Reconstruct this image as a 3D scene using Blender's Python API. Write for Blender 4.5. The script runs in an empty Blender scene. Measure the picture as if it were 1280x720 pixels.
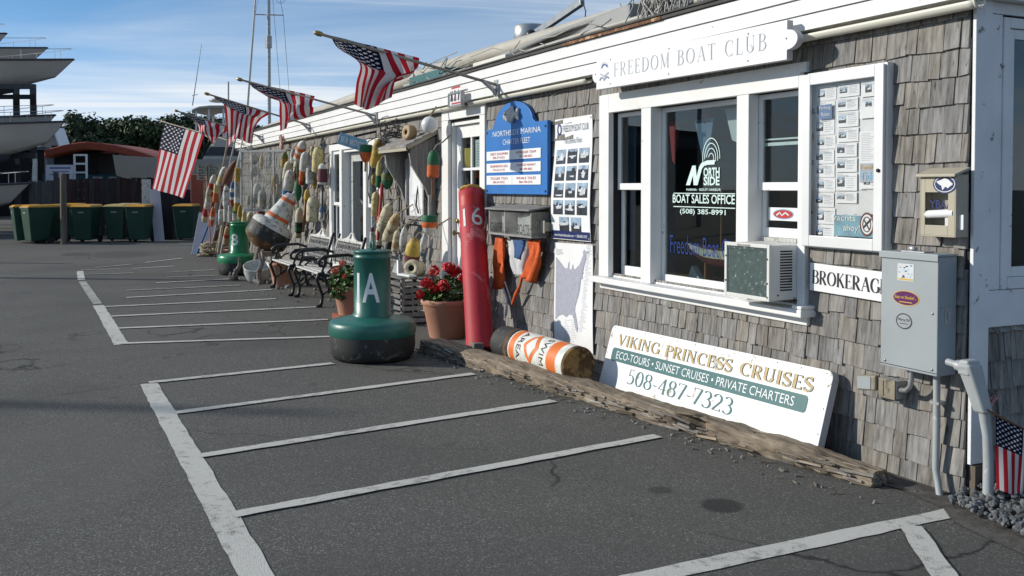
import bpy, bmesh, math, random
from mathutils import Vector, Matrix, noise as mnoise
random.seed(7)
V = Vector
S = bpy.context.scene
# ------------------------------------------------------------------ camera
F, CX, CY = 1200.0, 640.0, 268.0
AL = math.atan(574/1200); PT = math.atan(34/1200)
FH = V((-math.cos(AL), math.sin(AL), 0)); RT = V((math.sin(AL), math.cos(AL), 0)); ZZ = V((0, 0, 1))
FW = math.cos(PT)*FH - math.sin(PT)*ZZ
UP = math.cos(PT)*ZZ + math.sin(PT)*FH
CAM = V((3.18718, -3.94292, 1.5))
def ray(x, y): return FW + RT*((x-CX)/F) + UP*((CY-y)/F)
def fp(x, y, out=0.0):          # a photo point on the plane parallel to the shop front
    d = ray(x, y); return CAM + d*((-out-CAM.y)/d.y)
def gp(x, y, z=0.0):            # a photo point on the ground
    d = ray(x, y); return CAM + d*((z-CAM.z)/d.z)
def ap(x, y, D):                # a photo point at a given depth
    d = ray(x, y); return CAM + d*(D/d.dot(FH))
def plp(x, y, P, n):
    d = ray(x, y); return CAM + d*((P-CAM).dot(n)/d.dot(n))
cd = bpy.data.cameras.new('camera'); cam = bpy.data.objects.new('camera', cd); S.collection.objects.link(cam)
cd.sensor_width = 36; cd.lens = 36*F/1280; cd.shift_y = (CY-360)/1280; cd.clip_start = 0.05; cd.clip_end = 3000
m3 = Matrix((RT, UP, -FW)).transposed(); cam.matrix_world = Matrix.Translation(CAM) @ m3.to_4x4()
S.camera = cam
# ------------------------------------------------------------------ light
SUN = V((-0.63, -1.0, 0.49)).normalized()
EL = math.asin(SUN.z); ROT = math.atan2(SUN.x, SUN.y)
W = bpy.data.worlds.new('World'); S.world = W; W.use_nodes = True
nt = W.node_tree; N = nt.nodes; L = nt.links; N.clear()
def nd(tree, t, **k):
    n = tree.nodes.new(t)
    for a, b in k.items(): setattr(n, a, b)
    return n
out = nd(nt, 'ShaderNodeOutputWorld'); bg = nd(nt, 'ShaderNodeBackground'); bg.inputs['Strength'].default_value = 0.15
sky = nd(nt, 'ShaderNodeTexSky', sky_type='NISHITA', sun_disc=False, sun_elevation=EL, sun_rotation=ROT)
sky.air_density = 1.0; sky.dust_density = 0.2; sky.ozone_density = 1.2
tc = nd(nt, 'ShaderNodeTexCoord')
mp = nd(nt, 'ShaderNodeVectorMath', operation='MULTIPLY'); mp.inputs[1].default_value = (1, 1, 2.4)
ad = nd(nt, 'ShaderNodeVectorMath', operation='ADD'); ad.inputs[1].default_value = (0, 0, 0.10)
nm = nd(nt, 'ShaderNodeVectorMath', operation='NORMALIZE')
L.new(tc.outputs['Generated'], mp.inputs[0]); L.new(mp.outputs[0], ad.inputs[0]); L.new(ad.outputs[0], nm.inputs[0]); L.new(nm.outputs[0], sky.inputs['Vector'])
# cirrus: the view direction projected onto a high flat layer
sp = nd(nt, 'ShaderNodeSeparateXYZ'); L.new(tc.outputs['Generated'], sp.inputs[0])
def mth(tree, op, a, b=None, c=None, clamp=False):
    n = nd(tree, 'ShaderNodeMath', operation=op); n.use_clamp = clamp
    for i, x in enumerate((a, b, c)):
        if x is None: continue
        if isinstance(x, (int, float)): n.inputs[i].default_value = x
        else: tree.links.new(x, n.inputs[i])
    return n.outputs[0]
zc = mth(nt, 'ADD', mth(nt, 'MAXIMUM', sp.outputs[2], 0.0), 0.09)
px_ = mth(nt, 'DIVIDE', sp.outputs[0], zc); py_ = mth(nt, 'DIVIDE', sp.outputs[1], zc)
cb = nd(nt, 'ShaderNodeCombineXYZ'); L.new(px_, cb.inputs[0]); L.new(py_, cb.inputs[1])
def cloud(rot, scale, nscale, lo, hi, detail=8, dist=0.6, loc=(0, 0, 0)):
    m = nd(nt, 'ShaderNodeMapping', vector_type='TEXTURE'); m.inputs['Rotation'].default_value = (0, 0, rot); m.inputs['Scale'].default_value = scale; m.inputs['Location'].default_value = loc
    n = nd(nt, 'ShaderNodeTexNoise'); n.inputs['Scale'].default_value = nscale; n.inputs['Detail'].default_value = detail; n.inputs['Distortion'].default_value = dist; n.inputs['Roughness'].default_value = .58
    r = nd(nt, 'ShaderNodeMapRange'); r.inputs['From Min'].default_value = lo; r.inputs['From Max'].default_value = hi; r.interpolation_type = 'SMOOTHSTEP'
    L.new(cb.outputs[0], m.inputs[0]); L.new(m.outputs[0], n.inputs['Vector']); L.new(n.outputs['Fac'], r.inputs['Value'])
    return r.outputs[0]
c1 = cloud(math.radians(74), (4.5, 0.55, 1), 0.95, 0.50, 0.72, loc=(1.3, 4.1, 0))
c2 = cloud(math.radians(85), (3.0, 1.3, 1), 0.55, 0.42, 0.70, 6, 0.5, loc=(3.7, 1.2, 0))
cm = mth(nt, 'ADD', mth(nt, 'MULTIPLY', c1, 0.75), mth(nt, 'MULTIPLY', c2, 0.6), clamp=True)
hz = nd(nt, 'ShaderNodeMapRange'); hz.interpolation_type = 'SMOOTHSTEP'
hz.inputs['From Min'].default_value = 0.0; hz.inputs['From Max'].default_value = 0.17; hz.inputs['To Min'].default_value = 0.74; hz.inputs['To Max'].default_value = 0.0
L.new(sp.outputs[2], hz.inputs['Value'])
cf = mth(nt, 'ADD', mth(nt, 'MULTIPLY', cm, 0.85), hz.outputs[0], clamp=True)
mx = nd(nt, 'ShaderNodeMix', data_type='RGBA'); mx.inputs['B'].default_value = (5.2, 5.5, 5.8, 1)
tn = nd(nt, 'ShaderNodeMix', data_type='RGBA', blend_type='MULTIPLY'); tn.inputs['Factor'].default_value = 1; tn.inputs['B'].default_value = (.70, .98, 1.10, 1); L.new(sky.outputs[0], tn.inputs['A'])
L.new(mth(nt, 'MINIMUM', cf, 0.92), mx.inputs['Factor']); L.new(tn.outputs['Result'], mx.inputs['A'])
L.new(mx.outputs['Result'], bg.inputs['Color']); L.new(bg.outputs[0], out.inputs[0])
sl = bpy.data.lights.new('sun', 'SUN'); sl.energy = 3.85; sl.angle = math.radians(0.5); sl.color = (1, 0.945, 0.85)
so = bpy.data.objects.new('sun', sl); S.collection.objects.link(so); so.rotation_euler = SUN.to_track_quat('Z', 'Y').to_euler(); so.location = SUN*60
S.view_settings.view_transform = 'Standard'; S.view_settings.look = 'None'; S.view_settings.exposure = 0.14; S.view_settings.gamma = 1
S.cycles.max_bounces = 8; S.cycles.transparent_max_bounces = 12
# ------------------------------------------------------------------ materials
def rgb(h):
    h = h.lstrip('#'); c = [int(h[i:i+2], 16)/255 for i in (0, 2, 4)]
    return tuple(x/12.92 if x <= .04045 else ((x+.055)/1.055)**2.4 for x in c)
MATS = {}
def base(name):
    m = bpy.data.materials.new(name); m.use_nodes = True; MATS[name] = m
    t = m.node_tree; b = t.nodes['Principled BSDF']; return m, t, b
def ramp(t, src, stops):
    r = nd(t, 'ShaderNodeValToRGB'); e = r.color_ramp.elements
    while len(e) < len(stops): e.new(0.5)
    for el, (p, c) in zip(e, stops): el.position = p; el.color = (*c, 1)
    t.links.new(src, r.inputs[0]); return r.outputs['Color']
def noise(t, scale, detail=5, vec=(1, 1, 1), rough=.55, dist=0.0):
    c = nd(t, 'ShaderNodeTexCoord'); mp = nd(t, 'ShaderNodeMapping'); mp.inputs['Scale'].default_value = vec
    n = nd(t, 'ShaderNodeTexNoise'); n.inputs['Scale'].default_value = scale; n.inputs['Detail'].default_value = detail; n.inputs['Roughness'].default_value = rough; n.inputs['Distortion'].default_value = dist
    t.links.new(c.outputs['Object'], mp.inputs[0]); t.links.new(mp.outputs[0], n.inputs['Vector']); return n.outputs['Fac']
def mixc(t, f, a, b):
    m = nd(t, 'ShaderNodeMix', data_type='RGBA')
    for s, k in ((f, 'Factor'), (a, 'A'), (b, 'B')):
        if isinstance(s, (int, float)): m.inputs[k].default_value = s
        elif isinstance(s, tuple): m.inputs[k].default_value = (*s[:3], 1)
        else: t.links.new(s, m.inputs[k])
    return m.outputs['Result']
def mrange(t, s, a, b, c=0., d=1.):
    n = nd(t, 'ShaderNodeMapRange'); n.inputs['From Min'].default_value = a; n.inputs['From Max'].default_value = b; n.inputs['To Min'].default_value = c; n.inputs['To Max'].default_value = d
    t.links.new(s, n.inputs['Value']); return n.outputs[0]
def bump(t, b, h, strength, dist=.01):
    n = nd(t, 'ShaderNodeBump'); n.inputs['Strength'].default_value = strength; n.inputs['Distance'].default_value = dist
    t.links.new(h, n.inputs['Height']); t.links.new(n.outputs[0], b.inputs['Normal'])
def M(name, col, rough=.6, var=.18, scale=9, metal=0, bmp=.15, bscale=45, dirt=None, damt=.0, dscale=5, vec=(1, 1, 1), coat=0, spec=.4, rnd=0.):
    """painted / plain surface: colour breakup, optional dirt or chips in patches"""
    if isinstance(col, str): col = rgb(col)
    m, t, b = base(name)
    n = noise(t, scale, 6, vec)
    a = tuple(c*(1-var) for c in col); z = tuple(min(1, c*(1+var*.6)) for c in col)
    c = ramp(t, n, [(.32, a), (.68, z)])
    if rnd:
        g = nd(t, 'ShaderNodeNewGeometry')
        hs = nd(t, 'ShaderNodeHueSaturation'); t.links.new(c, hs.inputs['Color']); t.links.new(mrange(t, g.outputs['Random Per Island'], 0, 1, 1-rnd, 1+rnd), hs.inputs['Value']); c = hs.outputs[0]
    if dirt is not None:
        if isinstance(dirt, str): dirt = rgb(dirt)
        d = noise(t, dscale, 9, vec, .68, .4)
        c = mixc(t, mrange(t, d, .72-damt*.45, .74-damt*.38), c, dirt)
    t.links.new(c, b.inputs['Base Color']); b.inputs['Roughness'].default_value = rough; b.inputs['Metallic'].default_value = metal
    b.inputs['Specular IOR Level'].default_value = spec
    if coat: b.inputs['Coat Weight'].default_value = coat
    if bmp: bump(t, b, noise(t, bscale, 5, vec), bmp, .006)
    return m
def wood(name, c0, c1, axis=2, gs=30, rough=.85, rnd=.0, bmp=.5, crack=None):
    """weathered wood with grain along one axis; every loose piece gets its own tone"""
    m, t, b = base(name)
    v = [1, 1, 1]; v[axis] = .07
    g = noise(t, gs, 8, tuple(v), .65, .3); big = noise(t, 2.2, 4)
    f = mth(t, 'ADD', mth(t, 'MULTIPLY', g, .75), mth(t, 'MULTIPLY', big, .25))
    c = ramp(t, f, [(.33, c0), (.66, c1)])
    if rnd:
        geo = nd(t, 'ShaderNodeNewGeometry'); hs = nd(t, 'ShaderNodeHueSaturation'); r = geo.outputs['Random Per Island']
        t.links.new(c, hs.inputs['Color']); t.links.new(mrange(t, r, 0, 1, 1-rnd, 1+rnd), hs.inputs['Value'])
        t.links.new(mrange(t, mth(t, 'FRACT', mth(t, 'MULTIPLY', r, 7.3)), 0, 1, .25, 1.05), hs.inputs['Saturation']); c = hs.outputs[0]
    if crack:
        k = noise(t, gs*1.3, 9, tuple(v), .72, .2); c = mixc(t, mrange(t, k, .57 if axis == 0 and gs == 30 and not rnd else .60, .66), c, crack)
    t.links.new(c, b.inputs['Base Color']); b.inputs['Roughness'].default_value = rough; b.inputs['Specular IOR Level'].default_value = .2
    bump(t, b, g, bmp, .008); return m
WHITE = (.78, .78, .76)
M('white_paint', WHITE, .5, .06, 3, bmp=.12, dirt=(.42, .40, .36), damt=.16, dscale=7)
M('white_trim_worn', (.74, .75, .75), .6, .10, 3, bmp=.3, dirt=(.24, .22, .20), damt=.22, dscale=9)
M('gutter_cream', (.72, .70, .60), .4, .08, 2, bmp=.03, dirt=(.45, .43, .33), damt=.2, dscale=2)
M('sign_white', (.80, .80, .79), .45, .04, 4, bmp=.06, dirt=(.5, .48, .42), damt=.10, dscale=4)
M('sign_worn', (.79, .79, .77), .5, .05, 4, bmp=.1, dirt=(.36, .33, .26), damt=.26, dscale=6)
M('sign_edge', (.45, .45, .47), .6, .1, 8, dirt=(.25, .24, .24), damt=.3)
M('letter_slate', (.16, .20, .27), .6, .15, 20, bmp=0)
M('letter_black', (.02, .02, .022), .5, .2, 20, bmp=0)
M('letter_white', (.78, .8, .8), .5, .05, 10, bmp=0)
M('letter_pale_green', (.62, .78, .73), .5, .05, 10, bmp=0)
M('letter_gold', (.52, .36, .15), .5, .25, 30, bmp=0)
M('letter_teal', (.045, .15, .16), .5, .1, 10, bmp=0)
M('emblem_blue', (.09, .17, .34), .5, .2, 10, bmp=0); M('letter_blue', (.008, .035, .20), .4, .1, 10, bmp=0)
M('letter_red', (.45, .03, .03), .5, .1, 10, bmp=0)
M('letter_orange', (.72, .17, .03), .5, .1, 10, bmp=0)
M('letter_grey', (.42, .44, .48), .5, .1, 10, bmp=0)
M('letter_cream', (.72, .72, .66), .6, .25, 14, bmp=0, dirt=(.3, .35, .3), damt=.2, dscale=20)
M('band_teal', (.035, .13, .13), .45, .12, 5, bmp=.05)
M('sign_blue', (.028, .165, .47), .42, .10, 3, bmp=.05)
M('navy', (.012, .025, .11), .4, .15, 8, bmp=.03)
M('sky_blue', (.22, .46, .62), .5, .3, 14, bmp=.05)
M('photo_dark', (.035, .042, .055), .35, .7, 22, bmp=0)
M('photo_sky', (.32, .42, .53), .35, .45, 14, bmp=0)
M('photo_boat', (.62, .64, .66), .35, .3, 30, bmp=0)
M('paper', (.72, .73, .73), .7, .05, 8, bmp=.05)
M('paper_grey', (.62, .63, .63), .7, .1, 8, bmp=.05)  # slightly greyer paper for backings and small prints
M('map_grey', (.36, .37, .43), .6, .12, 30, bmp=0)
M('steel_grey', (.31, .34, .35), .45, .07, 3, bmp=.04, dirt=(.22, .23, .22), damt=.15, spec=.5)
M('galvanised', (.42, .43, .43), .4, .15, 12, metal=.6, bmp=.05)
M('alu_frame', (.70, .70, .69), .4, .06, 3, bmp=.03, metal=.15)
M('pvc_grey', (.36, .38, .38), .4, .1, 6, bmp=.04, dirt=(.6, .6, .58), damt=.2)
M('weathered_tan', (.25, .215, .155), .6, .25, 9, bmp=.2, dirt=(.12, .10, .08), damt=.35, dscale=14)
M('plastic_tan', (.40, .36, .27), .5, .08, 4, bmp=.04)
M('ac_white', (.66, .66, .62), .5, .07, 4, bmp=.04, dirt=(.32, .27, .2), damt=.22, dscale=9)
M('ac_filter', (.055, .088, .083), .7, .3, 30, bmp=.5, bscale=200, dirt=(.45, .5, .48), damt=.26, dscale=30)
M('black_slot', (.012, .012, .013), .8, .2, 10, bmp=0)
M('rust_brown', (.12, .06, .025), .85, .5, 9, bmp=.5, dirt=(.28, .17, .06), damt=.45, dscale=8)
M('black_rubber', (.030, .030, .029), .65, .4, 6, bmp=.4, bscale=30, dirt=(.11, .11, .095), damt=.36, dscale=9)
M('black_iron', (.016, .016, .017), .4, .3, 14, bmp=.2)
M('iron_grey', (.30, .295, .275), .6, .25, 14, bmp=.25, dirt=(.04, .038, .035), damt=.42, dscale=22)
M('old_frame', (.50, .50, .48), .6, .15, 6, bmp=.2, dirt=(.25, .24, .22), damt=.3, dscale=9)
M('ad_teal', (.17, .33, .40), .5, .25, 12, bmp=0)
M('iron_white', (.60, .59, .54), .55, .15, 8, bmp=.25, dirt=(.12, .11, .10), damt=.32, dscale=14)
M('buoy_green_dark', (.014, .125, .095), .38, .18, 4, bmp=.08, coat=.15, dirt=(.05, .08, .07), damt=.22, dscale=9, spec=.5)
M('buoy_green', (.018, .215, .085), .3, .16, 4, bmp=.05, coat=.25, dirt=(.05, .10, .06), damt=.2, dscale=9)
M('buoy_red', (.44, .022, .035), .62, .18, 4, bmp=.12, dirt=(.56, .15, .15), damt=.40, dscale=3.5, vec=(1, 1, .45))
M('red_band', (.45, .02, .012), .5, .06, 5, bmp=.03)
M('sand_top', (.42, .26, .05), .95, .35, 20, bmp=1, bscale=60)
M('terracotta', (.47, .235, .15), .8, .10, 4, bmp=.2, dirt=(.60, .42, .33), damt=.25, dscale=5)
M('leaf_green', (.055, .12, .022), .5, .5, 20, bmp=0, rnd=.45)
M('geranium', (.58, .012, .018), .55, .35, 60, bmp=0, rnd=.3)
M('geranium_pale', (.62, .16, .10), .55, .35, 60, bmp=0, rnd=.3)
M('soil', (.095, .085, .075), .95, .5, 12, bmp=1)
M('brick', (.28, .075, .045), .85, .25, 15, bmp=.4)
M('rope', (.34, .28, .19), .9, .3, 60, bmp=.5)
M('rope_dark', (.05, .045, .04), .9, .3, 60, bmp=.5)
M('orange_vest', (.62, .105, .02), .75, .2, 10, bmp=.5, bscale=25)
M('vest_pale', (.55, .55, .55), .8, .15, 8, bmp=.4)
M('vest_blue', (.04, .10, .25), .8, .2, 8, bmp=.3)
M('bin_green', (.010, .052, .032), .5, .25, 3, bmp=.08)
M('bin_lid_yellow', (.56, .27, .012), .45, .15, 5, bmp=.05)
M('bin_lid_pale', (.50, .36, .12), .45, .15, 5, bmp=.05)
M('wheel_black', (.015, .015, .015), .7, .2, 5, bmp=.1)
M('boat_white', (.50, .46, .41), .35, .06, 2, bmp=.02, coat=.2)
M('boat_bottom', (.06, .06, .075), .6, .2, 3, bmp=.05)
M('boat_teal', (.015, .10, .13), .5, .15, 3, bmp=.03)
M('canopy_red', (.40, .085, .045), .6, .12, 3, bmp=.06)
M('tarp_grey', (.27, .275, .265), .6, .12, 2, bmp=.3, bscale=6)
M('tarp_beige', (.43, .40, .335), .55, .14, 2, bmp=.2, bscale=8, dirt=(.25, .23, .19), damt=.2)
M('rack_steel', (.055, .06, .065), .6, .25, 6, bmp=.1)
M('grey_siding', (.12, .125, .13), .8, .1, 5, bmp=.2)
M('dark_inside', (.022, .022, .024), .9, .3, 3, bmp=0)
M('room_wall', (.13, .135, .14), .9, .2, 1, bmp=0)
M('roof_felt', (.06, .058, .055), .9, .3, 6, bmp=.6)
M('drip_dark', (.05, .045, .042), .7, .3, 9, bmp=.3, dirt=(.40, .38, .35), damt=.12, dscale=5); M('drip_rust', (.17, .075, .03), .8, .5, 20, bmp=.4, dirt=(.50, .33, .2), damt=.4, dscale=14)
M('curtain_red', (.30, .02, .025), .8, .2, 6, bmp=.2); M('curtain_white', (.55, .55, .55), .8, .1, 6, bmp=.2); M('curtain_blue', (.10, .16, .24), .8, .2, 6, bmp=.2)
M('hull_maroon', (.12, .022, .018), .45, .2, 8, bmp=.05); M('hull_cream', (.60, .54, .40), .45, .1, 8, bmp=.05)
M('varnish', (.20, .085, .03), .4, .3, 15, bmp=.1)
M('chrome', (.4, .4, .4), .4, .05, 3, metal=1, bmp=0)
M('brass', (.35, .24, .10), .35, .2, 6, metal=.8, bmp=.05)
M('purple', (.10, .012, .09), .4, .1, 8, bmp=0); M('yellow', (.60, .40, .06), .45, .1, 8, bmp=0)
M('fish_silver', (.50, .49, .46), .4, .25, 30, bmp=.4, bscale=90)
M('globe_white', (.70, .70, .69), .4, .05, 5, bmp=.02)
M('pole_wood', (.33, .28, .21), .7, .25, 20, bmp=.3)
M('pole_metal', (.35, .36, .36), .35, .15, 12, metal=.5, bmp=.05)
M('spar_metal', (.46, .44, .38), .4, .1, 6, metal=.2, bmp=.05)
M('wire', (.33, .31, .27), .6, .3, 20, bmp=.1); M('wire_dark', (.04, .04, .04), .6, .3, 20, bmp=.1)
M('pebble', (.125, .128, .13), .8, .3, 20, bmp=.3, rnd=.6)
M('stone_pale', (.22, .21, .19), .85, .3, 20, bmp=.4, rnd=.3)
M('enamel', (.52, .53, .50), .4, .15, 5, bmp=.1, dirt=(.25, .23, .2), damt=.25)
M('white_panel', (.55, .53, .58), .5, .08, 4, bmp=.05)
M('bark', (.075, .06, .045), .9, .3, 14, bmp=.6)
M('foliage_pine', (.034, .058, .022), .7, .45, 1.2, bmp=0, rnd=.55)
M('foliage_oak', (.050, .078, .024), .7, .45, 1.2, bmp=0, rnd=.55)
# float colours
for n_, c_ in dict(fw=(.60, .59, .54), fcream=(.56, .50, .34), fyellow=(.56, .38, .07), fmustard=(.38, .24, .035), fpale=(.60, .50, .22), forange=(.62, .13, .03), fred=(.36, .035, .03),
                   fgreen=(.018, .13, .055), fdark=(.012, .05, .045), fblue=(.035, .14, .30), fmaroon=(.14, .03, .045), fblack=(.025, .025, .025), ftan=(.42, .29, .15), folive=(.13, .15, .03), fgrey=(.40, .39, .36), fpink=(.52, .30, .25), fbrown=(.16, .06, .04)).items():
    M(n_, c_, .65, .16, 12, bmp=.3, bscale=60, dirt=tuple(x*.40+.035 for x in c_), damt=.40, dscale=14)
# wood kinds
wood('shingle', (.095, .085, .073), (.345, .318, .280), 2, 40, .9, .15, .8, crack=(.055, .048, .040))
wood('weathered_wood', (.14, .125, .11), (.34, .31, .275), 2, 30, .9, .12, .5)
wood('weathered_board', (.15, .135, .12), (.36, .33, .29), 0, 30, .9, .25, .5, crack=(.05, .045, .04))
wood('crate_wood', (.11, .10, .09), (.27, .25, .225), 0, 30, .9, .3, .5)
wood('fence_grey', (.05, .046, .045), (.10, .095, .09), 2, 14, .9, .25, .4)
wood('fence_red', (.032, .016, .014), (.070, .034, .030), 2, 14, .9, .25, .4)
wood('post_wood', (.09, .075, .06), (.20, .165, .13), 2, 20, .9, 0, .5)
wood('log_splinter', (.045, .032, .022), (.36, .29, .21), 0, 34, .92, .55, .8)
wood('driftwood', (.10, .075, .055), (.26, .205, .155), 2, 20, .9, .1, .6)
wood('log_wood', (.075, .055, .038), (.36, .295, .22), 0, 30, .92, 0, 1.0, crack=(.018, .012, .008))
# asphalt
def asphalt():
    m, t, b = base('asphalt')
    fine = noise(t, 110, 4, (1, 1, 1), .75); mid = noise(t, 5, 6); big = noise(t, .35, 4, (1, 1, 1), .6, .5)
    c = ramp(t, fine, [(.34, (.044, .043, .038)), (.52, (.104, .100, .088)), (.68, (.20, .195, .175))])
    vo = nd(t, 'ShaderNodeTexVoronoi'); vo.inputs['Scale'].default_value = 150; vc = nd(t, 'ShaderNodeTexCoord'); t.links.new(vc.outputs['Object'], vo.inputs['Vector']); vs_ = nd(t, 'ShaderNodeSeparateXYZ'); t.links.new(vo.outputs['Color'], vs_.inputs[0])
    c = mixc(t, .50, c, ramp(t, vs_.outputs[0], [(.0, (.030, .029, .026)), (.55, (.096, .092, .081)), (.84, (.145, .14, .125)), (.97, (.36, .35, .32))]))
    c = mixc(t, mrange(t, mid, .40, .70, 0, .4), c, (.100, .096, .085))
    c = mixc(t, mrange(t, big, .45, .62, 0, .5), c, (.058, .056, .052))
    geo = nd(t, 'ShaderNodeNewGeometry')
    def spot(P, r, e, amt, col, c):
        d = nd(t, 'ShaderNodeVectorMath', operation='SUBTRACT'); d.inputs[1].default_value = P; t.links.new(geo.outputs['Position'], d.inputs[0])
        k = nd(t, 'ShaderNodeVectorMath', operation='MULTIPLY'); k.inputs[1].default_value = (1/r, 1/(r*e), 0); t.links.new(d.outputs[0], k.inputs[0])
        l = nd(t, 'ShaderNodeVectorMath', operation='LENGTH'); t.links.new(k.outputs[0], l.inputs[0])
        v = mth(t, 'ADD', l.outputs['Value'], mth(t, 'MULTIPLY', mth(t, 'SUBTRACT', noise(t, 9, 5), .5), 1.1))
        return mixc(t, mrange(t, v, 1.05, .75, 0, amt), c, col)
    c = spot(gp(902, 632), .115, .95, .75, (.014, .014, .014), c)
    c = spot(gp(825, 613), .07, 1, .55, (.02, .018, .018), c)
    c = spot(gp(150, 318), 1.4, .5, .35, (.03, .03, .032), c)
    c = spot(gp(95, 318), .7, .5, .5, (.02, .02, .022), c)
    rs = random.Random(9)
    for _ in range(9): c = spot((rs.uniform(-6, .8), rs.uniform(-4.2, -1.2), 0), rs.uniform(.02, .06), rs.uniform(.6, 1.4), rs.uniform(.25, .6), (.02, .019, .018), c)
    c = spot((-2.6, -3.9, 0), 1.1, .5, .30, (.135, .13, .115), c); c = spot((-8, -3.0, 0), 2.2, .4, .30, (.12, .115, .102), c)
    cr = nd(t, 'ShaderNodeTexVoronoi', feature='DISTANCE_TO_EDGE'); cr.inputs['Scale'].default_value = .33
    cc = nd(t, 'ShaderNodeTexCoord'); wv = nd(t, 'ShaderNodeVectorMath', operation='ADD'); nn = nd(t, 'ShaderNodeTexNoise'); nn.inputs['Scale'].default_value = 1.6; nn.inputs['Detail'].default_value = 6
    t.links.new(cc.outputs['Object'], nn.inputs['Vector']); t.links.new(cc.outputs['Object'], wv.inputs[0]); sc = nd(t, 'ShaderNodeVectorMath', operation='SCALE'); sc.inputs['Scale'].default_value = .45
    t.links.new(nn.outputs['Color'], sc.inputs[0]); t.links.new(sc.outputs[0], wv.inputs[1]); t.links.new(wv.outputs[0], cr.inputs['Vector'])
    c = mixc(t, mth(t, 'MULTIPLY', mrange(t, cr.outputs['Distance'], .0045, .001), mrange(t, noise(t, .5, 3), .46, .58, 0, .9)), c, (.018, .018, .018))
    t.links.new(c, b.inputs['Base Color']); b.inputs['Roughness'].default_value = .85; b.inputs['Specular IOR Level'].default_value = .3
    bump(t, b, fine, .4, .010)
    # painted line: same aggregate, white worn away in patches
    m, t, b = base('line_paint')
    fine = noise(t, 150, 3, (1, 1, 1), .7); w = noise(t, 13, 10, (1, 1, 1), .72); wb = noise(t, 1.3, 3)
    k = mth(t, 'ADD', mth(t, 'ADD', mth(t, 'MULTIPLY', w, .62), mth(t, 'MULTIPLY', fine, .28)), mth(t, 'MULTIPLY', wb, .25))
    c = mixc(t, mrange(t, k, .585, .71), ramp(t, w, [(.3, (.47, .46, .415)), (.6, (.60, .585, .53))]), (.10, .098, .088))
    t.links.new(c, b.inputs['Base Color']); b.inputs['Roughness'].default_value = .8; bump(t, b, fine, .6, .01)
    m2 = m.copy(); m2.name = 'line_paint_faded'; MATS['line_paint_faded'] = m2
    for n in m2.node_tree.nodes:
        if n.type == 'MAP_RANGE' and abs(n.inputs['From Min'].default_value-.585) < 1e-4: n.inputs['From Min'].default_value = .46; n.inputs['From Max'].default_value = .70
asphalt()
def glass(name, tint=(.9, .95, .95), refl=1.0, rough=.0):
    m = bpy.data.materials.new(name); m.use_nodes = True; t = m.node_tree; t.nodes.clear(); MATS[name] = m
    o = nd(t, 'ShaderNodeOutputMaterial'); mxs = nd(t, 'ShaderNodeMixShader'); tr = nd(t, 'ShaderNodeBsdfTransparent'); gl = nd(t, 'ShaderNodeBsdfGlossy'); lw = nd(t, 'ShaderNodeLayerWeight'); lw.inputs[0].default_value = .5
    fr = mth(t, 'ADD', .03, mth(t, 'MULTIPLY', .75, mth(t, 'POWER', lw.outputs['Facing'], 4.0))); tr.inputs[0].default_value = (*tint, 1); gl.inputs['Roughness'].default_value = rough; gl.inputs['Color'].default_value = (refl, refl, refl, 1)
    t.links.new(fr, mxs.inputs[0]); t.links.new(tr.outputs[0], mxs.inputs[1]); t.links.new(gl.outputs[0], mxs.inputs[2]); t.links.new(mxs.outputs[0], o.inputs[0])
glass('glass', (.80, .86, .86)); glass('glass_case', (.985, .985, .98), .7); glass('glass_dusty', (.86, .87, .86), .8, .08)
def dusty():
    t = MATS['glass_dusty'].node_tree; o = [n for n in t.nodes if n.type == 'OUTPUT_MATERIAL'][0]; prev = o.inputs[0].links[0].from_socket; d = nd(t, 'ShaderNodeBsdfDiffuse'); d.inputs[0].default_value = (.6, .6, .57, 1); mx_ = nd(t, 'ShaderNodeMixShader'); t.links.new(mrange(t, noise(t, 6, 6), .35, .7, .02, .16), mx_.inputs[0]); t.links.new(prev, mx_.inputs[1]); t.links.new(d.outputs[0], mx_.inputs[2]); t.links.new(mx_.outputs[0], o.inputs[0])
dusty()
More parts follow.
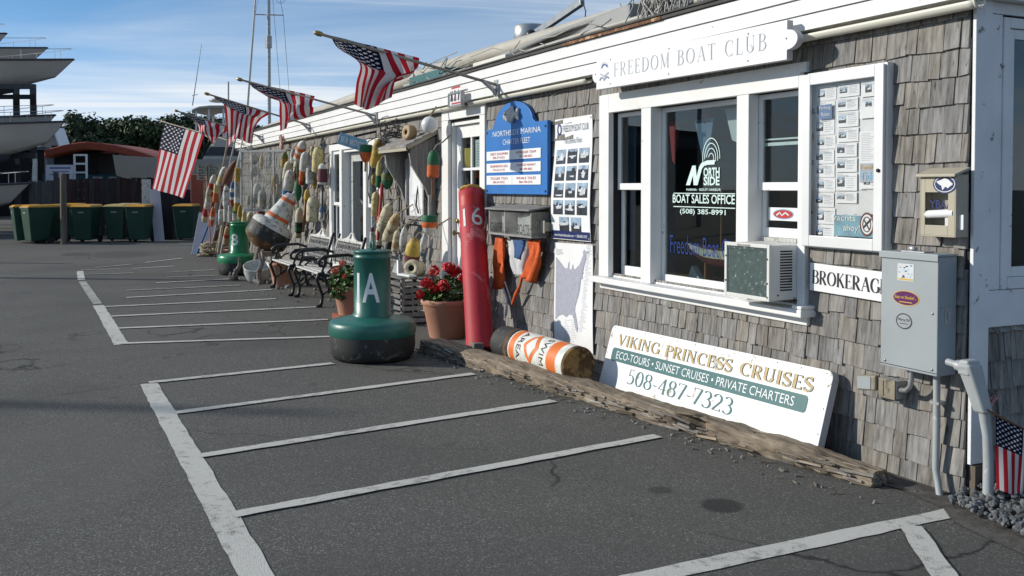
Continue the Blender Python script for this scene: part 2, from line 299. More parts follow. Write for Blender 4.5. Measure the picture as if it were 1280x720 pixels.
def flagmat():
    m, t, b = base('flag_cloth')
    uv = nd(t, 'ShaderNodeUVMap'); uv.uv_map = 'uv'; s = nd(t, 'ShaderNodeSeparateXYZ'); t.links.new(uv.outputs[0], s.inputs[0]); u, v = s.outputs[0], s.outputs[1]
    f = lambda op, *a: mth(t, op, *a)
    odd = f('GREATER_THAN', f('MODULO', f('FLOOR', f('MULTIPLY', v, 13.0)), 2.0), .5)
    c = mixc(t, odd, (.42, .018, .03), (.66, .64, .62))
    can = f('MULTIPLY', f('LESS_THAN', u, .4), f('GREATER_THAN', v, 6/13))
    gx = f('SUBTRACT', f('MULTIPLY', u, 30.0), .5); gy = f('SUBTRACT', f('MULTIPLY', f('SUBTRACT', v, 6/13), 10*13/7), .5)
    ix, iy = f('FLOOR', gx), f('FLOOR', gy)
    par = f('LESS_THAN', f('MODULO', f('ADD', ix, iy), 2.0), .5)
    dx = f('MULTIPLY', f('SUBTRACT', f('SUBTRACT', gx, ix), .5), .0633); dy = f('MULTIPLY', f('SUBTRACT', f('SUBTRACT', gy, iy), .5), .0538)
    d = f('SQRT', f('ADD', f('MULTIPLY', dx, dx), f('MULTIPLY', dy, dy))); a = f('ARCTAN2', dx, dy)
    star = f('LESS_THAN', d, f('ADD', .021, f('MULTIPLY', f('COSINE', f('MULTIPLY', a, 5.0)), .008)))
    inb = f('MULTIPLY', f('MULTIPLY', f('LESS_THAN', ix, 10.5), f('LESS_THAN', iy, 8.5)), f('MULTIPLY', f('GREATER_THAN', ix, -.5), f('GREATER_THAN', iy, -.5)))
    st = f('MULTIPLY', f('MULTIPLY', star, par), inb)
    cc = mixc(t, st, (.006, .008, .032), (.66, .64, .62))
    c = mixc(t, can, c, cc)
    t.links.new(c, b.inputs['Base Color']); b.inputs['Roughness'].default_value = .85; b.inputs['Specular IOR Level'].default_value = .15
    # thin cloth lets some light through
    tl = nd(t, 'ShaderNodeBsdfTranslucent'); ms = nd(t, 'ShaderNodeMixShader'); ms.inputs[0].default_value = .28; t.links.new(c, tl.inputs['Color'])
    o = t.nodes['Material Output']; t.links.new(b.outputs[0], ms.inputs[1]); t.links.new(tl.outputs[0], ms.inputs[2]); t.links.new(ms.outputs[0], o.inputs[0])
flagmat()
# ------------------------------------------------------------------ mesh helpers
class MB:
    def __init__(s): s.v = []; s.f = []; s.m = []; s.s = []; s.uv = None
    def add(s, vs, fs, mi=0, sm=False):
        k = len(s.v); s.v += [V(x) for x in vs]; s.f += [tuple(i+k for i in f) for f in fs]
        s.m += (list(mi) if isinstance(mi, (list, tuple)) else [mi]*len(fs)); s.s += [sm]*len(fs); return s
    def box(s, x0, x1, y0, y1, z0, z1, mi=0):
        return s.hexa([(x0, y0, z0), (x1, y0, z0), (x1, y1, z0), (x0, y1, z0), (x0, y0, z1), (x1, y0, z1), (x1, y1, z1), (x0, y1, z1)], mi)
    def hexa(s, p, mi=0): return s.add(p, [(3, 2, 1, 0), (4, 5, 6, 7), (0, 1, 5, 4), (1, 2, 6, 5), (2, 3, 7, 6), (3, 0, 4, 7)], mi)
    def obox(s, c, ex, ey, ez, mi=0):     # half extents as vectors
        c, ex, ey, ez = V(c), V(ex), V(ey), V(ez)
        return s.hexa([c-ex-ey-ez, c+ex-ey-ez, c+ex+ey-ez, c-ex+ey-ez, c-ex-ey+ez, c+ex-ey+ez, c+ex+ey+ez, c-ex+ey+ez], mi)
    def bar(s, a, b, w, h, mi=0, up=(0, 0, 1)):
        a, b = V(a), V(b); d = (b-a); n = d.normalized(); u = V(up)
        if abs(n.dot(u)) > .98: u = V((0, 1, 0))
        x = n.cross(u).normalized(); y = x.cross(n).normalized()
        return s.obox((a+b)/2, d/2, x*w/2, y*h/2, mi)
    def tube(s, pts, r, n=8, mi=0, cap=True, sm=True):
        pts = [V(p) for p in pts]; R = r if isinstance(r, (list, tuple)) else [r]*len(pts)
        t0 = (pts[1]-pts[0]).normalized(); u = t0.cross(V((0, 0, 1)) if abs(t0.z) < .9 else V((1, 0, 0))).normalized(); vs = []
        for i, p in enumerate(pts):
            t = (pts[min(i+1, len(pts)-1)]-pts[max(i-1, 0)]).normalized(); u = (u-t*u.dot(t)).normalized(); w = t.cross(u)
            vs += [p+(u*math.cos(2*math.pi*k/n)+w*math.sin(2*math.pi*k/n))*R[i] for k in range(n)]
        fs = [(i*n+k, i*n+(k+1) % n, (i+1)*n+(k+1) % n, (i+1)*n+k) for i in range(len(pts)-1) for k in range(n)]
        s.add(vs, fs, mi, sm)
        if cap: s.add(vs[:n], [tuple(range(n))[::-1]], mi); s.add(vs[-n:], [tuple(range(n))], mi)
        return s
    def lathe(s, prof, P=(0, 0, 0), ax=(0, 0, 1), n=20, sm=True, sx=1.0):   # prof: (r, h, mi of the band above)
        P = V(P); ax = V(ax).normalized(); e0 = ax.cross(V((0, 1, 0)) if abs(ax.y) < .9 else V((1, 0, 0))).normalized(); e1 = ax.cross(e0); vs = []
        for q in prof: vs += [P+ax*q[1]+(e0*math.cos(2*math.pi*k/n)*sx+e1*math.sin(2*math.pi*k/n))*q[0] for k in range(n)]
        fs = []; ms = []
        for i in range(len(prof)-1):
            for k in range(n): fs.append((i*n+k, i*n+(k+1) % n, (i+1)*n+(k+1) % n, (i+1)*n+k)); ms.append(prof[i][2] if len(prof[i]) > 2 else 0)
        s.add(vs, fs, ms, sm)
        if prof[0][0] > 1e-4: s.add(vs[:n], [tuple(range(n))[::-1]], ms[0])
        if prof[-1][0] > 1e-4: s.add(vs[-n:], [tuple(range(n))], ms[-1])
        return s
    def prism(s, poly, P, ea, eb, depth, mi=0, mside=None):  # poly in the (ea, eb) plane, thickness backwards along ea x eb
        P, ea, eb = V(P), V(ea), V(eb); n = ea.cross(eb).normalized(); k = len(poly)
        fr = [P+ea*a+eb*b for a, b in poly]; bk = [p-n*depth for p in fr]
        s.add(fr+bk, [tuple(range(k)), tuple(range(2*k-1, k-1, -1))]+[(i, k+i, k+(i+1) % k, (i+1) % k) for i in range(k)], [mi, mi]+[mi if mside is None else mside]*k); return s
    def quad(s, a, b, c, d, mi=0): return s.add([a, b, c, d], [(0, 1, 2, 3)], mi)
    def ball(s, c, r, mi=0, nu=14, nv=9, sc=(1, 1, 1)):
        c = V(c); prof = [(max(1e-5, math.sin(math.pi*i/nv))*r, -math.cos(math.pi*i/nv)*r) for i in range(nv+1)]
        k = len(s.v); s.lathe([(a, b, mi) for a, b in prof], (0, 0, 0), (0, 0, 1), nu)
        for i in range(k, len(s.v)): q = s.v[i]; s.v[i] = V((q.x*sc[0], q.y*sc[1], q.z*sc[2]))+c
        return s
    def build(s, name, mats, parent=None, bevel=0, label=None, recalc=True, seg=2):
        me = bpy.data.meshes.new(name); off = V((0, 0, 0))
        if parent is None and s.v:
            xs = [p.x for p in s.v]; ys = [p.y for p in s.v]; off = V(((min(xs)+max(xs))/2, (min(ys)+max(ys))/2, min(p.z for p in s.v)))
        me.from_pydata([tuple(p-off) for p in s.v], [], s.f)
        if isinstance(mats, str): mats = [mats]
        for x in mats: me.materials.append(MATS[x])
        me.polygons.foreach_set('material_index', s.m); me.polygons.foreach_set('use_smooth', s.s); me.update()
        if recalc:
            b = bmesh.new(); b.from_mesh(me); bmesh.ops.recalc_face_normals(b, faces=b.faces); b.to_mesh(me); b.free()
        o = bpy.data.objects.new(name, me); S.collection.objects.link(o); o.location = off
        if parent is not None:
            o.parent = parent
            if parent.type == 'EMPTY': o.matrix_parent_inverse = Matrix.Translation(-parent.location)
        if bevel:
            bv = o.modifiers.new('bevel', 'BEVEL'); bv.width = bevel; bv.segments = seg; bv.limit_method = 'ANGLE'; bv.angle_limit = math.radians(35)
        if label: o['label'] = label
        return o
def thing(name, label, cat, loc=(0, 0, 0), group=None):
    o = bpy.data.objects.new(name, None); S.collection.objects.link(o); o.location = loc; o.empty_display_size = .1
    return tag(o, label, cat, group)
def tag(o, label, cat, group=None):
    o['label'] = label; o['category'] = cat
    if group: o['group'] = group
    return o
def struct(o, kind='structure'): o['kind'] = kind; return o
def copy_tree(o, parent=None):
    c = o.copy(); S.collection.objects.link(c)
    if parent is not None: c.parent = parent
    for ch in list(o.children): copy_tree(ch, c)
    return c
# lettering --------------------------------------------------------
def font_mesh(txt, bold=0.0, shear=0.0):
    cu = bpy.data.curves.new('t', 'FONT'); cu.body = txt; cu.offset = bold; cu.shear = shear; cu.resolution_u = 3
    ob = bpy.data.objects.new('t', cu); S.collection.objects.link(ob); bpy.context.view_layer.update()
    me = bpy.data.meshes.new_from_object(ob); vs = [v.co.copy() for v in me.vertices]; fs = [tuple(p.vertices) for p in me.polygons]
    bpy.data.objects.remove(ob); bpy.data.curves.remove(cu); bpy.data.meshes.remove(me); return vs, fs
def fit(vs, w, h):
    x0 = min(v.x for v in vs); x1 = max(v.x for v in vs); y0 = min(v.y for v in vs); y1 = max(v.y for v in vs)
    kx = w/(x1-x0) if w else h/(y1-y0); ky = h/(y1-y0)
    return [V(((v.x-x0)*kx, (v.y-y0)*ky, v.z)) for v in vs]
def put_text(mb, txt, P, ex, ey, w, h, mi=0, bold=0.0, shear=0.0, lift=.002, src=None):
    """letters of width w, height h with lower left corner at P, along ex / ey"""
    vs, fs = src if src else font_mesh(txt, bold, shear)
    vs = fit(vs, w, h); P, ex, ey = V(P), V(ex), V(ey); n = ex.cross(ey).normalized()
    mb.add([P+ex*v.x+ey*v.y+n*(lift+v.z) for v in vs], fs, mi)
def wrap_text(mb, txt, C, ax, e0, r, h, w=None, mi=0, bold=0.0):
    """letters wrapped round a cylinder: centred on direction e0, bottom at C"""
    b = bmesh.new(); vs, fs = font_mesh(txt, bold); vs = fit(vs, w, h); bv = [b.verts.new(v) for v in vs]
    for f in fs:
        try: b.faces.new([bv[i] for i in f])
        except ValueError: pass
    bmesh.ops.triangulate(b, faces=b.faces)
    for _ in range(3): bmesh.ops.subdivide_edges(b, edges=[e for e in b.edges if abs(e.verts[0].co.x-e.verts[1].co.x) > r*.12], cuts=1)
    bmesh.ops.triangulate(b, faces=b.faces)
    b.verts.index_update(); x1 = max(v.co.x for v in b.verts); C, ax, e0 = V(C), V(ax).normalized(), V(e0); e0 = (e0-ax*e0.dot(ax)).normalized(); e1 = ax.cross(e0); out = []
    for v in b.verts:
        a = (v.co.x-x1/2)/r; out.append(C+ax*v.co.y+(e0*math.cos(a)+e1*math.sin(a))*(r+.002))
    mb.add(out, [tuple(v.index for v in f.verts) for f in b.faces], mi); b.free()
# a small serif alphabet drawn with a broad nib (thick uprights, thin hairlines)
def _arc(cx, cy, rx, ry, a0, a1, n=14): return [(cx+rx*math.cos(math.radians(a0+(a1-a0)*i/n)), cy+ry*math.sin(math.radians(a0+(a1-a0)*i/n))) for i in range(n+1)]
def _ser(x, y, w=.12): return ('s', [(x-w, y), (x+w, y)])
def _stem(x, y0=0, y1=1): return [('k', [(x, y0), (x, y1)]), _ser(x, y0), _ser(x, y1)]
GL = {
 'A': (.80, [('n', [(.10, 0), (.42, 1)]), ('k', [(.42, 1), (.72, 0)]), ('n', [(.2, .34), (.6, .34)]), _ser(.10, 0, .1), _ser(.72, 0, .11)]),
 'B': (.66, _stem(.14)+[('a', [(.14, 1), (.3, 1)]+_arc(.3, .77, .24, .23, 90, -90)+[(.14, .54)]), ('a', [(.14, .54), (.32, .54)]+_arc(.32, .27, .29, .27, 90, -90)+[(.14, 0)])]),
 'C': (.76, [('a', _arc(.44, .5, .36, .5, 48, 312, 24)), ('n', [(.68, .87), (.68, .66)])]),
 'D': (.78, _stem(.14)+[('a', [(.14, 1), (.3, 1)]+_arc(.3, .5, .42, .5, 90, -90, 20)+[(.14, 0)])]),
 'E': (.62, _stem(.14)+[('n', [(.14, 1), (.54, 1)]), ('n', [(.54, 1), (.54, .84)]), ('n', [(.14, .52), (.44, .52)]), ('n', [(.44, .6), (.44, .43)]), ('n', [(.14, 0), (.58, 0)]), ('n', [(.58, 0), (.58, .18)])]),
 'F': (.58, _stem(.14)+[('n', [(.14, 1), (.54, 1)]), ('n', [(.54, 1), (.54, .84)]), ('n', [(.14, .52), (.44, .52)]), ('n', [(.44, .6), (.44, .43)])]),
 'G': (.80, [('a', _arc(.44, .5, .36, .5, 48, 345, 26)), ('n', [(.68, .87), (.68, .66)]), ('k', [(.72, .04), (.72, .42)]), _ser(.72, .42, .12)]),
 'H': (.80, _stem(.14)+_stem(.64)+[('n', [(.14, .52), (.64, .52)])]),
 'I': (.30, _stem(.15)),
 'K': (.76, _stem(.14)+[('n', [(.16, .40), (.60, 1)]), ('k', [(.30, .58), (.66, 0)]), _ser(.60, 1, .09), _ser(.67, 0, .1)]),
 'L': (.60, _stem(.14)+[('n', [(.14, 0), (.56, 0)]), ('n', [(.56, 0), (.56, .2)])]),
 'M': (.96, [('n', [(.13, 0), (.13, 1)]), ('k', [(.13, 1), (.46, .04)]), ('n', [(.46, .04), (.80, 1)]), ('k', [(.80, 1), (.80, 0)]), _ser(.13, 0, .1), _ser(.80, 0), _ser(.10, 1, .1), _ser(.84, 1, .1)]),
 'N': (.84, [('n', [(.13, 0), (.13, 1)]), ('k', [(.13, 1), (.68, 0)]), ('n', [(.68, 0), (.68, 1)]), _ser(.13, 0, .1), _ser(.10, 1, .1), _ser(.68, 1, .1)]),
 'O': (.86, [('a', _arc(.43, .5, .36, .5, 0, 360, 30))]),
 'P': (.64, _stem(.14)+[('a', [(.14, 1), (.3, 1)]+_arc(.3, .74, .28, .26, 90, -90)+[(.14, .48)])]),
 'R': (.74, _stem(.14)+[('a', [(.14, 1), (.3, 1)]+_arc(.3, .75, .26, .25, 90, -90)+[(.14, .5)]), ('k', [(.32, .5), (.64, 0)]), _ser(.66, 0, .08)]),
 'S': (.60, [('d', _arc(.29, .74, .22, .26, 40, 200, 14)+[(.20, .60), (.40, .42)]+_arc(.29, .26, .25, .26, 20, -140, 14)), ('n', [(.47, .92), (.47, .74)]), ('n', [(.08, .25), (.08, .06)])]),
 'T': (.72, _stem(.36)+[('n', [(.04, 1), (.68, 1)]), ('n', [(.05, 1), (.05, .82)]), ('n', [(.67, 1), (.67, .82)])]),
 'U': (.82, [('k', [(.15, 1), (.15, .34)]), ('a', _arc(.40, .32, .25, .32, 180, 360, 16)), ('n', [(.65, .32), (.65, 1)]), _ser(.15, 1), _ser(.65, 1, .1)]),
 'V': (.78, [('k', [(.08, 1), (.40, 0)]), ('n', [(.40, 0), (.70, 1)]), _ser(.08, 1, .11), _ser(.70, 1, .1)]),
 'W': (1.1, [('k', [(.08, 1), (.34, 0)]), ('n', [(.34, 0), (.56, 1)]), ('k', [(.52, 1), (.78, 0)]), ('n', [(.78, 0), (1.0, 1)]), _ser(.08, 1, .1), _ser(1.0, 1, .1)]),
 '5': (.56, [('n', [(.16, 1), (.48, 1)]), ('n', [(.16, 1), (.13, .55)]), ('a', _arc(.24, .31, .25, .31, 125, -130, 20))]),
 '0': (.60, [('a', _arc(.30, .5, .23, .5, 0, 360, 28))]),
 '8': (.58, [('a', _arc(.29, .76, .19, .24, 0, 360, 22)), ('a', _arc(.29, .26, .23, .27, 0, 360, 22))]),
 '4': (.60, [('n', [(.42, 1), (.05, .28)]), ('n', [(.05, .28), (.56, .28)]), ('k', [(.42, 1), (.42, 0)]), _ser(.42, 0, .1)]),
 '7': (.56, [('n', [(.06, 1), (.52, 1)]), ('n', [(.06, 1), (.06, .86)]), ('k', [(.52, 1), (.20, 0)])]),
 '3': (.56, [('a', _arc(.26, .76, .20, .24, 150, -90, 18)), ('a', _arc(.26, .26, .24, .27, 90, -150, 20))]),
 '2': (.56, [('a', _arc(.27, .73, .22, .27, 165, -35, 18)+[(.06, .02)]), ('n', [(.06, .03), (.50, .03)]), ('n', [(.50, .03), (.50, .16)])]),
 '-': (.34, [('n', [(.05, .36), (.29, .36)]), ('n', [(.05, .38), (.29, .38)])]),
 ' ': (.42, []),
}
def serif_mesh(txt, thick=.15, thin=.045, track=.06):
    vs = []; fs = []; x = 0; k = 0
    for ch in txt:
        w, strokes = GL[ch]
        for kind, pts in strokes:
            k += 1; p = [V((a+x, b, 0)) for a, b in pts]; Lft = []; Rgt = []
            for i, q in enumerate(p):
                t = (p[min(i+1, len(p)-1)]-p[max(i-1, 0)]).normalized(); nrm = V((-t.y, t.x, 0))
                hw = {'k': thick, 'n': thin, 's': thin}.get(kind, thin+(thick-thin)*abs(t.y)**1.6)
                if kind == 'd': hw = thin+(thick-thin)*(1-abs(t.normalized().dot(V((.55, .83, 0)))))**.8 if abs(t.x*t.y) > .05 and t.x*t.y < 0 else thin+(thick-thin)*.35*abs(t.y)
                Lft.append(q+nrm*hw/2+V((0, 0, k*2e-5))); Rgt.append(q-nrm*hw/2+V((0, 0, k*2e-5)))
            b = len(vs); n = len(p); vs += Lft+Rgt; fs += [(b+i, b+n+i, b+n+i+1, b+i+1) for i in range(n-1)]
        x += w+track
    return vs, fs
def board(TL, TR, BL):          # local frame of a flat sign: origin bottom left, ex right, ey up, width, height
    TL, TR, BL = V(TL), V(TR), V(BL); ex = (TR-TL).normalized(); w = (TR-TL).length; ey = (TL-BL); ey = (ey-ex*ey.dot(ex)); h = ey.length; return BL, ex, ey.normalized(), w, h
def rrect(w, h, r, n=5):
    p = []
    for cx, cy, a in ((w-r, r, -90), (w-r, h-r, 0), (r, h-r, 90), (r, r, 180)): p += [(cx+r*math.cos(math.radians(a+90*i/n)), cy+r*math.sin(math.radians(a+90*i/n))) for i in range(n+1)]
    return p
def ell(cx, cy, a, b, n=24): return [(cx+a*math.cos(2*math.pi*i/n), cy+b*math.sin(2*math.pi*i/n)) for i in range(n)]
X1 = V((1, 0, 0)); Z1 = V((0, 0, 1))
# ================================================================== ground
mb = MB(); mb.quad((-420, -420, 0), (420, -420, 0), (420, 420, 0), (-420, 420, 0)); g = mb.build('parking_lot', 'asphalt'); struct(g)
def line(a, b, w0, w1, matn='line_paint', z=.004, n=None):
    """one painted stripe on the asphalt with a slightly ragged edge"""
    a, b = V(a), V(b); a.z = b.z = z; d = (b-a); q = V((-d.y, d.x, 0)).normalized(); n = n or max(6, int(d.length/.10)); vs = []
    for i in range(n+1):
        t = i/n; p = a+d*t; w = w0+(w1-w0)*t
        vs += [p+q*(w/2+random.uniform(-.005, .005)), p-q*(w/2+random.uniform(-.005, .005))]
    m = MB(); m.add(vs, [(2*i, 2*i+1, 2*i+3, 2*i+2) for i in range(n)]); struct(m.build('parking_line', matn))
# bay edge and dividers of the near bay
line(gp(186, 480), gp(332, 740), .13, .13)
for a, b in (((186, 479), (416, 455)), ((219, 517), (592, 468)), ((249, 571), (692, 502)), ((291, 645), (822, 546))): line(gp(*a), gp(*b), .085, .085, z=.008)
line(gp(782, 728), gp(1191, 641), .115, .10); line(gp(1138, 659), gp(1196, 745), .10, .10, z=.008)
# far bay
line(gp(100, 339), gp(102, 350), .11, .11); line(gp(123, 382), gp(152, 431), .13, .13); line(gp(103, 352), gp(122, 380), .11, .11, 'line_paint_faded')
for a, b, f in (((150, 430), (424, 421), 0), ((148, 411), (410, 400), 0), ((137, 396), (400, 384), 0), ((130, 384), (345, 374), 0), ((158, 372.5), (340, 362.5), 0), ((158, 363.5), (300, 357), 1), ((195, 354), (300, 348.5), 0), ((208, 347), (272, 344.5), 1), ((214, 340.5), (268, 337.5), 1), ((104, 343.5), (168, 341.5), 1), ((100, 338), (150, 336.5), 1), ((165, 336), (218, 333), 0), ((120, 335), (165, 330.5), 1), ((182, 328.5), (228, 323), 0)):
    line(gp(*a), gp(*b), .085, .085, 'line_paint_faded' if f else 'line_paint', z=.008)
# loose dark soil along the foot of the wall
m = MB(); vs = []; n = 90
for i in range(n+1):
    x = .25-i*20.5/n; vs += [(x, .05, .011), (x, -.20-.10*mnoise.noise((x*1.3, 3, 0))-.06*mnoise.noise((x*6, 1, 0)), .006)]
m.add(vs, [(2*i, 2*i+1, 2*i+3, 2*i+2) for i in range(n)]); struct(m.build('soil_strip', 'soil'))
m = MB(); vs = [(.02+random.uniform(-.01, .01), -.16+random.uniform(-.02, .02), .007)]
poly = [(.03, -.2), (.2, -.33), (.45, -.38), (.9, -.42), (1.6, -.40), (1.6, 1.2), (.10, 1.2), (.08, .1)]
m.add([(x, y, .008) for x, y in poly], [tuple(range(len(poly)))]); struct(m.build('soil_bed', 'soil'))
def pebbles(name, spots, mats, zk=.35):
    m = MB(); ico = bmesh.new(); bmesh.ops.create_icosphere(ico, subdivisions=1, radius=1); iv = [v.co.copy() for v in ico.verts]; jf = [tuple(v.index for v in f.verts) for f in ico.faces]; ico.free()
    for x, y, r, z in spots:
        q = Matrix.Rotation(random.uniform(0, 6.28), 3, V((random.random(), random.random(), random.random()+.1)).normalized()); s = V((random.uniform(.7, 1.4), random.uniform(.7, 1.2), random.uniform(.5, .9)))
        m.add([(q @ V((v.x*s.x*random.uniform(.8, 1.15), v.y*s.y*random.uniform(.8, 1.15), v.z*s.z)))*r+V((x, y, z+r*zk)) for v in iv], jf)
    return m.build(name, mats)
sp_ = []
for _ in range(3400):
    x = random.uniform(.03, 1.3); y = random.uniform(-.33, .7)
    if y < -.17-.1*min(x, 1)*1.4: continue
    hgt = max(0, min(.10, .10*(1-abs(y-.12)/.5)))
    sp_.append((x, y, random.uniform(.007, .023), hgt*random.uniform(.5, 1)))
struct(pebbles('gravel', sp_, 'pebble'), 'stuff')
sp_ = []
for _ in range(260):
    t = random.random(); x = -.1-t*17; y = -.05-abs(random.gauss(0, .13)); sp_.append((x, y, random.uniform(.004, .013), 0))
for _ in range(90):
    t = random.random(); P = V((-5.0, -.95, 0)).lerp(V((-.3, -.42, 0)), t); sp_.append((P.x+random.gauss(0, .12), P.y-abs(random.gauss(0, .06)), random.uniform(.004, .015), 0))
for _ in range(60): sp_.append((random.uniform(-12.5, -7), random.uniform(-1.6, -.5), random.uniform(.005, .018), 0))
struct(pebbles('gravel_debris', sp_, 'stone_pale'), 'stuff')
m = MB()
for _ in range(46):
    t = random.random(); P = V((-5.2, -1.0, .006)).lerp(V((-.3, -.45, .006)), t)+V((random.gauss(0, .2), random.gauss(0, .08), 0)); a = random.uniform(0, 3.14); l = random.uniform(.02, .09)
    m.bar(P, P+V((math.cos(a)*l, math.sin(a)*l, random.uniform(0, .006))), .006, .004)
struct(m.build('wood_litter', 'log_wood'), 'stuff')
# ================================================================== the shingled shop building
XL = -19.7; ZE = 2.70
B = thing('shop_building', 'long low grey shingled waterfront shop with white trim and a flat roof edge', 'building', (0, 0, 0))
WX0, WX1, WZ0, WZ1 = fp(760, 120, .03).x+.02, fp(999, 100, .03).x, .80, 2.078         # office window opening
DX0, DX1, DZ1 = -6.62, -5.76, 2.20                                                     # white door opening
EX0, EX1, EZ1 = -11.50, -9.20, 2.06                                                    # glazed entry opening
T = .12
def wallboxes(m, y0, y1):
    for x0, x1, z0, z1 in ((XL, EX0, 0, ZE), (EX0, EX1, EZ1, ZE), (EX1, DX0, 0, ZE), (DX0, DX1, DZ1, ZE), (DX1, WX0, 0, ZE), (WX0, WX1, 0, WZ0), (WX0, WX1, WZ1, ZE), (WX1, 0, 0, ZE)): m.box(x0, x1, y0, y1, z0, z1)
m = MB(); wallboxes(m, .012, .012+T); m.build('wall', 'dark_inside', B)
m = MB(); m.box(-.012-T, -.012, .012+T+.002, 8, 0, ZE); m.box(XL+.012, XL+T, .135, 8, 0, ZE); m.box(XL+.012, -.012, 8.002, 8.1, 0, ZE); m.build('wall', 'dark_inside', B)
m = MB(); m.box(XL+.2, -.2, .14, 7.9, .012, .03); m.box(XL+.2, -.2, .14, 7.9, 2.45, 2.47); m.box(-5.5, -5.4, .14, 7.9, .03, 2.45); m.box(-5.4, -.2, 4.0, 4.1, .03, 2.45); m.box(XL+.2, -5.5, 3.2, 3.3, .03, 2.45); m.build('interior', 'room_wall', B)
def shingles(m, org, eu, en, u0, u1, zs, ztop, excl, wmin=.065, wmax=.165, exp=.138):
    """courses of split shakes, every one a loose board; eu runs along the wall, en points out"""
    org, eu, en = V(org), V(eu), V(en); k = 0; z = zs
    while z < ztop:
        iv = [(u0, u1)]; zm = z+exp*.5
        for a, b, c, d in excl:
            if c < zm < d:
                nv = []
                for p, q in iv:
                    if b <= p or a >= q: nv.append((p, q)); continue
                    if a > p: nv.append((p, a))
                    if b < q: nv.append((b, q))
                iv = nv
        wob = lambda u: .010*mnoise.noise((u*.6, z*3, 5))
        for p, q in iv:
            u = p-random.uniform(0, .05)
            while u < q-.012:
                w = random.uniform(wmin, wmax) if random.random() > .15 else random.uniform(.05, .09)
                a = max(u, p)+.0012; b = min(u+w, q)-.002-random.uniform(0, .005); u += w
                if b-a < .015: continue
                zb = z+wob(a)+random.uniform(-.004, .004)+(random.random() < .05)*random.uniform(-.012, .018); zt = min(z+exp+.035, ztop+.01); tb = .014+random.uniform(0, .008); cu = random.uniform(0, .012)*(random.random() < .3); sk = random.uniform(-.004, .004)
                P = lambda uu, zz, o: org+eu*uu+Z1*zz+en*o
                m.add([P(a, zb+sk, 0), P(b, zb-sk, 0), P(b, zt, -.006), P(a, zt, -.006), P(a, zb+sk, tb+cu), P(b, zb-sk, tb+random.uniform(0, .004)), P(b, zt, .0015), P(a, zt, .0015)],
                      [(4, 5, 6, 7), (0, 4, 7, 3), (5, 1, 2, 6), (0, 1, 5, 4), (7, 6, 2, 3)])
        z += exp
EXC = [(WX0-.10, WX1+.07, WZ0-.03, 2.14), (DX0-.05, DX1+.05, -.1, 2.4), (EX0-.05, EX1+.05, -.1, 2.12)]
m = MB(); shingles(m, (0, .006, 0), (1, 0, 0), (0, -1, 0), XL, -.006, -.034, 2.42, EXC); m.build('shingle_siding', 'shingle', B)
m = MB(); shingles(m, (-.006, 0, 0), (0, 1, 0), (1, 0, 0), .118, 7.9, -.034, .82, []); m.build('shingle_siding', 'shingle', B, label='shaded shingles on the end wall')
# weathered white boards of the end wall
m = MB()
m.box(.002, .022, .004, .116, .17, 2.46)
m.build('corner_board', 'white_trim_worn', B, bevel=.003)
m = MB(); m.box(-.004, .016, .120, 3.0, .822, 1.0); m.build('trim_board', 'white_trim_worn', B, bevel=.003, label='peeling white board under the end window')
m = MB(); m.box(-.004, .012, .120, .20, 1.003, 2.33); m.box(-.004, .012, .120, 3.0, 2.333, 2.46); m.box(-.004, .012, 1.45, 3, 1.003, 2.33); m.build('trim_board', 'white_trim_worn', B, bevel=.002)
W2 = MB(); W2.box(-.004, .020, .203, .245, 1.003, 2.32); W2.box(-.004, .020, 1.40, 1.447, 1.003, 2.32); W2.box(-.004, .020, .248, 1.397, 2.27, 2.32); W2.box(-.004, .020, .248, 1.397, 1.003, 1.06)
w2 = W2.build('window', 'white_trim_worn', B, bevel=.003, label='end wall window in peeling white frame')
m = MB(); m.box(-.003, .010, .249, .285, 1.063, 2.266); m.box(-.003, .010, 1.35, 1.396, 1.063, 2.266); m.box(-.003, .010, .287, 1.348, 1.063, 1.11); m.box(-.003, .010, .287, 1.348, 2.22, 2.266); m.build('sash', 'white_trim_worn', w2)
m = MB(); m.box(-.001, .003, .288, 1.347, 1.112, 2.218); m.build('pane', 'glass', w2)
m = MB(); m.box(-.013, -.005, .05, 7.9, .80, 2.46); m.build('wall', 'dark_inside', B)
m = MB(); m.box(-.02, .035, .02, .30, .02, .165); m.build('foundation', 'post_wood', B)
# fascia boards stepping out up to the roof edge, gutter, roof
def wav(x): return .005*mnoise.noise((x*.35, 0, 0))+.0015*mnoise.noise((x*1.7, 3, 0))
def longboard(m, x0, x1, y0, y1, z0, z1, mi=0, n=60, ww=wav):
    vs = []
    for i in range(n+1):
        x = x0+(x1-x0)*i/n; d = ww(x); vs += [(x, y0, z0+d), (x, y1, z0+d), (x, y1, z1+d), (x, y0, z1+d)]
    fs = [(4*i+a, 4*i+(a+1) % 4, 4*i+4+(a+1) % 4, 4*i+4+a) for i in range(n) for a in range(4)]+[(0, 1, 2, 3), tuple(4*n+a for a in (3, 2, 1, 0))]
    m.add(vs, fs, mi)
for a, b, c, d in ((-.112, .0, 2.385, 2.470), (-.126, .004, 2.473, 2.560), (-.142, .004, 2.563, 2.650)):
    m = MB(); longboard(m, XL-.02, .10, a, b, c, d); m.build('fascia', 'white_paint', B)
m = MB(); longboard(m, XL-.04, .12, -.160, .02, 2.654, 2.676, ww=lambda x: wav(x)+.006*mnoise.noise((x*4, 9, 0))); m.build('drip_edge', 'drip_dark', B); m = MB(); longboard(m, -3.75, -2.35, -.166, -.1601, 2.652, 2.674, n=14); m.build('rusty_flashing', 'drip_rust', B, label='rusty torn flashing above the long notched sign')
m = MB(); vs = []; n = 70
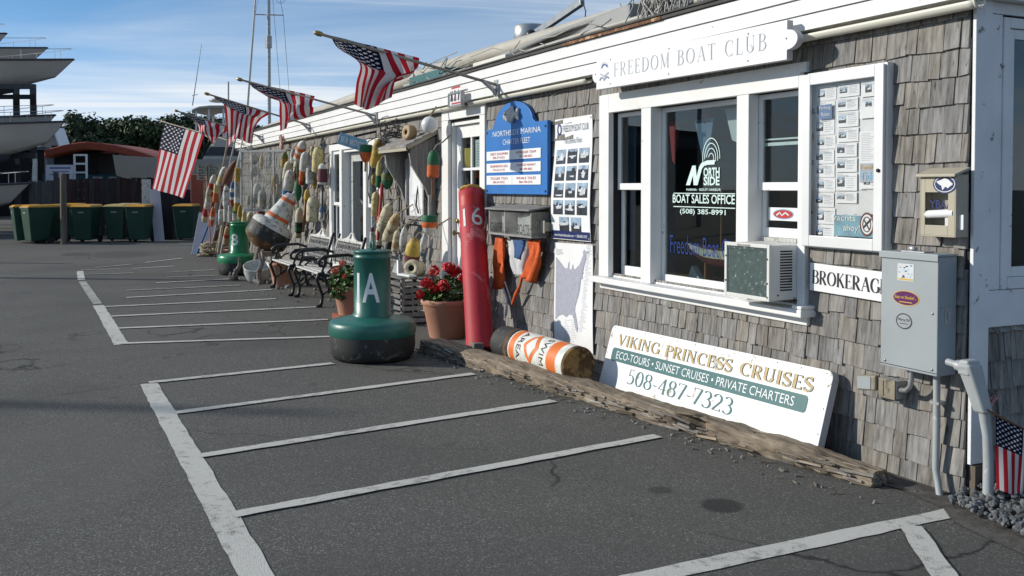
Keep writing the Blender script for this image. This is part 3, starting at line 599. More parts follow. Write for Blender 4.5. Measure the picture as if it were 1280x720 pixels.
for i in range(n+1):
    x = XL-.05+(.18-XL)*i/n; d = wav(x)+.006*mnoise.noise((x*3, 2, 0)); vs += [(x, -.172-.01*mnoise.noise((x*5, 0, 1)), 2.680+d), (x, -.160, 2.697+d), (x, 3.2, 2.93), (x, 8.2, 2.72), (x, 8.2, 2.68), (x, .02, 2.680+d)]
m.add(vs, [(6*i+a, 6*i+(a+1) % 6, 6*i+6+(a+1) % 6, 6*i+6+a) for i in range(n) for a in range(6)]+[tuple(range(6)), tuple(range(6*n+5, 6*n-1, -1))]); m.build('roof', 'roof_felt', B)
def gutter(x0, x1):
    m = MB(); n = 34; k = 9; vs = []; r = .036; c = V((0, -.062, 2.366))
    for i in range(n+1):
        x = x0+(x1-x0)*i/n; d = wav(x)
        for rr in (r, r-.005):
            vs += [(x, c.y-rr*math.cos(math.pi*j/(k-1)), c.z+d-rr*math.sin(math.pi*j/(k-1))) for j in range(k)]
    fs = []
    for i in range(n):
        a, b = i*2*k, (i+1)*2*k
        fs += [(a+j, a+j+1, b+j+1, b+j) for j in range(k-1)]+[(a+k+j, b+k+j, b+k+j+1, a+k+j+1) for j in range(k-1)]+[(a, b, b+k, a+k), (a+k-1, a+2*k-1, b+2*k-1, b+k-1)]
    fs += [(j, k+j, k+j+1, j+1) for j in range(k-1)]+[(n*2*k+j, n*2*k+j+1, n*2*k+k+j+1, n*2*k+k+j) for j in range(k-1)]
    m.add(vs, fs, 0, True); m.build('gutter', 'gutter_cream', B)
gutter(XL-.05, -6.10); gutter(-5.92, -3.50); gutter(-1.20, .085)
m = MB(); m.tube([(.088, -.062+.036*math.cos(t*.6), 2.366-.036*math.sin(t*.6)*1.0) for t in range(0, 11)], .006, 8); m.build('gutter_end', 'gutter_cream', B)
m = MB(); m.box(.024, .10, .02, 7.9, 2.47, 2.66); m.box(.024, .075, .02, 7.9, 2.39, 2.467); m.build('fascia', 'white_trim_worn', B)
# office window ----------------------------------------------------
def bx3(m, a, b, y0, y1, z0, z1, mi=0): m.box(a, b, y0, y1, z0, z1, mi)
cs = MB(); yo = -.036
pA, pB = fp(801, 250, .036).x, fp(813, 250, .036).x; qA, qB = fp(920, 250, .036).x, fp(935, 250, .036).x
cs.box(WX0-.145, WX0, yo, .010, WZ0, 2.222); cs.box(WX1+.062, WX1, yo, .010, WZ0, 2.222); cs.box(WX0, WX1, yo, .010, WZ1, 2.222)
cs.box(pA, pB, yo, .09, WZ0, WZ1-.001); cs.box(qA, qB, yo, .09, WZ0, WZ1-.001)
win = cs.build('window', 'white_paint', B, bevel=.004, label='wide three part office window in white casing')
m = MB(); m.box(WX0-.17, WX1+.12, -.112, .012, WZ0-.046, WZ0-.002); m.box(WX1+.04, WX1+.12, -.11, .0, WZ0-.001, WZ0+.02); m.box(WX0-.14, WX1+.08, -.03, .005, WZ0-.10, WZ0-.048); m.build('sill', 'white_paint', win, bevel=.006)
m = MB(); m.box(WX0+.001, pA-.001, .0, .10, WZ0, WZ0+.012); m.box(pB+.001, qA-.001, .0, .10, WZ0, WZ0+.012); m.box(qB+.001, WX1-.001, .0, .10, WZ0, WZ0+.012); m.build('inner_sill', 'white_paint', win)
def sash(x0, x1, z0, z1, y, w=.032, wb=.05, parent=win, mat='white_paint', gl='glass', t=.03):
    m = MB(); m.box(x0, x0+w, y, y+t, z0, z1); m.box(x1-w, x1, y, y+t, z0, z1); m.box(x0+w, x1-w, y, y+t, z1-w, z1); m.box(x0+w, x1-w, y, y+t, z0, z0+wb)
    s = m.build('sash', mat, parent, bevel=.003); m = MB(); m.box(x0+w-.003, x1-w+.003, y+t*.45, y+t*.45+.005, z0+wb-.003, z1-w+.003); m.build('pane', gl, s); return s
zm = 1.48
sash(WX0+.012, pA-.004, zm, WZ1-.004, .040); sash(WX0+.012, pA-.004, WZ0+.014, zm+.03, .074, wb=.075)
sash(pB+.004, qA-.004, WZ0+.014, WZ1-.004, .058, w=.034, wb=.055)
sash(qB+.004, WX1-.012, zm, WZ1-.004, .040); sR = sash(qB+.004, WX1-.012, 1.19, zm+.03, .074, wb=.06)
m = MB(); m.box(qB+.03, WX1-.03, .066, .072, 1.755, 1.775); m.box(qB+.03, WX1-.03, .066, .072, 1.79, 1.80); m.build('blind_rail', 'white_paint', win)
m = MB()
for i in range(26): m.box(qB+.03+i*.012, qB+.036+i*.012, .05, .07, 1.165, 1.19)
m.build('vent_strip', 'ac_white', win)
# white door ------------------------------------------------------
dc = MB(); dc.box(DX0-.19, DX0, -.03, .010, .02, 2.23); dc.box(DX1, DX1+.13, -.03, .010, .02, 2.23); dc.box(DX0-.19, DX1+.13, -.03, .010, 2.233, 2.355); dc.box(DX0, DX1, -.06, .14, 0, .06)
dr = dc.build('door', 'white_paint', B, bevel=.004, label='white glazed door beside the tall red pile')
m = MB(); m.box(DX0+.001, DX0+.03, .011, .10, .062, DZ1); m.box(DX1-.03, DX1-.001, .011, .10, .062, DZ1); m.box(DX0+.03, DX1-.03, .011, .10, DZ1-.03, DZ1); m.build('jamb', 'white_paint', dr)
gx0, gx1, gz0, gz1 = DX0+.155, DX1-.12, 1.02, 2.03
m = MB(); a, b = DX0+.032, DX1-.032
m.box(a, gx0, .055, .095, .065, 2.165); m.box(gx1, b, .055, .095, .065, 2.165); m.box(gx0, gx1, .055, .095, gz1, 2.165); m.box(gx0, gx1, .055, .095, .065, .24); m.box(gx0, gx1, .055, .095, .88, gz0)
m.box(gx0, gx1, .070, .085, .24, .88); leaf = m.build('door_leaf', 'white_paint', dr, bevel=.004)
m = MB(); cx = (gx0+gx1)/2; m.box(cx-.014, cx+.014, .056, .075, gz0, gz1)
for k in (1, 2): z = gz0+(gz1-gz0)*k/3; m.box(gx0, cx-.015, .056, .075, z-.014, z+.014); m.box(cx+.015, gx1, .056, .075, z-.014, z+.014)
m.build('muntin', 'white_paint', leaf)
m = MB(); m.box(gx0, gx1, .078, .082, gz0, gz1); m.build('pane', 'glass', leaf)
m = MB(); m.lathe([(.012, -.056), (.012, -.03), (.03, -.02), (.03, 0), (.01, .012)], (DX0+.09, 0, 1.0), (0, -1, 0), 14); m.build('knob', 'brass', leaf); m = MB(); m.lathe([(.025, -.056), (.025, -.035), (.01, -.03)], (DX0+.09, 0, 1.13), (0, -1, 0), 14); m.build('lock', 'brass', leaf)
nt_ = MB(); nt_.box(gx0+.03, cx-.08, .088, .09, 1.72, 1.92, 1); nt_.box(cx+.04, gx1-.02, .088, .09, 1.70, 2.0, 0); nt_.box(gx0+.03, cx-.08, .088, .09, 1.12, 1.24, 2); nt_.box(cx+.03, gx1-.04, .088, .09, 1.1, 1.32, 0)
for i in range(9): nt_.box(cx+.07, gx1-.07, .0855, .0875, 1.73+i*.028, 1.74+i*.028, 3)
nt_.build('door_notices', ['paper', 'yellow', 'letter_orange', 'letter_grey'], leaf)
# glazed entry ----------------------------------------------------
ec = MB(); e1, e2, e3, e4 = -11.05, -10.92, -9.82, -9.69
ec.box(EX0-.14, EX0, -.03, .010, .02, 2.155); ec.box(EX1, EX1+.14, -.03, .010, .02, 2.155); ec.box(EX0, EX1, -.03, .010, EZ1, 2.155); ec.box(e1, e2, -.03, .15, .02, EZ1-.001); ec.box(e3, e4, -.03, .15, .02, EZ1-.001)
ec.box(EX0, e1, -.025, .05, .02, .42); ec.box(e4, EX1, -.025, .05, .02, .42); ec.box(e2+.001, e3-.001, .0, .1, 2.02, EZ1-.002)
en = ec.build('door', 'white_paint', B, bevel=.004, label='recessed glazed entry with white sidelight windows')
for x0, x1 in ((EX0+.004, e1-.004), (e4+.004, EX1-.004)): sash(x0, x1, 1.22, EZ1-.004, .0, w=.05, parent=en); sash(x0, x1, .425, 1.25, .034, w=.05, wb=.08, parent=en)
m = MB(); a, b = e2+.01, e3-.01; m.box(a, a+.13, .10, .14, .03, 2.01); m.box(b-.13, b, .10, .14, .03, 2.01); m.box(a+.13, b-.13, .10, .14, 1.88, 2.01); m.box(a+.13, b-.13, .10, .14, .03, .30)
lf = m.build('door_leaf', 'enamel', en, bevel=.004); m = MB(); m.box(a+.13, b-.13, .115, .121, .30, 1.88); m.build('pane', 'glass', lf)
m = MB(); m.tube([(b-.06, .10, 1.02), (b-.06, .06, 1.05), (b-.06, .06, 1.2), (b-.06, .10, 1.23)], .01); m.build('handle', 'chrome', lf)
# ================================================================== signs and fittings on the shop front
def flatsign(name, label, cat, TL, TR, BL, thick, mat, mside=None, poly=None, bevel=.003, group=None):
    P, ex, ey, w, h = board(TL, TR, BL); n = ex.cross(ey); root = thing(name, label, cat, P-n*thick, group)
    pl = poly(w, h) if poly else [(0, 0), (w, 0), (w, h), (0, h)]
    m = MB(); m.prism(pl, P, ex, ey, thick, 0, 1); m.build('panel', [mat, mside or mat], root, bevel=bevel)
    return root, P, ex, ey, w, h
# FREEDOM BOAT CLUB
def notched(w, h):
    r = .13; e = []
    e += [(0, 0)]+[(w-.06, 0), (w-.06, .055)]+[(w-.06+.085*math.sin(math.radians(a)), h/2-(h/2-.055)*math.cos(math.radians(a))) for a in range(15, 180, 15)]+[(w-.06, h-.055), (w-.06, h), (0, h), (0, h-.055)]
    return [(x+.045, y) for x, y in e]+[(.045-.06*math.sin(math.radians(a)), h/2+(h/2-.055)*math.cos(math.radians(a))) for a in range(15, 180, 15)]+[(.045, .055)]
oF = .195
r, P, ex, ey, w, h = flatsign('carved_sign', 'long white notched sign lettered FREEDOM BOAT CLUB over the office window', 'sign', fp(741, 76.5, oF), fp(985, 24.5, oF), fp(741.5, 113, oF), .045, 'sign_white', 'sign_edge', notched)
def serif_line(m, txt, P, ex, ey, w, h, thick=.15, thin=.045, track=.06, lift=.002, mi=0): put_text(m, txt, P, ex, ey, w, h, mi, lift=lift, src=serif_mesh(txt, thick, thin, track))
m = MB(); serif_line(m, 'FREEDOM BOAT CLUB', P+ex*.30+ey*.075, ex, ey, w-.49, .100, .075, .028, .20); m.build('lettering', 'letter_grey', r)
m = MB(); c = P+ex*.165+ey*.115
def strip(m, pts, w, mi, P, ex, ey, lift=.0025):
    p = [V((a, b, 0)) for a, b in pts]; n = ex.cross(ey); vs = []
    for i, q in enumerate(p):
        t = (p[min(i+1, len(p)-1)]-p[max(i-1, 0)]).normalized(); d = V((-t.y, t.x, 0))*w/2
        for s_ in (q+d, q-d): vs.append(P+ex*s_.x+ey*s_.y+n*lift)
    m.add(vs, [(2*i, 2*i+1, 2*i+3, 2*i+2) for i in range(len(p)-1)], mi)
strip(m, _arc(0, .03, .04, .035, 20, 160), .012, 1, c, ex, ey); strip(m, _arc(0, .02, .055, .06, 15, 165), .004, 0, c, ex, ey, .0028)
strip(m, [(-.06, .0), (0, -.022), (.06, .0)], .012, 0, c, ex, ey, .003); strip(m, _arc(-.035, -.07, .035, .04, 20, 150), .010, 1, c, ex, ey, .0032); strip(m, _arc(.035, -.06, .035, .03, 30, 160), .010, 1, c, ex, ey, .0034); strip(m, [(-.03, -.03), (0, -.05), (.03, -.03)], .008, 0, c, ex, ey, .0036)
m.build('emblem', ['letter_grey', 'emblem_blue'], r)
m = MB()
for u, v in ((.25, .21), (.25, .03), (1.0, .20), (1.0, .03), (w-.35, .19), (w-.35, .03), (w-.02, .12), (.03, .12)): m.lathe([(.006, 0), (.006, .003), (0, .004)], P+ex*u+ey*v, ex.cross(ey), 8)
m.build('screw', 'galvanised', r)
# small framed plate over the door
r, P, ex, ey, w, h = flatsign('framed_plate', 'small framed red and grey picture plate over the white door', 'sign', fp(561, 117, .19), fp(577.5, 113, .19), fp(561, 135, .19), .03, 'paper', 'pole_metal')
m = MB(); n_ = ex.cross(ey); fr = P+n_*.001
for a, b, c_, d in ((0, 0, w, .018), (0, h-.018, w, h), (0, .018, .018, h-.018), (w-.018, .018, w, h-.018)): m.prism([(a, b), (c_, b), (c_, d), (a, d)], P+n_*.012, ex, ey, .012)
m.build('frame', 'pole_metal', r); m = MB()
for i, (c_, x) in enumerate(((0, .06), (0, .11), (0, .16), (1, .20), (0, .26))): strip(m, [(x, .06), (x+.02*(-1)**i, .12), (x, .165)], .03, c_, P, ex, ey)
strip(m, [(.08, .195), (.32, .195)], .02, 1, P, ex, ey); strip(m, [(.08, .035), (.34, .035)], .016, 1, P, ex, ey); m.build('picture', ['photo_dark', 'letter_red'], r)
# blue charter board with carved fish
def arched(w, h):
    hb = h*.715; c = w*.47; rx = w*.315; pts = [(0, 0), (w, 0), (w, hb+.03), (c+rx+.05, hb+.03)]
    pts += [(c+rx*math.cos(math.radians(a)), hb+.03+(h-hb-.03)*math.sin(math.radians(a))) for a in range(8, 173, 8)]
    return pts+[(c-rx-.05, hb+.01), (0, hb+.01)]
oB = .06
r, P, ex, ey, w, h = flatsign('charter_sign', 'blue arched board with a silver fish and white name strips', 'sign', V((-5.53, -oB, 2.30)), V((-4.22, -oB, 2.30)), V((-5.53, -oB, 1.435)), .035, 'sign_blue', 'sign_blue', arched)
for tx, u, v, ww_ in (('NORTHSIDE MARINA', .17, .553, 1.02), ('CHARTER FLEET', .40, .468, .58)): m = MB(); put_text(m, tx, P+ex*u+ey*v, ex, ey, ww_, .050, bold=-.006); m.build('lettering', 'letter_white', r)
rows = [(('GREY DOLPHIN', '508-377-0252'), ('INTRUDER TEAM', '781-568-6022')), (('SHANNON SEA', '774-353-4110'), ('SQUEEGEE MONKEY', '508-398-4062')), (('TIGGER TOO', '508-367-0752'), ('WHALE TALES', '860-748-6741'))]
for i, row in enumerate(rows):
    for j, (a, b) in enumerate(row):
        u = .03+j*.585; v = .325-i*.118; m = MB(); m.prism([(0, 0), (.58, 0), (.58, .088), (0, .088)], P+ex*u+ey*v+ex.cross(ey)*.006, ex, ey, .005, 0)
        put_text(m, a, P+ex*(u+.09)+ey*(v+.048)+ex.cross(ey)*.006, ex, ey, .40, .024, 1); put_text(m, b, P+ex*(u+.15)+ey*(v+.014)+ex.cross(ey)*.006, ex, ey, .27, .021, 1); m.build('name_strip', ['sign_white', 'letter_red'], r)
fx = [(-.15, .0), (-.12, .035), (-.06, .06), (.0, .07), (.06, .055), (.105, .022), (.15, .055), (.175, .06), (.165, .0), (.175, -.055), (.15, -.05), (.105, -.018), (.06, -.045), (.03, -.075), (.0, -.055), (-.06, -.055), (-.12, -.035)]
m = MB(); m.prism(fx, P+ex*.60+ey*.735+ex.cross(ey)*.03, ex, ey, .028); m.prism([(-.02, .06), (.06, .05), (.05, .085), (.0, .092)], P+ex*.60+ey*.735+ex.cross(ey)*.02, ex, ey, .018); fo = m.build('carved_fish', 'fish_silver', r, bevel=.014, seg=3)
m = MB(); m.ball(P+ex*.50+ey*.75+ex.cross(ey)*.032, .009, 0, 8, 5); strip(m, [(-.095, .045), (-.085, .0), (-.095, -.045)], .006, 0, P+ex*.60+ey*.735, ex, ey, .0325); m.build('fish_eye', 'letter_black', fo)
m = MB()
for u, v in ((.03, .03), (w-.03, .03), (.03, .6), (w-.03, .6)): m.lathe([(.012, 0), (.012, .005), (0, .007)], P+ex*u+ey*v, ex.cross(ey), 8)
m.build('bolt', 'letter_black', r)
# fleet photo poster, slightly bowed
def bowed(name, label, TL, TR, BL, amp, thick=.004):
    P, ex, ey, w, h = board(TL, TR, BL); n = ex.cross(ey); root = thing(name, label, 'poster', P); m = MB(); k = 14; vs = []
    f = lambda v: amp*math.sin(math.pi*v*1.6+.3)
    for i in range(k+1):
        v = i/k
        for o in (0, thick): vs += [P+ey*h*v+n*(f(v)-o), P+ex*w+ey*h*v+n*(f(v)*.6-o)]
    fs = []
    for i in range(k): a, b = 4*i, 4*i+4; fs += [(a, a+1, b+1, b), (a+2, b+2, b+3, a+3), (a, b, b+2, a+2), (a+1, a+3, b+3, b+1)]
    fs += [(0, 2, 3, 1), (4*k, 4*k+1, 4*k+3, 4*k+2)]
    m.add(vs, fs); m.build('sheet', 'sign_white', root)
    def at(u, v, lift=.0025): return P+ex*u+ey*v+n*(f(v/h)*(1-.4*u/w)+lift)
    return root, at, ex, ey, w, h
def patch(m, at, u0, v0, u1, v1, mi, lift=.0025): m.quad(at(u0, v0, lift), at(u1, v0, lift), at(u1, v1, lift), at(u0, v1, lift), mi)
def snapshot(m, at, u0, v0, u1, v1, base_, sky_='photo_sky', lift=.0025, seed=0):
    """a small printed photograph: dark water, sky band and a pale hull"""
    rr = random.Random(seed); hh = v1-v0; ww_ = u1-u0; patch(m, at, u0, v0, u1, v1, base_, lift)
    k = rr.uniform(.40, .82); patch(m, at, u0, v0+hh*k, u1, v1, base_+1, lift+.0006)
    for _ in range(rr.randint(1, 4)): a = rr.uniform(u0, u1-ww_*.3); patch(m, at, a, v0+hh*k, a+ww_*rr.uniform(.1, .3), v0+hh*min(.97, k+rr.uniform(.05, .22)), base_, lift+.0009)
    for q in range(rr.randint(1, 3)):
        y = v0+hh*rr.uniform(.10, .5); x = u0+ww_*rr.uniform(.03, .4); x2 = u1-ww_*rr.uniform(.03, .35); d = hh*rr.uniform(.07, .2); tl_ = rr.uniform(-.1, .1)*hh
        m.add([at(x, y+d, lift+.0012+q*.0003), at(x+ww_*.1, y, lift+.0012+q*.0003), at(x2-ww_*.05, y+tl_*.5, lift+.0012+q*.0003), at(x2, y+d*1.3+tl_*.5, lift+.0012+q*.0003)], [(0, 1, 2, 3)], base_+2)
        if rr.random() < .6: xm_ = (x+x2)/2; m.add([at(xm_-ww_*.1, y+d, lift+.0014+q*.0003), at(xm_+ww_*.12, y+d, lift+.0014+q*.0003), at(xm_+ww_*.08, y+d*2, lift+.0014+q*.0003), at(xm_-ww_*.04, y+d*2, lift+.0014+q*.0003)], [(0, 1, 2, 3)], base_+2)
r, at, ex, ey, w, h = bowed('fleet_poster', 'tall white poster with rows of boat photos and a navy foot band', V((-4.18, -.030, 2.082)), V((-3.53, -.030, 2.086)), V((-4.165, -.030, 1.055)), .022)
m = MB(); patch(m, at, .004, .006, w-.004, .075, 0); m.build('foot_band', 'navy', r)
m = MB(); put_text(m, 'www.freedomboatclub.com  •  508-385-3323', at(.05, .028, .004), ex, ey, .56, .022); m.build('lettering', 'letter_white', r)
for tx, u, v, ww_, hh in (('FREEDOM BOAT CLUB', .15, h-.115, .44, .055), ('The Dennis Fleet', .17, h-.215, .31, .046)): m = MB(); put_text(m, tx, at(u, v, .006), ex, ey, ww_, hh); m.build('lettering', 'letter_slate', r)
m = MB(); strip(m, _arc(.085, h-.09, .032, .042, 0, 360), .013, 1, at(0, h-.09, .006)-ey*(h-.09), ex, ey, .001); m.build('emblem', ['letter_black', 'letter_blue'], r)
k = 0
for row in range(5):
    for c_ in range(3 if row < 4 else 2):
        m = MB(); k += 1; u = .045+c_*.20+(0 if row < 4 else .10); v = h-.385-row*.155+(.012*row); snapshot(m, at, u, v, u+.165, v+.122, 0, seed=k); m.build('photo', ['photo_dark', 'photo_sky', 'photo_boat'], r)
m = MB()
for u, v in ((.02, .02), (w-.02, .02), (.02, h-.02), (w-.02, h-.02)): m.lathe([(.009, 0), (.007, .005), (0, .006)], at(u, v, 0), ex.cross(ey), 8)
m.build('screw', 'galvanised', r)
# map poster below
r, at, ex, ey, w, h = bowed('map_poster', 'tall white map sheet with a grey east coast outline', V((-4.14, -.026, 1.022)), V((-3.485, -.026, 1.036)), V((-4.14, -.026, .14)), .006)
mapo = [(.03, .60), (.10, .56), (.16, .52), (.20, .50), (.24, .51), (.25, .55), (.27, .57), (.26, .51), (.29, .49), (.31, .51), (.33, .55), (.34, .51), (.36, .50), (.44, .55), (.50, .63), (.52, .69), (.545, .67), (.555, .61), (.52, .55), (.50, .49), (.49, .45), (.50, .43), (.465, .42), (.455, .37), (.45, .33), (.425, .27), (.40, .22), (.375, .17), (.37, .13), (.385, .10), (.405, .04), (.42, -.02), (.405, -.06), (.375, -.01), (.35, .06), (.325, .09), (.27, .09), (.22, .06), (.16, .08), (.09, .06), (.03, .02)]
m = MB(); m.add([at(u, v*.93+.20, .003) for u, v in mapo], [tuple(range(len(mapo)))], 0); m.build('map_print', 'map_grey', r)
m = MB(); rr = random.Random(4)
for i in range(64): v = .16+i*.0115; u = .43+max(0, (v-.2)*.19)+rr.uniform(.0, .03); patch(m, at, u, v, u+rr.uniform(.04, .10), v+.0035, 0, .003)
for i in range(22): v = .05+i*.009; u = .16+rr.uniform(0, .04)+(i % 2)*.12; patch(m, at, u, v, u+rr.uniform(.04, .09), v+.0035, 0, .003)
for i in range(5): patch(m, at, .03, h-.06-i*.011, .03+rr.uniform(.06, .14), h-.055-i*.011, 0, .003)
patch(m, at, .50, h-.075, .59, h-.055, 0, .003); m.build('print_lines', 'letter_grey', r)
# BROKERAGE
r, P, ex, ey, w, h = flatsign('lettered_sign', 'narrow white sign lettered BROKERAGE half behind the grey electrical box', 'sign', V((-1.035, -.03, 1.068)), V((-.28, -.03, 1.052)), V((-1.035, -.03, .910)), .018, 'sign_white', 'sign_edge')
m = MB(); serif_line(m, 'BROKERAGE', P+ex*.022+ey*.040, ex, ey, .545, .080, .17, .045, .06); m.build('lettering', 'letter_black', r)
# VIKING PRINCESS CRUISES leaning on the wall
TL = fp(758, 404, .085); TR = fp(1027, 461, .085); BLp = fp(747, 483, .225)
r, P, ex, ey, w, h = flatsign('leaning_sign', 'big white VIKING PRINCESS CRUISES board leaning on the shingles behind the log', 'sign', TL, TR, BLp, .05, 'sign_worn', 'sign_edge', lambda w, h: rrect(w, h, .045), bevel=.004)
m = MB(); bp = [(a+.085, b+h*.455) for a, b in rrect(w-.23, h*.205, .025)]; m.prism(bp, P+ex.cross(ey)*.0025, ex, ey, .002); m.build('band', 'band_teal', r)
VT = 'VIKING PRINCESS CRUISES'
m = MB(); serif_line(m, VT, P+ex*.125+ey*h*.70, ex, ey, w-.25, h*.185, .215, .085, .08, .002); m.build('lettering', 'letter_teal', r, label='dark outline of the gold heading')
m = MB(); serif_line(m, VT, P+ex*.125+ey*h*.70, ex, ey, w-.25, h*.185, .155, .035, .14-.06, .0038); m.build('lettering', 'letter_gold', r)
m = MB(); put_text(m, 'ECO-TOURS • SUNSET CRUISES • PRIVATE CHARTERS', P+ex*.155+ey*h*.500+ex.cross(ey)*.002, ex, ey, w-.40, h*.115, bold=-.004); m.build('lettering', 'letter_white', r)
m = MB(); serif_line(m, '508-487-7323', P+ex*.37+ey*h*.175, ex, ey, w*.515, h*.225, .115, .045, .06); m.build('lettering', 'letter_teal', r)
m = MB()
for i in range(12):
    for v in (.018, h-.018): m.lathe([(.004, 0), (.004, .002), (0, .003)], P+ex*(.05+i*(w-.1)/11)+ey*v, ex.cross(ey), 6)
for v in (.13, .27, .40):
    for u in (.018, w-.018): m.lathe([(.004, 0), (.004, .002), (0, .003)], P+ex*u+ey*v, ex.cross(ey), 6)
m.build('screw', 'rust_brown', r)
# SEA WITCH
a_ = plp(421.5, 164, fp(456, 180, .16), RT.cross(ZZ)); b_ = plp(455, 174.5, fp(456, 180, .16), RT.cross(ZZ)); c_ = plp(421, 179.5, fp(456, 180, .16), RT.cross(ZZ))
r, P, ex, ey, w, h = flatsign('projecting_sign', 'pale blue SEA WITCH board standing out over the glazed entry', 'sign', a_, b_, c_, .05, 'sky_blue', 'sign_edge')
m = MB(); serif_line(m, 'SEA WITCH', P+ex*w*.07+ey*h*.22, ex, ey, w*.86, h*.56, .22, .08, .08); m.build('lettering', 'letter_white', r)
m = MB(); m.bar(P+ex*w*.5+ey*h-ex.cross(ey)*.03, V(((P+ex*w*.5).x+.1, -.0, 2.25)), .03, .03); m.build('bracket', 'black_iron', r)
# notice board ----------------------------------------------------
NB0 = V((-1.075, 0, 1.157)); nw, nh, ndp = .612, .99, .062
r = thing('notice_board', 'white framed glass notice case crowded with boat listings beside the office window', 'notice board', NB0)
m = MB(); fw_ = .062
def fram(m, x0, z0, w, h, f, y0, y1): m.box(x0, x0+f, y0, y1, z0, z0+h); m.box(x0+w-f, x0+w, y0, y1, z0, z0+h); m.box(x0+f, x0+w-f, y0, y1, z0+h-f, z0+h); m.box(x0+f, x0+w-f, y0, y1, z0, z0+f)
fram(m, NB0.x, NB0.z, nw, nh, .03, -ndp+.014, -.002); m.box(NB0.x+.03, NB0.x+nw-.03, -.012, -.004, NB0.z+.03, NB0.z+nh-.03); m.build('case', 'alu_frame', r, bevel=.003)
m = MB(); fram(m, NB0.x+.008, NB0.z+.008, nw-.016, nh-.016, fw_, -ndp-.006, -ndp+.012); m.build('door_frame', 'alu_frame', r, bevel=.004)
m = MB(); m.box(NB0.x+.065, NB0.x+nw-.065, -ndp, -ndp+.004, NB0.z+.065, NB0.z+nh-.065); m.build('pane', 'glass_case', r)
m = MB(); m.box(NB0.x+.05, NB0.x+nw-.05, -.016, -.013, NB0.z+.05, NB0.z+nh-.05); m.build('backing', 'paper_grey', r)
m = MB(); m.lathe([(.010, 0), (.010, .008), (0, .009)], (NB0.x+nw-.035, -ndp-.006, NB0.z+.43), (0, -1, 0), 10); m.build('lock', 'black_iron', r)
m = MB(); m.box(NB0.x-.012, NB0.x+.02, -ndp-.004, -.01, NB0.z+nh+.001, NB0.z+nh+.01); m.build('hinge', 'black_iron', r)
rr = random.Random(12); y = -.018; k = 0
def nat(u, v, lift=0): return V((NB0.x+.07+u, y-lift, NB0.z+.07+v))
cols = [(0.0, .15), (.165, .155), (.335, .125)]; hz_ = .85
for ci, (u0, cw) in enumerate(cols):
    v = hz_-.005
    while v > (.20 if ci != 0 else .04):
        hh = rr.uniform(.068, .105); v -= hh
        if ci == 2 and .40 < v < .62: v -= .16; continue
        if ci == 2 and v < .24: break
        m = MB(); k += 1; j = rr.uniform(-.008, .008); l0 = .0004*k; patch(m, nat, u0+j, v, u0+j+cw, v+hh-.006, 0, l0)
        pu = u0+j+(.010 if ci != 2 else .03); snapshot(m, nat, pu, v+.022, pu+cw*.36, v+hh-.026, 1, lift=l0+.0005, seed=k)
        for i in range(3): patch(m, nat, u0+j+.008, v+hh-.014-i*.006, u0+j+cw*rr.uniform(.3, .9), v+hh-.011-i*.006, 4, l0+.0008)
        for i in range(6): patch(m, nat, pu+cw*.44, v+.016+i*(hh-.03)/6, pu+cw*.48+cw*rr.uniform(.25, .40), v+.0195+i*(hh-.03)/6, 4, l0+.0008)
        m.build('paper', ['paper', 'photo_dark', 'photo_sky', 'photo_boat', 'letter_grey'], r)
m = MB(); patch(m, nat, .335, .64, .47, .70, 0, .011); patch(m, nat, .335, .40, .455, .57, 0, .011)
for i in range(16): patch(m, nat, .35, .415+i*.0095, .44-rr.uniform(0, .03), .418+i*.0095, 1, .0115)
m.build('paper', ['paper', 'letter_grey'], r)
m = MB(); patch(m, nat, .035, .655, .135, .735, 0, .014); put_text(m, 'Parking', nat(.04, .705, .0145), X1, Z1, .085, .022, 1); put_text(m, 'Rates', nat(.055, .672, .0145), X1, Z1, .065, .020, 1); m.build('paper', ['emblem_blue', 'letter_cream'], r)
m = MB(); patch(m, nat, .345, .30, .465, .40, 0, .014); put_text(m, 'Family', nat(.352, .362, .0145), X1, Z1, .10, .030, 1); put_text(m, 'Tide', nat(.352, .31, .0145), X1, Z1, .10, .045, 2); m.build('paper', ['map_grey', 'yellow', 'sky_blue'], r)
m = MB(); patch(m, nat, .16, .005, .46, .12, 0, .014); put_text(m, 'yachts', nat(.15, .080, .0145), X1, Z1, .17, .042, 1); put_text(m, 'ahoy!', nat(.23, .025, .0145), X1, Z1, .12, .045, 1); m.build('paper', ['ad_teal', 'letter_cream'], r)
m = MB(); o_ = nat(.40, .075, .016)
m.add([o_+X1*a+Z1*b for a, b in ell(0, 0, .050, .064)], [tuple(range(24))], 0); m.add([o_+X1*a+Z1*b+V((0, -.001, 0)) for a, b in ell(0, 0, .040, .053)], [tuple(range(24))], 1)
strip(m, [(-.025, -.02), (.03, .03)], .012, 2, o_, X1, Z1, .002); strip(m, [(-.02, .025), (.02, -.03)], .008, 2, o_, X1, Z1, .0025); strip(m, _arc(0, 0, .028, .04, 0, 360), .005, 0, o_, X1, Z1, .003); m.build('seal_sticker', ['hull_maroon', 'paper', 'photo_dark'], r)
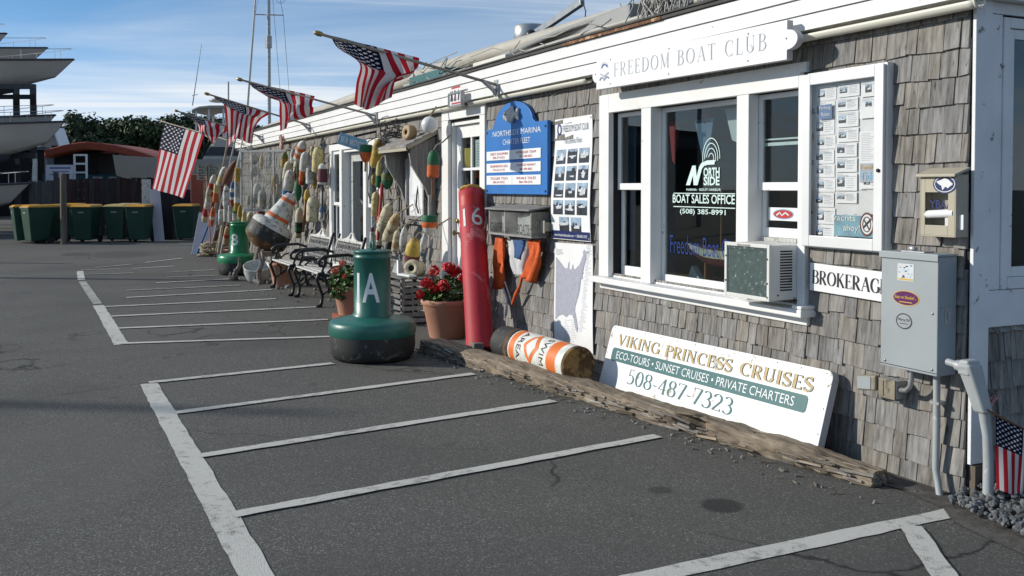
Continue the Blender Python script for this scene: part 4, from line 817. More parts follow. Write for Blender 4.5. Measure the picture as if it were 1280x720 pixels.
# tan leaflet box -------------------------------------------------
Lx0, Lx1, Lz0, Lz1, Ld = fp(1150, 250, .11).x, fp(1195, 250, .11).x, 1.262, 1.560, .085
r = thing('leaflet_box', 'tan plastic leaflet box with a clear window above the electrical box', 'leaflet box', ((Lx0+Lx1)/2, -.02, Lz0))
ya, yb = -.025, -.025-Ld
m = MB(); f = .030
m.box(Lx0, Lx1, ya-.006, ya, Lz0, Lz1); m.box(Lx0, Lx0+.006, yb, ya-.006, Lz0, Lz1); m.box(Lx1-.006, Lx1, yb, ya-.006, Lz0, Lz1); m.box(Lx0+.006, Lx1-.006, yb, ya-.006, Lz0, Lz0+.006)
m.box(Lx0+.006, Lx0+f, yb, yb+.006, Lz0+.006, Lz1); m.box(Lx1-.045, Lx1-.006, yb, yb+.006, Lz0+.006, Lz1); m.box(Lx0+f, Lx1-.045, yb, yb+.006, Lz0+.006, Lz0+.055); m.box(Lx0+f, Lx1-.045, yb, yb+.006, Lz1-.085, Lz1); m.build('body', 'plastic_tan', r, bevel=.002)
m = MB(); m.hexa([(Lx0-.012, yb-.022, Lz1-.012), (Lx1+.010, yb-.022, Lz1-.012), (Lx1+.010, ya, Lz1+.022), (Lx0-.012, ya, Lz1+.022), (Lx0-.012, yb-.022, Lz1+.002), (Lx1+.010, yb-.022, Lz1+.002), (Lx1+.010, ya, Lz1+.036), (Lx0-.012, ya, Lz1+.036)]); m.build('lid', 'plastic_tan', r, bevel=.004)
m = MB(); m.box(Lx0+f-.004, Lx1-.041, yb+.007, yb+.009, Lz0+.05, Lz1-.08); m.build('clear_window', 'glass_case', r)
m = MB(); put_text(m, 'YBAA', (Lx0+.055, yb+.004, Lz0+.135), X1, Z1, .135, .042, 0, .02); m.build('lettering', 'navy', r)
o_ = V((Lx0+.145, yb-.0015, Lz1-.045)); m = MB(); m.add([o_+X1*a+Z1*b for a, b in ell(0, 0, .068, .046)], [tuple(range(24))], 0); strip(m, _arc(0, 0, .058, .038, 0, 360), .004, 1, o_, X1, Z1, .0015)
m.add([o_+X1*a+Z1*b+V((0, -.002, 0)) for a, b in [(-.048, .012), (-.02, .020), (0, .028), (.02, .022), (.048, .0), (.030, -.012), (.018, -.02), (.006, -.012), (-.012, -.030), (-.018, -.008), (-.034, .0)]], [tuple(range(11))], 1); m.build('round_sticker', ['navy', 'paper'], r)
t_ = thing('paper_roll', 'rolled white papers lying inside the tan leaflet box', 'paper', (Lx0+.13, ya-.05, Lz0+.01))
m = MB(); m.tube([(Lx0+.025, ya-.065, Lz0+.105), (Lx0+.19, ya-.07, Lz0+.115)], .021, 10); m.obox((Lx0+.16, ya-.07, Lz0+.055), (.022, 0, 0), (0, .004, 0), (0, 0, .05)); m.obox((Lx0+.205, ya-.062, Lz0+.07), (.028, 0, .004), (0, .003, 0), (0, 0, .035)); m.build('roll', 'paper', t_)
# electrical cabinet ----------------------------------------------
Ex0, Ex1, Ez0, Ez1, Ed = fp(1101, 400, .147).x, fp(1172, 400, .147).x, .595, 1.167, .125
r = thing('electrical_box', 'grey steel electrical cabinet with three stickers at the wall corner', 'electrical box', ((Ex0+Ex1)/2, -.02, Ez0))
m = MB(); m.box(Ex0, Ex1, -.022-Ed, -.020, Ez0, Ez1); m.build('cabinet', 'steel_grey', r, bevel=.004)
m = MB(); m.box(Ex0-.006, Ex1+.006, -.030-Ed, -.019, Ez1+.001, Ez1+.012); m.box(Ex0-.007, Ex1+.007, -.033-Ed, -.029-Ed+.002, Ez1-.022, Ez1+.0115); m.build('lid', 'steel_grey', r, bevel=.003)
m = MB(); m.box(Ex0+.10, Ex0+.24, -.12, -.05, Ez1+.0125, Ez1+.018); m.ball((Ex0+.14, -.085, Ez1+.028), .022, 0, 10, 6, (1.2, .8, .7)); m.build('lid_bracket', 'galvanised', r)
yf = -.022-Ed-.0015
m = MB(); patch(m, lambda u, v, l=0: V((Ex0+u, yf-l, Ez1+v)), .105, -.130, .205, -.045, 0, 0); rr = random.Random(3)
for i in range(26): u, v = rr.uniform(.11, .19), rr.uniform(-.118, -.055); patch(m, lambda u, v, l=0: V((Ex0+u, yf-l, Ez1+v)), u, v, u+rr.uniform(.005, .02), v+.006, rr.choice((1, 1, 2, 0)), .0005)
patch(m, lambda u, v, l=0: V((Ex0+u, yf-l, Ez1+v)), .11, -.126, .20, -.118, 3, .0007); m.build('sticker', ['paper_grey', 'sky_blue', 'photo_boat', 'yellow'], r, label='pale blue chart sticker')
o_ = V((Ex0+.158, yf, Ez1-.215)); m = MB(); m.add([o_+X1*a+Z1*b for a, b in ell(0, 0, .082, .038)], [tuple(range(24))], 0); m.add([o_+X1*a+Z1*b+V((0, -.0008, 0)) for a, b in ell(0, 0, .077, .034)], [tuple(range(24))], 1)
put_text(m, "Easy on Shackin'...", o_+V((-.066, -.0008, -.008)), X1, Z1, .132, .020, 0, .015, lift=.001); strip(m, [(-.04, -.020), (.04, -.020)], .004, 0, o_, X1, Z1, .0015); m.build('sticker', ['yellow', 'purple'], r, label='oval purple sticker with yellow words')
o_ = V((Ex0+.148, yf, Ez1-.330)); m = MB(); m.add([o_+X1*a+Z1*b for a, b in ell(0, 0, .050, .040)], [tuple(range(24))], 0); strip(m, _arc(0, 0, .046, .0365, 0, 360, 24), .005, 1, o_, X1, Z1, .0008)
put_text(m, 'Mercy Oil', o_+V((-.034, -.0008, -.003)), X1, Z1, .068, .017, 1, lift=.001); strip(m, [(-.025, -.012), (.025, -.012)], .003, 1, o_, X1, Z1, .0015); m.build('sticker', ['steel_grey', 'letter_black'], r, label='grey oval Mercy Oil sticker')
for u_, v_ in ((.03, .03), (Ex1-Ex0-.03, .03), (Ex1-Ex0-.03, .30)): m = MB(); m.lathe([(.008, 0), (.007, .004), (0, .005)], (Ex0+u_, -.022-Ed, Ez0+v_), (0, -1, 0), 8); m.build('screw', 'galvanised', r)
m = MB()
m.box(Ex1-.001, Ex1+.003, -.10, -.05, Ez0+.25, Ez0+.33); m.box(Ex1-.001, Ex1+.010, -.085, -.065, Ez0+.27, Ez0+.31); m.build('latch', 'galvanised', r)
m = MB(); m.box(Ex0+.002, Ex1-.002, -.0235-Ed, -.0225-Ed, Ez0+.012, Ez0+.015); m.build('cover_seam', 'black_slot', r)
m = MB(); q = V((Ex0+.155, -.10, Ez0)); m.tube([q, q+V((.0, 0, -.05)), q+V((-.012, .005, -.09)), q+V((-.04, .01, -.115)), q+V((-.085, .02, -.122)), (-.33, -.075, Ez0-.128)], .013, 10); m.build('conduit', 'galvanised', r)
m = MB(); m.tube([(-.125, -.060, Ez0), (-.125, -.055, .35), (-.128, -.055, .12), (-.11, -.06, .06), (-.085, -.075, .0)], .017, 10); m.build('conduit', 'pvc_grey', r)
m = MB(); m.box(-.150, -.100, -.074, -.02, .44, .455); m.build('pipe_strap', 'galvanised', r)
# outlet box
r = thing('outlet_box', 'weathered outdoor outlet box on the shingles left of the electrical cabinet', 'outlet box', (-.46, -.02, .42))
m = MB(); m.box(-.445, -.335, -.10, -.022, .425, .515); m.build('box', 'galvanised', r, bevel=.004); m = MB(); m.box(-.445, -.338, -.108, -.101, .42, .52); m.box(-.44, -.41, -.112, -.109, .43, .51); m.build('frame', 'weathered_tan', r, bevel=.002)
m = MB(); m.obox((-.515, -.105, .478), (.065, 0, .01), (0, .02, 0), (0, 0, .040)); m.build('flap_cover', 'weathered_tan', r, bevel=.01); m = MB(); m.obox((-.525, -.126, .478), (.045, 0, .006), (0, .002, 0), (0, 0, .032)); m.build('flap_cover', 'steel_grey', r)
# grey conduit elbow wrapping round the corner
r = thing('conduit_elbow', 'grey plastic conduit elbow wrapping round the corner beside the electrical cabinet', 'conduit', (.08, -.05, 0))
yE = -.10; A0 = fp(1187, 452, .12)
m = MB(); m.tube([(-.012, -.12, .672), (.045, -.125, .667)], .017, 12); m.tube([(.045, -.125, .667), (.075, -.125, .662)], .026, 12); m.build('pipe', 'pvc_grey', r)
m = MB(); c0 = V((.075, -.125, .672)); d1 = V((.085, .06, -.20))
m.hexa([c0+V((-.012, -.025, -.045)), c0+V((.06, -.03, -.045)), c0+V((.075, .045, -.03)), c0+V((-.0, .04, -.03)), c0+V((-.004, -.028, .026)), c0+V((.05, -.03, .030)), c0+V((.06, .045, .03)), c0+V((.0, .04, .03))])
q0 = c0+V((.028, .005, -.03)); q1 = q0+V((.045, .05, -.165))
m.hexa([q1+V((-.03, -.035, -.02)), q1+V((.03, -.03, -.02)), q1+V((.03, .03, -.02)), q1+V((-.03, .03, -.02)), c0+V((-.014, -.033, .004)), c0+V((.063, -.036, .012)), c0+V((.07, .05, .012)), c0+V((-.008, .045, .004))]); m.build('elbow_box', 'pvc_grey', r, bevel=.012, seg=3)
m = MB(); m.tube([q1+V((0, 0, 0)), q1+V((.0, .01, -.06)), q1+V((.005, .02, -.13)), q1+V((.005, .03, -.25)), q1+V((.005, .03, -.46))], [.026, .024, .022, .024, .024], 12); m.build('pipe', 'pvc_grey', r, label='lower pipe running down to the gravel')
QF = q1
# air conditioner -------------------------------------------------
r = thing('air_conditioner', 'old white window air conditioner with a green filter front on the window sill', 'air conditioner', (-1.33, -.10, .84))
ax0, ax1, az0, az1, ay0, ay1 = -1.535, -1.135, .845, 1.165, -.235, .05
m = MB(); m.box(ax0, ax1, ay0+.012, ay1, az0, az1); m.build('casing', 'ac_white', r, bevel=.006)
m = MB(); f = .022; fram(m, ax0-.004, az0-.004, ax1-ax0+.008, az1-az0+.008, f, ay0-.008, ay0+.011); m.build('front_frame', 'ac_white', r, bevel=.003)
m = MB(); m.box(ax0+f-.003, ax1-f+.003, ay0+.002, ay0+.011, az0+f-.003, az1-f-.012)
m.box(ax0+f, ax1-f, ay0-.002, ay0+.011, az1-f-.012, az1-f)
m.build('filter_grille', 'ac_filter', r)
m = MB(); put_text(m, 'FRIGIDAIRE', (ax0+.12, ay0-.009, az1-.017), X1, Z1, .12, .014); m.build('name_plate', 'letter_black', r)
m = MB()
for j, (ya_, yb_) in enumerate(((ay0+.075, ay0+.165), (ay0+.205, ay0+.26))):
    for i in range(15): z = az0+.055+i*.016; m.box(ax1-.002, ax1+.0012, ya_, yb_, z, z+.0085)
m.lathe([(.006, 0), (.006, .002)], (ax1, ay0+.06, az0+.03), (1, 0, 0), 8); m.build('louvers', 'black_slot', r)
m = MB()
for x, z in ((ax0+.012, az0+.09), (ax0+.012, az0+.24), (ax1-.012, az0+.02), (ax1-.012, az0+.10), (ax1-.012, az0+.24)): m.ball((x, ay0-.009, z), .006, 0, 6, 4)
m.build('screw', 'rust_brown', r)
# decals on the office window panes -------------------------------
yg = .058+.03*.45-.002
r = thing('window_lettering', 'NORTH SIDE boat sales office lettering stuck on the middle window pane', 'decal', (-2.2, yg, 1.2))
def wpt(px, py): return fp(px, py, -yg)
def wtext(m, s_, px0, py0, px1, hgt, mi=0, bold=0.01): a, b = wpt(px0, py0), wpt(px1, py0); put_text(m, s_, (a.x, yg, a.z), X1, Z1, b.x-a.x, hgt, mi, bold, lift=.0005)
m = MB(); zt = lambda py, px: wpt(px, py).z
o_ = V((0, yg, 0)); g_ = lambda px, py: (wpt(px, py).x, wpt(px, py).z)
m.add([(x, yg-.0005, z) for x, z in (g_(857.5, 231.5), g_(862.5, 231.5), g_(870, 207), g_(865.5, 207))], [(0, 1, 2, 3)]); m.add([(x, yg-.0006, z) for x, z in (g_(865.5, 207), g_(869.5, 207), g_(872, 231.5), g_(867, 231.5))], [(0, 1, 2, 3)])
m.add([(x, yg-.0007, z) for x, z in (g_(868, 231.5), g_(872, 231.5), g_(877.5, 211), g_(880, 207.5), g_(884, 206), g_(893, 205.5), g_(894, 200), g_(884, 200.5), g_(877, 203.5), g_(874, 208.5))], [tuple(range(10))])
m.build('lettering', 'letter_pale_green', r); m = MB(); wtext(m, 'ORTH', 879.5, 221, 899.5, .062, bold=.03); m.build('lettering', 'letter_pale_green', r); m = MB(); wtext(m, 'SIDE', 879.5, 231.8, 899.5, .060, bold=.03); m.build('lettering', 'letter_pale_green', r); m = MB(); wtext(m, 'MARINA · SESUIT HARBOR', 858, 238.5, 901, .017)
a, b = g_(842, 241), g_(919, 236); m.box(a[0], b[0], yg-.001, yg-.0005, a[1]-.006, a[1]); m.build('lettering', 'letter_pale_green', r); m = MB(); a, b = g_(842, 257.5), g_(919, 258); m.box(a[0], b[0], yg-.001, yg-.0005, a[1]-.006, a[1])
wtext(m, 'BOAT SALES OFFICE', 841, 253.5, 918.5, .062, bold=.015); m.build('lettering', 'letter_pale_green', r); m = MB(); wtext(m, '(508) 385-8991', 850, 268.5, 907, .045, bold=.01)
c_ = g_(889, 200); m.build('lettering', 'letter_pale_green', r); m = MB()
for k in range(4): strip(m, _arc(c_[0], c_[1]+.01, .028+.022*k, .035+.034*k, -25+8*k, 165+8*k, 20), .006, 0, o_, X1, Z1, .0008+.0001*k)
m.build('emblem', 'letter_pale_green', r)
m = MB(); wtext(m, 'Freedom Boat Club', 838, 316, 924, .13, bold=-.01); m.build('lettering', 'letter_blue', r, label='blue Freedom Boat Club words')
r = thing('window_sticker', 'oval red sticker on a white card in the window above the air conditioner', 'sticker', (-1.4, .083, 1.25))
m = MB(); m.box(-1.52, -1.245, .0805, .0825, 1.295, 1.375, 0); o_ = V((-1.385, .080, 1.335)); m.add([o_+X1*a+Z1*b for a, b in ell(0, 0, .095, .032)], [tuple(range(24))], 1); m.add([o_+X1*a+Z1*b+V((0, -.0008, 0)) for a, b in ell(0, 0, .085, .026)], [tuple(range(24))], 2)
strip(m, [(-.06, -.008), (-.03, .010), (-.01, -.008), (.02, .010), (.05, -.006)], .010, 3, o_, X1, Z1, .0016); m.build('card', ['paper', 'sky_blue', 'letter_red', 'paper_grey'], r)
# things inside the office
m = MB(); vs = []
for i in range(25): x = WX0-.27+i*.013; vs += [(x, .19+.016*math.sin(i*1.3), 1.0), (x, .19+.012*math.sin(i*1.3+.4), 2.04)]
m.add(vs, [(2*i, 2*i+2, 2*i+3, 2*i+1) for i in range(24)], 0, True); tag(m.build('window_curtain', 'curtain_blue', None, recalc=False), 'grey blue curtain hanging inside the left part of the office window', 'curtain')
def cloth_tri(name, label, cat, pts, mat):
    m = MB(); m.prism(pts, (0, .22, 0), X1, Z1, .006); return tag(m.build(name, mat, None), label, cat)
gx = lambda px, py: (fp(px, py, -.22).x, fp(px, py, -.22).z)
cloth_tri('hanging_pennant', 'dark red pennant hanging inside at the left of the middle pane', 'pennant', [gx(836, 152), gx(850, 150), gx(843, 205), gx(840, 200)], 'curtain_red')
cloth_tri('hanging_pennant', 'blue grey pennant hanging behind the middle pane', 'pennant', [gx(868, 150), gx(892, 147), gx(886, 190), gx(879, 203)], 'curtain_blue')
cloth_tri('hanging_pennant', 'small red tip pennant hanging at the top of the middle pane', 'pennant', [gx(875, 143), gx(887, 141), gx(881, 156)], 'curtain_red')
cloth_tri('hanging_pennant', 'cream pennant hanging inside at the right of the middle pane', 'pennant', [gx(906, 136), gx(925, 134), gx(925, 180), gx(915, 175)], 'curtain_white')
# model boat on its stand
bx_, bz = -2.16, .98
r = thing('model_boat', 'wooden model sailing boat with cream and maroon hull in the office window', 'model boat', (bx_, .26, .83))
def hull(m, P, L_, B_, H_, fwd=(1, 0, 0), side=(0, 1, 0), n=12, mis=(0, 1), sheer=.25, rake=.12, keel=.15, transom=.6, deck=2):
    P, f, s_ = V(P), V(fwd), V(side); vs = []; k = 7
    for i in range(n+1):
        t = i/n; wd = B_/2*(transom+(1-transom)*min(1, t/.45))*(1 if t < .5 else max(.02, 1-((t-.5)/.5)**2.2)); sh = H_*(1+sheer*(t-.35)**2*2.2); kz = H_*keel*(max(0, (t-.6)/.4)**2)*4
        for j in range(k):
            a = j/(k-1)*2-1; d = abs(a); z = kz+(sh-kz)*d**1.7; y = wd*math.copysign(d**.62, a)*(1 if d < 1 else 1)
            vs.append(P+f*(L_*t-L_/2+rake*L_*(z/H_)*max(0, t-.7)/.3)+s_*y+Z1*z)
    fs = []; ms = []
    for i in range(n):
        for j in range(k-1): fs.append((i*k+j, i*k+j+1, (i+1)*k+j+1, (i+1)*k+j)); ms.append(mis[0] if j in (0, k-2) else mis[1])
    m.add(vs, fs, ms, True); m.add(vs, [tuple(range(k))]+[(i*k, (i+1)*k, (i+1)*k+k-1, i*k+k-1) for i in range(n)], [mis[0]]+[deck]*n); return m
m = MB(); hull(m, (bx_, .20, bz-.03), .56, .16, .12, (-1, 0, 0), (0, 1, 0), mis=(0, 1)); m.build('hull', ['hull_cream', 'hull_maroon', 'varnish'], r)
m = MB(); m.tube([(bx_+.02, .20, bz+.05), (bx_+.02, .20, bz+.55)], .006); m.build('mast', 'varnish', r)
m = MB(); m.box(bx_-.13, bx_-.115, .17, .23, .83, bz); m.box(bx_+.10, bx_+.115, .17, .23, .83, bz); m.build('stand', 'varnish', r)
m = MB(); m.box(WX0+.05, WX1-.05, .16, .50, .79, .828); tag(m.build('display_shelf', 'varnish', None), 'dark wooden display shelf behind the office window', 'shelf')
m = MB(); m.prism([(0, 0), (.16, 0), (.05, .10)], (-2.60, .25, .829), X1, Z1, .05); tag(m.build('paper_boat', 'paper', None, bevel=.004), 'tiny white paper boat beside the model boat', 'ornament')
# brochure rack ---------------------------------------------------
rx0, rx1, rz0, rz1, ry = fp(611, 280, .20).x, fp(687, 280, .02).x, 1.075, 1.285, -.20
r = thing('brochure_rack', 'grey wooden brochure rack with two clear fronts below the blue board', 'brochure rack', ((rx0+rx1)/2, -.02, rz0))
m = MB(); m.box(rx0, rx1, -.045, -.022, rz0, rz1); xm = rx0+(rx1-rx0)*.38
for x in (rx0, xm, rx1-.022): m.box(x, x+.022, ry, -.046, rz0, rz1-.003)
m.box(rx0, rx1, ry, -.046, rz0-.02, rz0-.001); m.build('case', 'weathered_board', r, bevel=.002)
m = MB(); m.hexa([(rx0-.01, ry-.04, rz1+.005), (rx1+.03, ry-.04, rz1+.005), (rx1+.03, -.02, rz1+.035), (rx0-.01, -.02, rz1+.035), (rx0-.01, ry-.04, rz1+.020), (rx1+.03, ry-.04, rz1+.020), (rx1+.03, -.02, rz1+.050), (rx0-.01, -.02, rz1+.050)]); m.build('roof_board', 'weathered_board', r, bevel=.003)
for x0, x1, tx in ((rx0+.022, xm, 'CHARTER'), (xm+.022, rx1-.022, 'BOATS')):
    m = MB(); m.box(x0, x1, ry+.002, ry+.006, rz0, rz1-.01); m.build('clear_front', 'glass_dusty', r)
    m = MB(); put_text(m, tx, (x0+.02 if tx == 'CHARTER' else x0+(x1-x0)*.5, ry+.001, rz0+.012), X1, Z1, (x1-x0)*.9 if tx == 'CHARTER' else (x1-x0)*.46, .085); m.build('lettering', 'letter_black', r)
    m = MB(); rr = random.Random(len(tx))
    for i in range(3): u = x0+.06+i*(x1-x0-.1)/3; m.box(u, u+.10, -.10-.02*i, -.095-.02*i, rz0+.005, rz0+rr.uniform(.14, .19))
    m.build('brochures', 'paper', r)
r = thing('outlet_box', 'small tan outlet box on the shingles beside the brochure rack', 'outlet box', (-4.25, -.02, 1.10)); m = MB(); m.box(-4.30, -4.19, -.10, -.022, 1.115, 1.195); m.build('box', 'plastic_tan', r, bevel=.008); m = MB(); m.box(-4.315, -4.175, -.112, -.101, 1.10, 1.21); m.build('cover', 'plastic_tan', r, bevel=.006)
# hanging life vests ----------------------------------------------
def sheet(name, rows, mat, parent=None, thick=.012, sub=3, seed=0, wob=.012):
    """a bunched strip of cloth through rows of (left, right) points"""
    rr = random.Random(seed); n = len(rows); vs = []; k = 6
    def cr(a, b, c, d, t): return .5*((2*b)+(-a+c)*t+(2*a-5*b+4*c-d)*t*t+(-a+3*b-3*c+d)*t**3)
    rs = []
    for i in range(n-1):
        for q in range(sub):
            t = q/sub; rs.append(tuple(cr(*(V(rows[min(max(i+o, 0), n-1)][s_]) for o in (-1, 0, 1, 2)), t) for s_ in (0, 1)))
    rs.append((V(rows[-1][0]), V(rows[-1][1])))
    for i, (a, b) in enumerate(rs):
        for j in range(k+1): p = a.lerp(b, j/k); vs.append(p+V((0, -wob*math.sin(j*2.1+i*.35+seed)-.35*wob*mnoise.noise(p*14), 0)))
    m = MB(); m.add(vs, [(i*(k+1)+j, i*(k+1)+j+1, (i+1)*(k+1)+j+1, (i+1)*(k+1)+j) for i in range(len(rs)-1) for j in range(k)], 0, True); o = m.build(name, mat, parent, recalc=False)
    sd = o.modifiers.new('solid', 'SOLIDIFY'); sd.thickness = thick; return o
def F2(px, py, o=.09): return fp(px, py, o)
r = thing('life_vest', 'orange life vest hanging from the left end of the brochure rack', 'life vest', F2(625, 365)); sheet('vest_panel', [(F2(623, 297), F2(632, 297)), (F2(620, 320), F2(633, 320)), (F2(618, 345), F2(631, 342)), (F2(617, 362), F2(628, 361))], 'orange_vest', r, .010, seed=1, wob=.035)
m = MB(); m.tube([F2(629, 360), F2(633, 372), F2(634, 385), F2(633, 395)], .008, 6); m.tube([F2(631, 352), F2(637, 370), F2(640, 380)], .007, 6); m.build('strap', 'vest_pale', r)
r = thing('life_vest', 'orange life vest with pale lining hanging from the right of the brochure rack', 'life vest', F2(664, 380)); sheet('vest_panel', [(F2(664, 300), F2(679, 300)), (F2(662, 318), F2(677, 318)), (F2(655, 335), F2(671, 338)), (F2(652, 345), F2(665, 354))], 'orange_vest', r, .010, seed=2, wob=.035)
sheet('vest_lining', [(F2(634, 299, .07), F2(664, 299, .07)), (F2(636, 315, .07), F2(662, 315, .07)), (F2(640, 330, .07), F2(656, 333, .07)), (F2(648, 345, .07), F2(653, 345, .07))], 'vest_pale', r, .02, seed=3, wob=.025); sheet('vest_lining', [(F2(641, 300, .11), F2(656, 300, .11)), (F2(644, 310, .11), F2(654, 312, .11)), (F2(645, 322, .11), F2(650, 324, .11))], 'vest_blue', r, .012, seed=5)
m = MB(); m.tube([F2(653, 345), F2(650, 357), F2(645, 368), F2(640, 381)], [.012, .014, .02, .012], 8); m.build('strap', 'orange_vest', r)
# ================================================================== things on the ground in front of the shop
# squared drift timber
A, E_ = V((-5.06, -.86, 0)), V((-.33, -.215, 0))
d = (E_-A).normalized(); q = V((-d.y, d.x, 0)); m = MB(); n = 230; k = 26; vs = []; Lg = (E_-A).length
for i in range(n+1):
    t = i/n; hw = .105-.02*t+.014*mnoise.noise((t*9, 0, 0)); hh = .135-.032*t+.016*mnoise.noise((t*11, 4, 0))
    if t > .93: hh *= 1-.15*(t-.93)/.07; hw *= 1-.2*(t-.93)/.07
    if t < .03: hw *= .8; hh *= .85
    nt_ = max(0, 1-abs(t-.735)/.035)       # the dark burnt hollow
    for j in range(k):
        a = 2*math.pi*j/k; ca, sa = math.cos(a), math.sin(a); e = .38
        x = math.copysign(abs(ca)**e, ca)*hw; z = math.copysign(abs(sa)**e, sa)*hh/2+hh/2
        P = A+d*(Lg*t)+q*x+Z1*z
        front = max(0, -ca); r1 = mnoise.noise((t*26, ca*1.6, sa*1.6)); r2 = mnoise.noise((t*75, ca*3.5, sa*3.5)); r3 = mnoise.noise((t*6, ca, sa+9)); r2 += .7*mnoise.noise((t*40, ca*9, sa*9))
        P += (q*ca+Z1*sa)*(.014*r1+.013*r2*(.5+front)+.022*r3*front)-q*0
        if front > .3 and sa < .75: P += q*(.018*max(0, mnoise.noise((t*18, sa*3, 7))))*1.4
        if front > .35: P += q*.15*nt_*min(1, front*1.2)*(1 if sa < .8 else .5)
        P.z = max(P.z-.010, -.012); vs.append(P)
m.add(vs, [(i*k+j, i*k+(j+1) % k, (i+1)*k+(j+1) % k, (i+1)*k+j) for i in range(n) for j in range(k)], 0, True); m.add(vs[:k], [tuple(range(k))], 0); m.add(vs[-k:], [tuple(range(k))], 0)
rl = random.Random(5)
for _ in range(170):
    t = rl.uniform(.01, .985); zz_ = rl.uniform(.008, .098-.02*t); l = rl.uniform(.03, .22); hw = .105-.02*t; c_ = A+d*(Lg*t)-q*(hw+rl.uniform(-.012, .012))+Z1*zz_
    m.obox(c_, d*l/2+Z1*rl.uniform(-.02, .02)*l*3, q*rl.uniform(.003, .010), Z1*rl.uniform(.002, .007), 1)
for _ in range(40):
    t = rl.uniform(.01, .985); l = rl.uniform(.05, .3); c_ = A+d*(Lg*t)+q*rl.uniform(-.07, .09)+Z1*(.121-.029*t+rl.uniform(-.006, .001)); m.obox(c_, d*l/2, q*rl.uniform(.003, .009), Z1*rl.uniform(.002, .004), 1)
for _ in range(26): a_ = rl.uniform(0, 6.28); c_ = E_-d*.01+q*rl.uniform(-.07, .07)+Z1*rl.uniform(.01, .07); m.obox(c_, d*rl.uniform(.01, .035), q*rl.uniform(.004, .012), Z1*rl.uniform(.003, .008), 1)
tag(m.build('timber_log', ['log_wood', 'log_splinter'], None), 'long weathered squared timber lying on the asphalt along the shop front', 'log')
# swim area buoy
a0, a1 = V((-4.20, -.50, .185)), V((-3.055, -.40, .165)); ax = (a1-a0).normalized(); Ls = (a1-a0).length; R = .142
r = thing('marker_buoy', 'fallen cylinder buoy with orange bands and SWIM AREA lettering behind the timber', 'buoy', (-3.6, -.45, .02))
pr = [(R*.80, 0, 0), (R*.97, .03, 0), (R, .06, 0), (R, .25, 1), (R*1.02, .255, 1), (R*1.02, .29, 0), (R, .295, 0), (R, .325, 2), (R, .34, 3), (R, .42, 2), (R, .90, 3), (R, 1.03, 2), (R, Ls-.035, 0), (R*.99, Ls-.03, 0)]
m = MB(); m.lathe(pr, a0, ax, 36); m.build('body', ['black_rubber', 'rust_brown', 'letter_cream', 'letter_orange'], r)
m = MB(); m.lathe([(R*.99, 0, 0), (R*1.0, .03, 0), (R*.93, .034, 0), (R*.9, .028, 0), (.001, .022, 0)], a0+ax*(Ls-.03), ax, 36); m.build('end_cap', 'rust_brown', r)
vw = (CAM-(a0+a1)/2); vw = (vw-ax*vw.dot(ax)).normalized(); e_ = (vw*.97+Z1*.25).normalized(); e_ = (e_-ax*e_.dot(ax)).normalized()
m = MB(); wrap_text(m, 'SWIM', a0+ax*.80, ax, e_, R, .062, .25, 0); m.build('lettering', 'letter_black', r); m = MB(); wrap_text(m, 'AREA', a0+ax*.455, ax, e_, R, .062, .25, 0); m.build('lettering', 'letter_black', r)
m = MB(); vs = []; fs = []; nn = 16
def cyl(u, v, l=.003): a = u/R; f1 = ax.cross(e_); return a0+ax*v+(e_*math.cos(a)+f1*math.sin(a))*(R+l)
for (w_, h_, mi, l) in ((.15, .11, 0, .002), (.095, .062, 1, .0035)):
    b = len(m.v)
    pts = []
    for i in range(nn+1):
        u = -w_+2*w_*i/nn; hh = h_*(1-abs(u)/w_)+.001; pts += [cyl(u, .66-hh, l), cyl(u, .66+hh, l)]
    m.add(pts, [(2*i, 2*i+1, 2*i+3, 2*i+2) for i in range(nn)], mi)
for s_ in (-1, 1): m.add([cyl(-.08, .66+s_*.022-.006, .005), cyl(.08, .66+s_*.0-.006, .005), cyl(.08, .66+s_*.0+.006, .005), cyl(-.08, .66+s_*.022+.006, .005)], [(0, 1, 2, 3)], 0)
m.build('diamond', ['letter_orange', 'letter_cream'], r)
# big can buoys -----------------------------------------------------
def can_buoy(name, label, P, R_, H_, mat, dark, txt, facing, col='letter_white', tsz=None):
    P = V(P); r = thing(name, label, 'buoy', P); s_ = R_/.365
    m = MB(); m.lathe([(.26*s_, .0), (.325*s_, .012), (.352*s_, .05), (.362*s_, .12), (.360*s_, .215)], P, n=40); m.build('float_base', dark, r)
    m = MB(); m.lathe([(.361*s_, .214), (.368*s_, .232), (.369*s_, .285), (.364*s_, .318), (.345*s_, .340), (.30*s_, .352), (.17*s_, .376)], P, n=40); m.build('float_top', mat, r)
    m = MB(); rc = .155*s_; m.lathe([(rc*1.10, .366), (rc*1.09, .392), (rc*1.01, .40), (rc, .93*H_), (rc*1.03, .934*H_), (rc*1.03, .95*H_), (rc, .955*H_), (rc*.99, .985*H_), (rc*1.04, .988*H_), (rc*1.04, H_), (rc*.98, H_+.004), (.01, H_+.012)], P, n=36); m.build('body', mat, r)
    m = MB(); m.tube([(P.x-.035, P.y, P.z+H_), (P.x-.035, P.y, P.z+H_+.05), (P.x-.02, P.y, P.z+H_+.08), (P.x+.02, P.y, P.z+H_+.08), (P.x+.035, P.y, P.z+H_+.05), (P.x+.035, P.y, P.z+H_)], .012, 8); m.box(P.x-.05, P.x+.05, P.y-.02, P.y+.02, P.z+H_+.001, P.z+H_+.018); m.build('lifting_eye', mat, r)
    m = MB(); f = V(facing); h_ = (tsz or (.215, .255)); wrap_text(m, txt, P+Z1*(.505 if H_ > .8 else .5), Z1, f, rc, h_[1], h_[0], 0, .02); m.build('lettering', col, r); return r
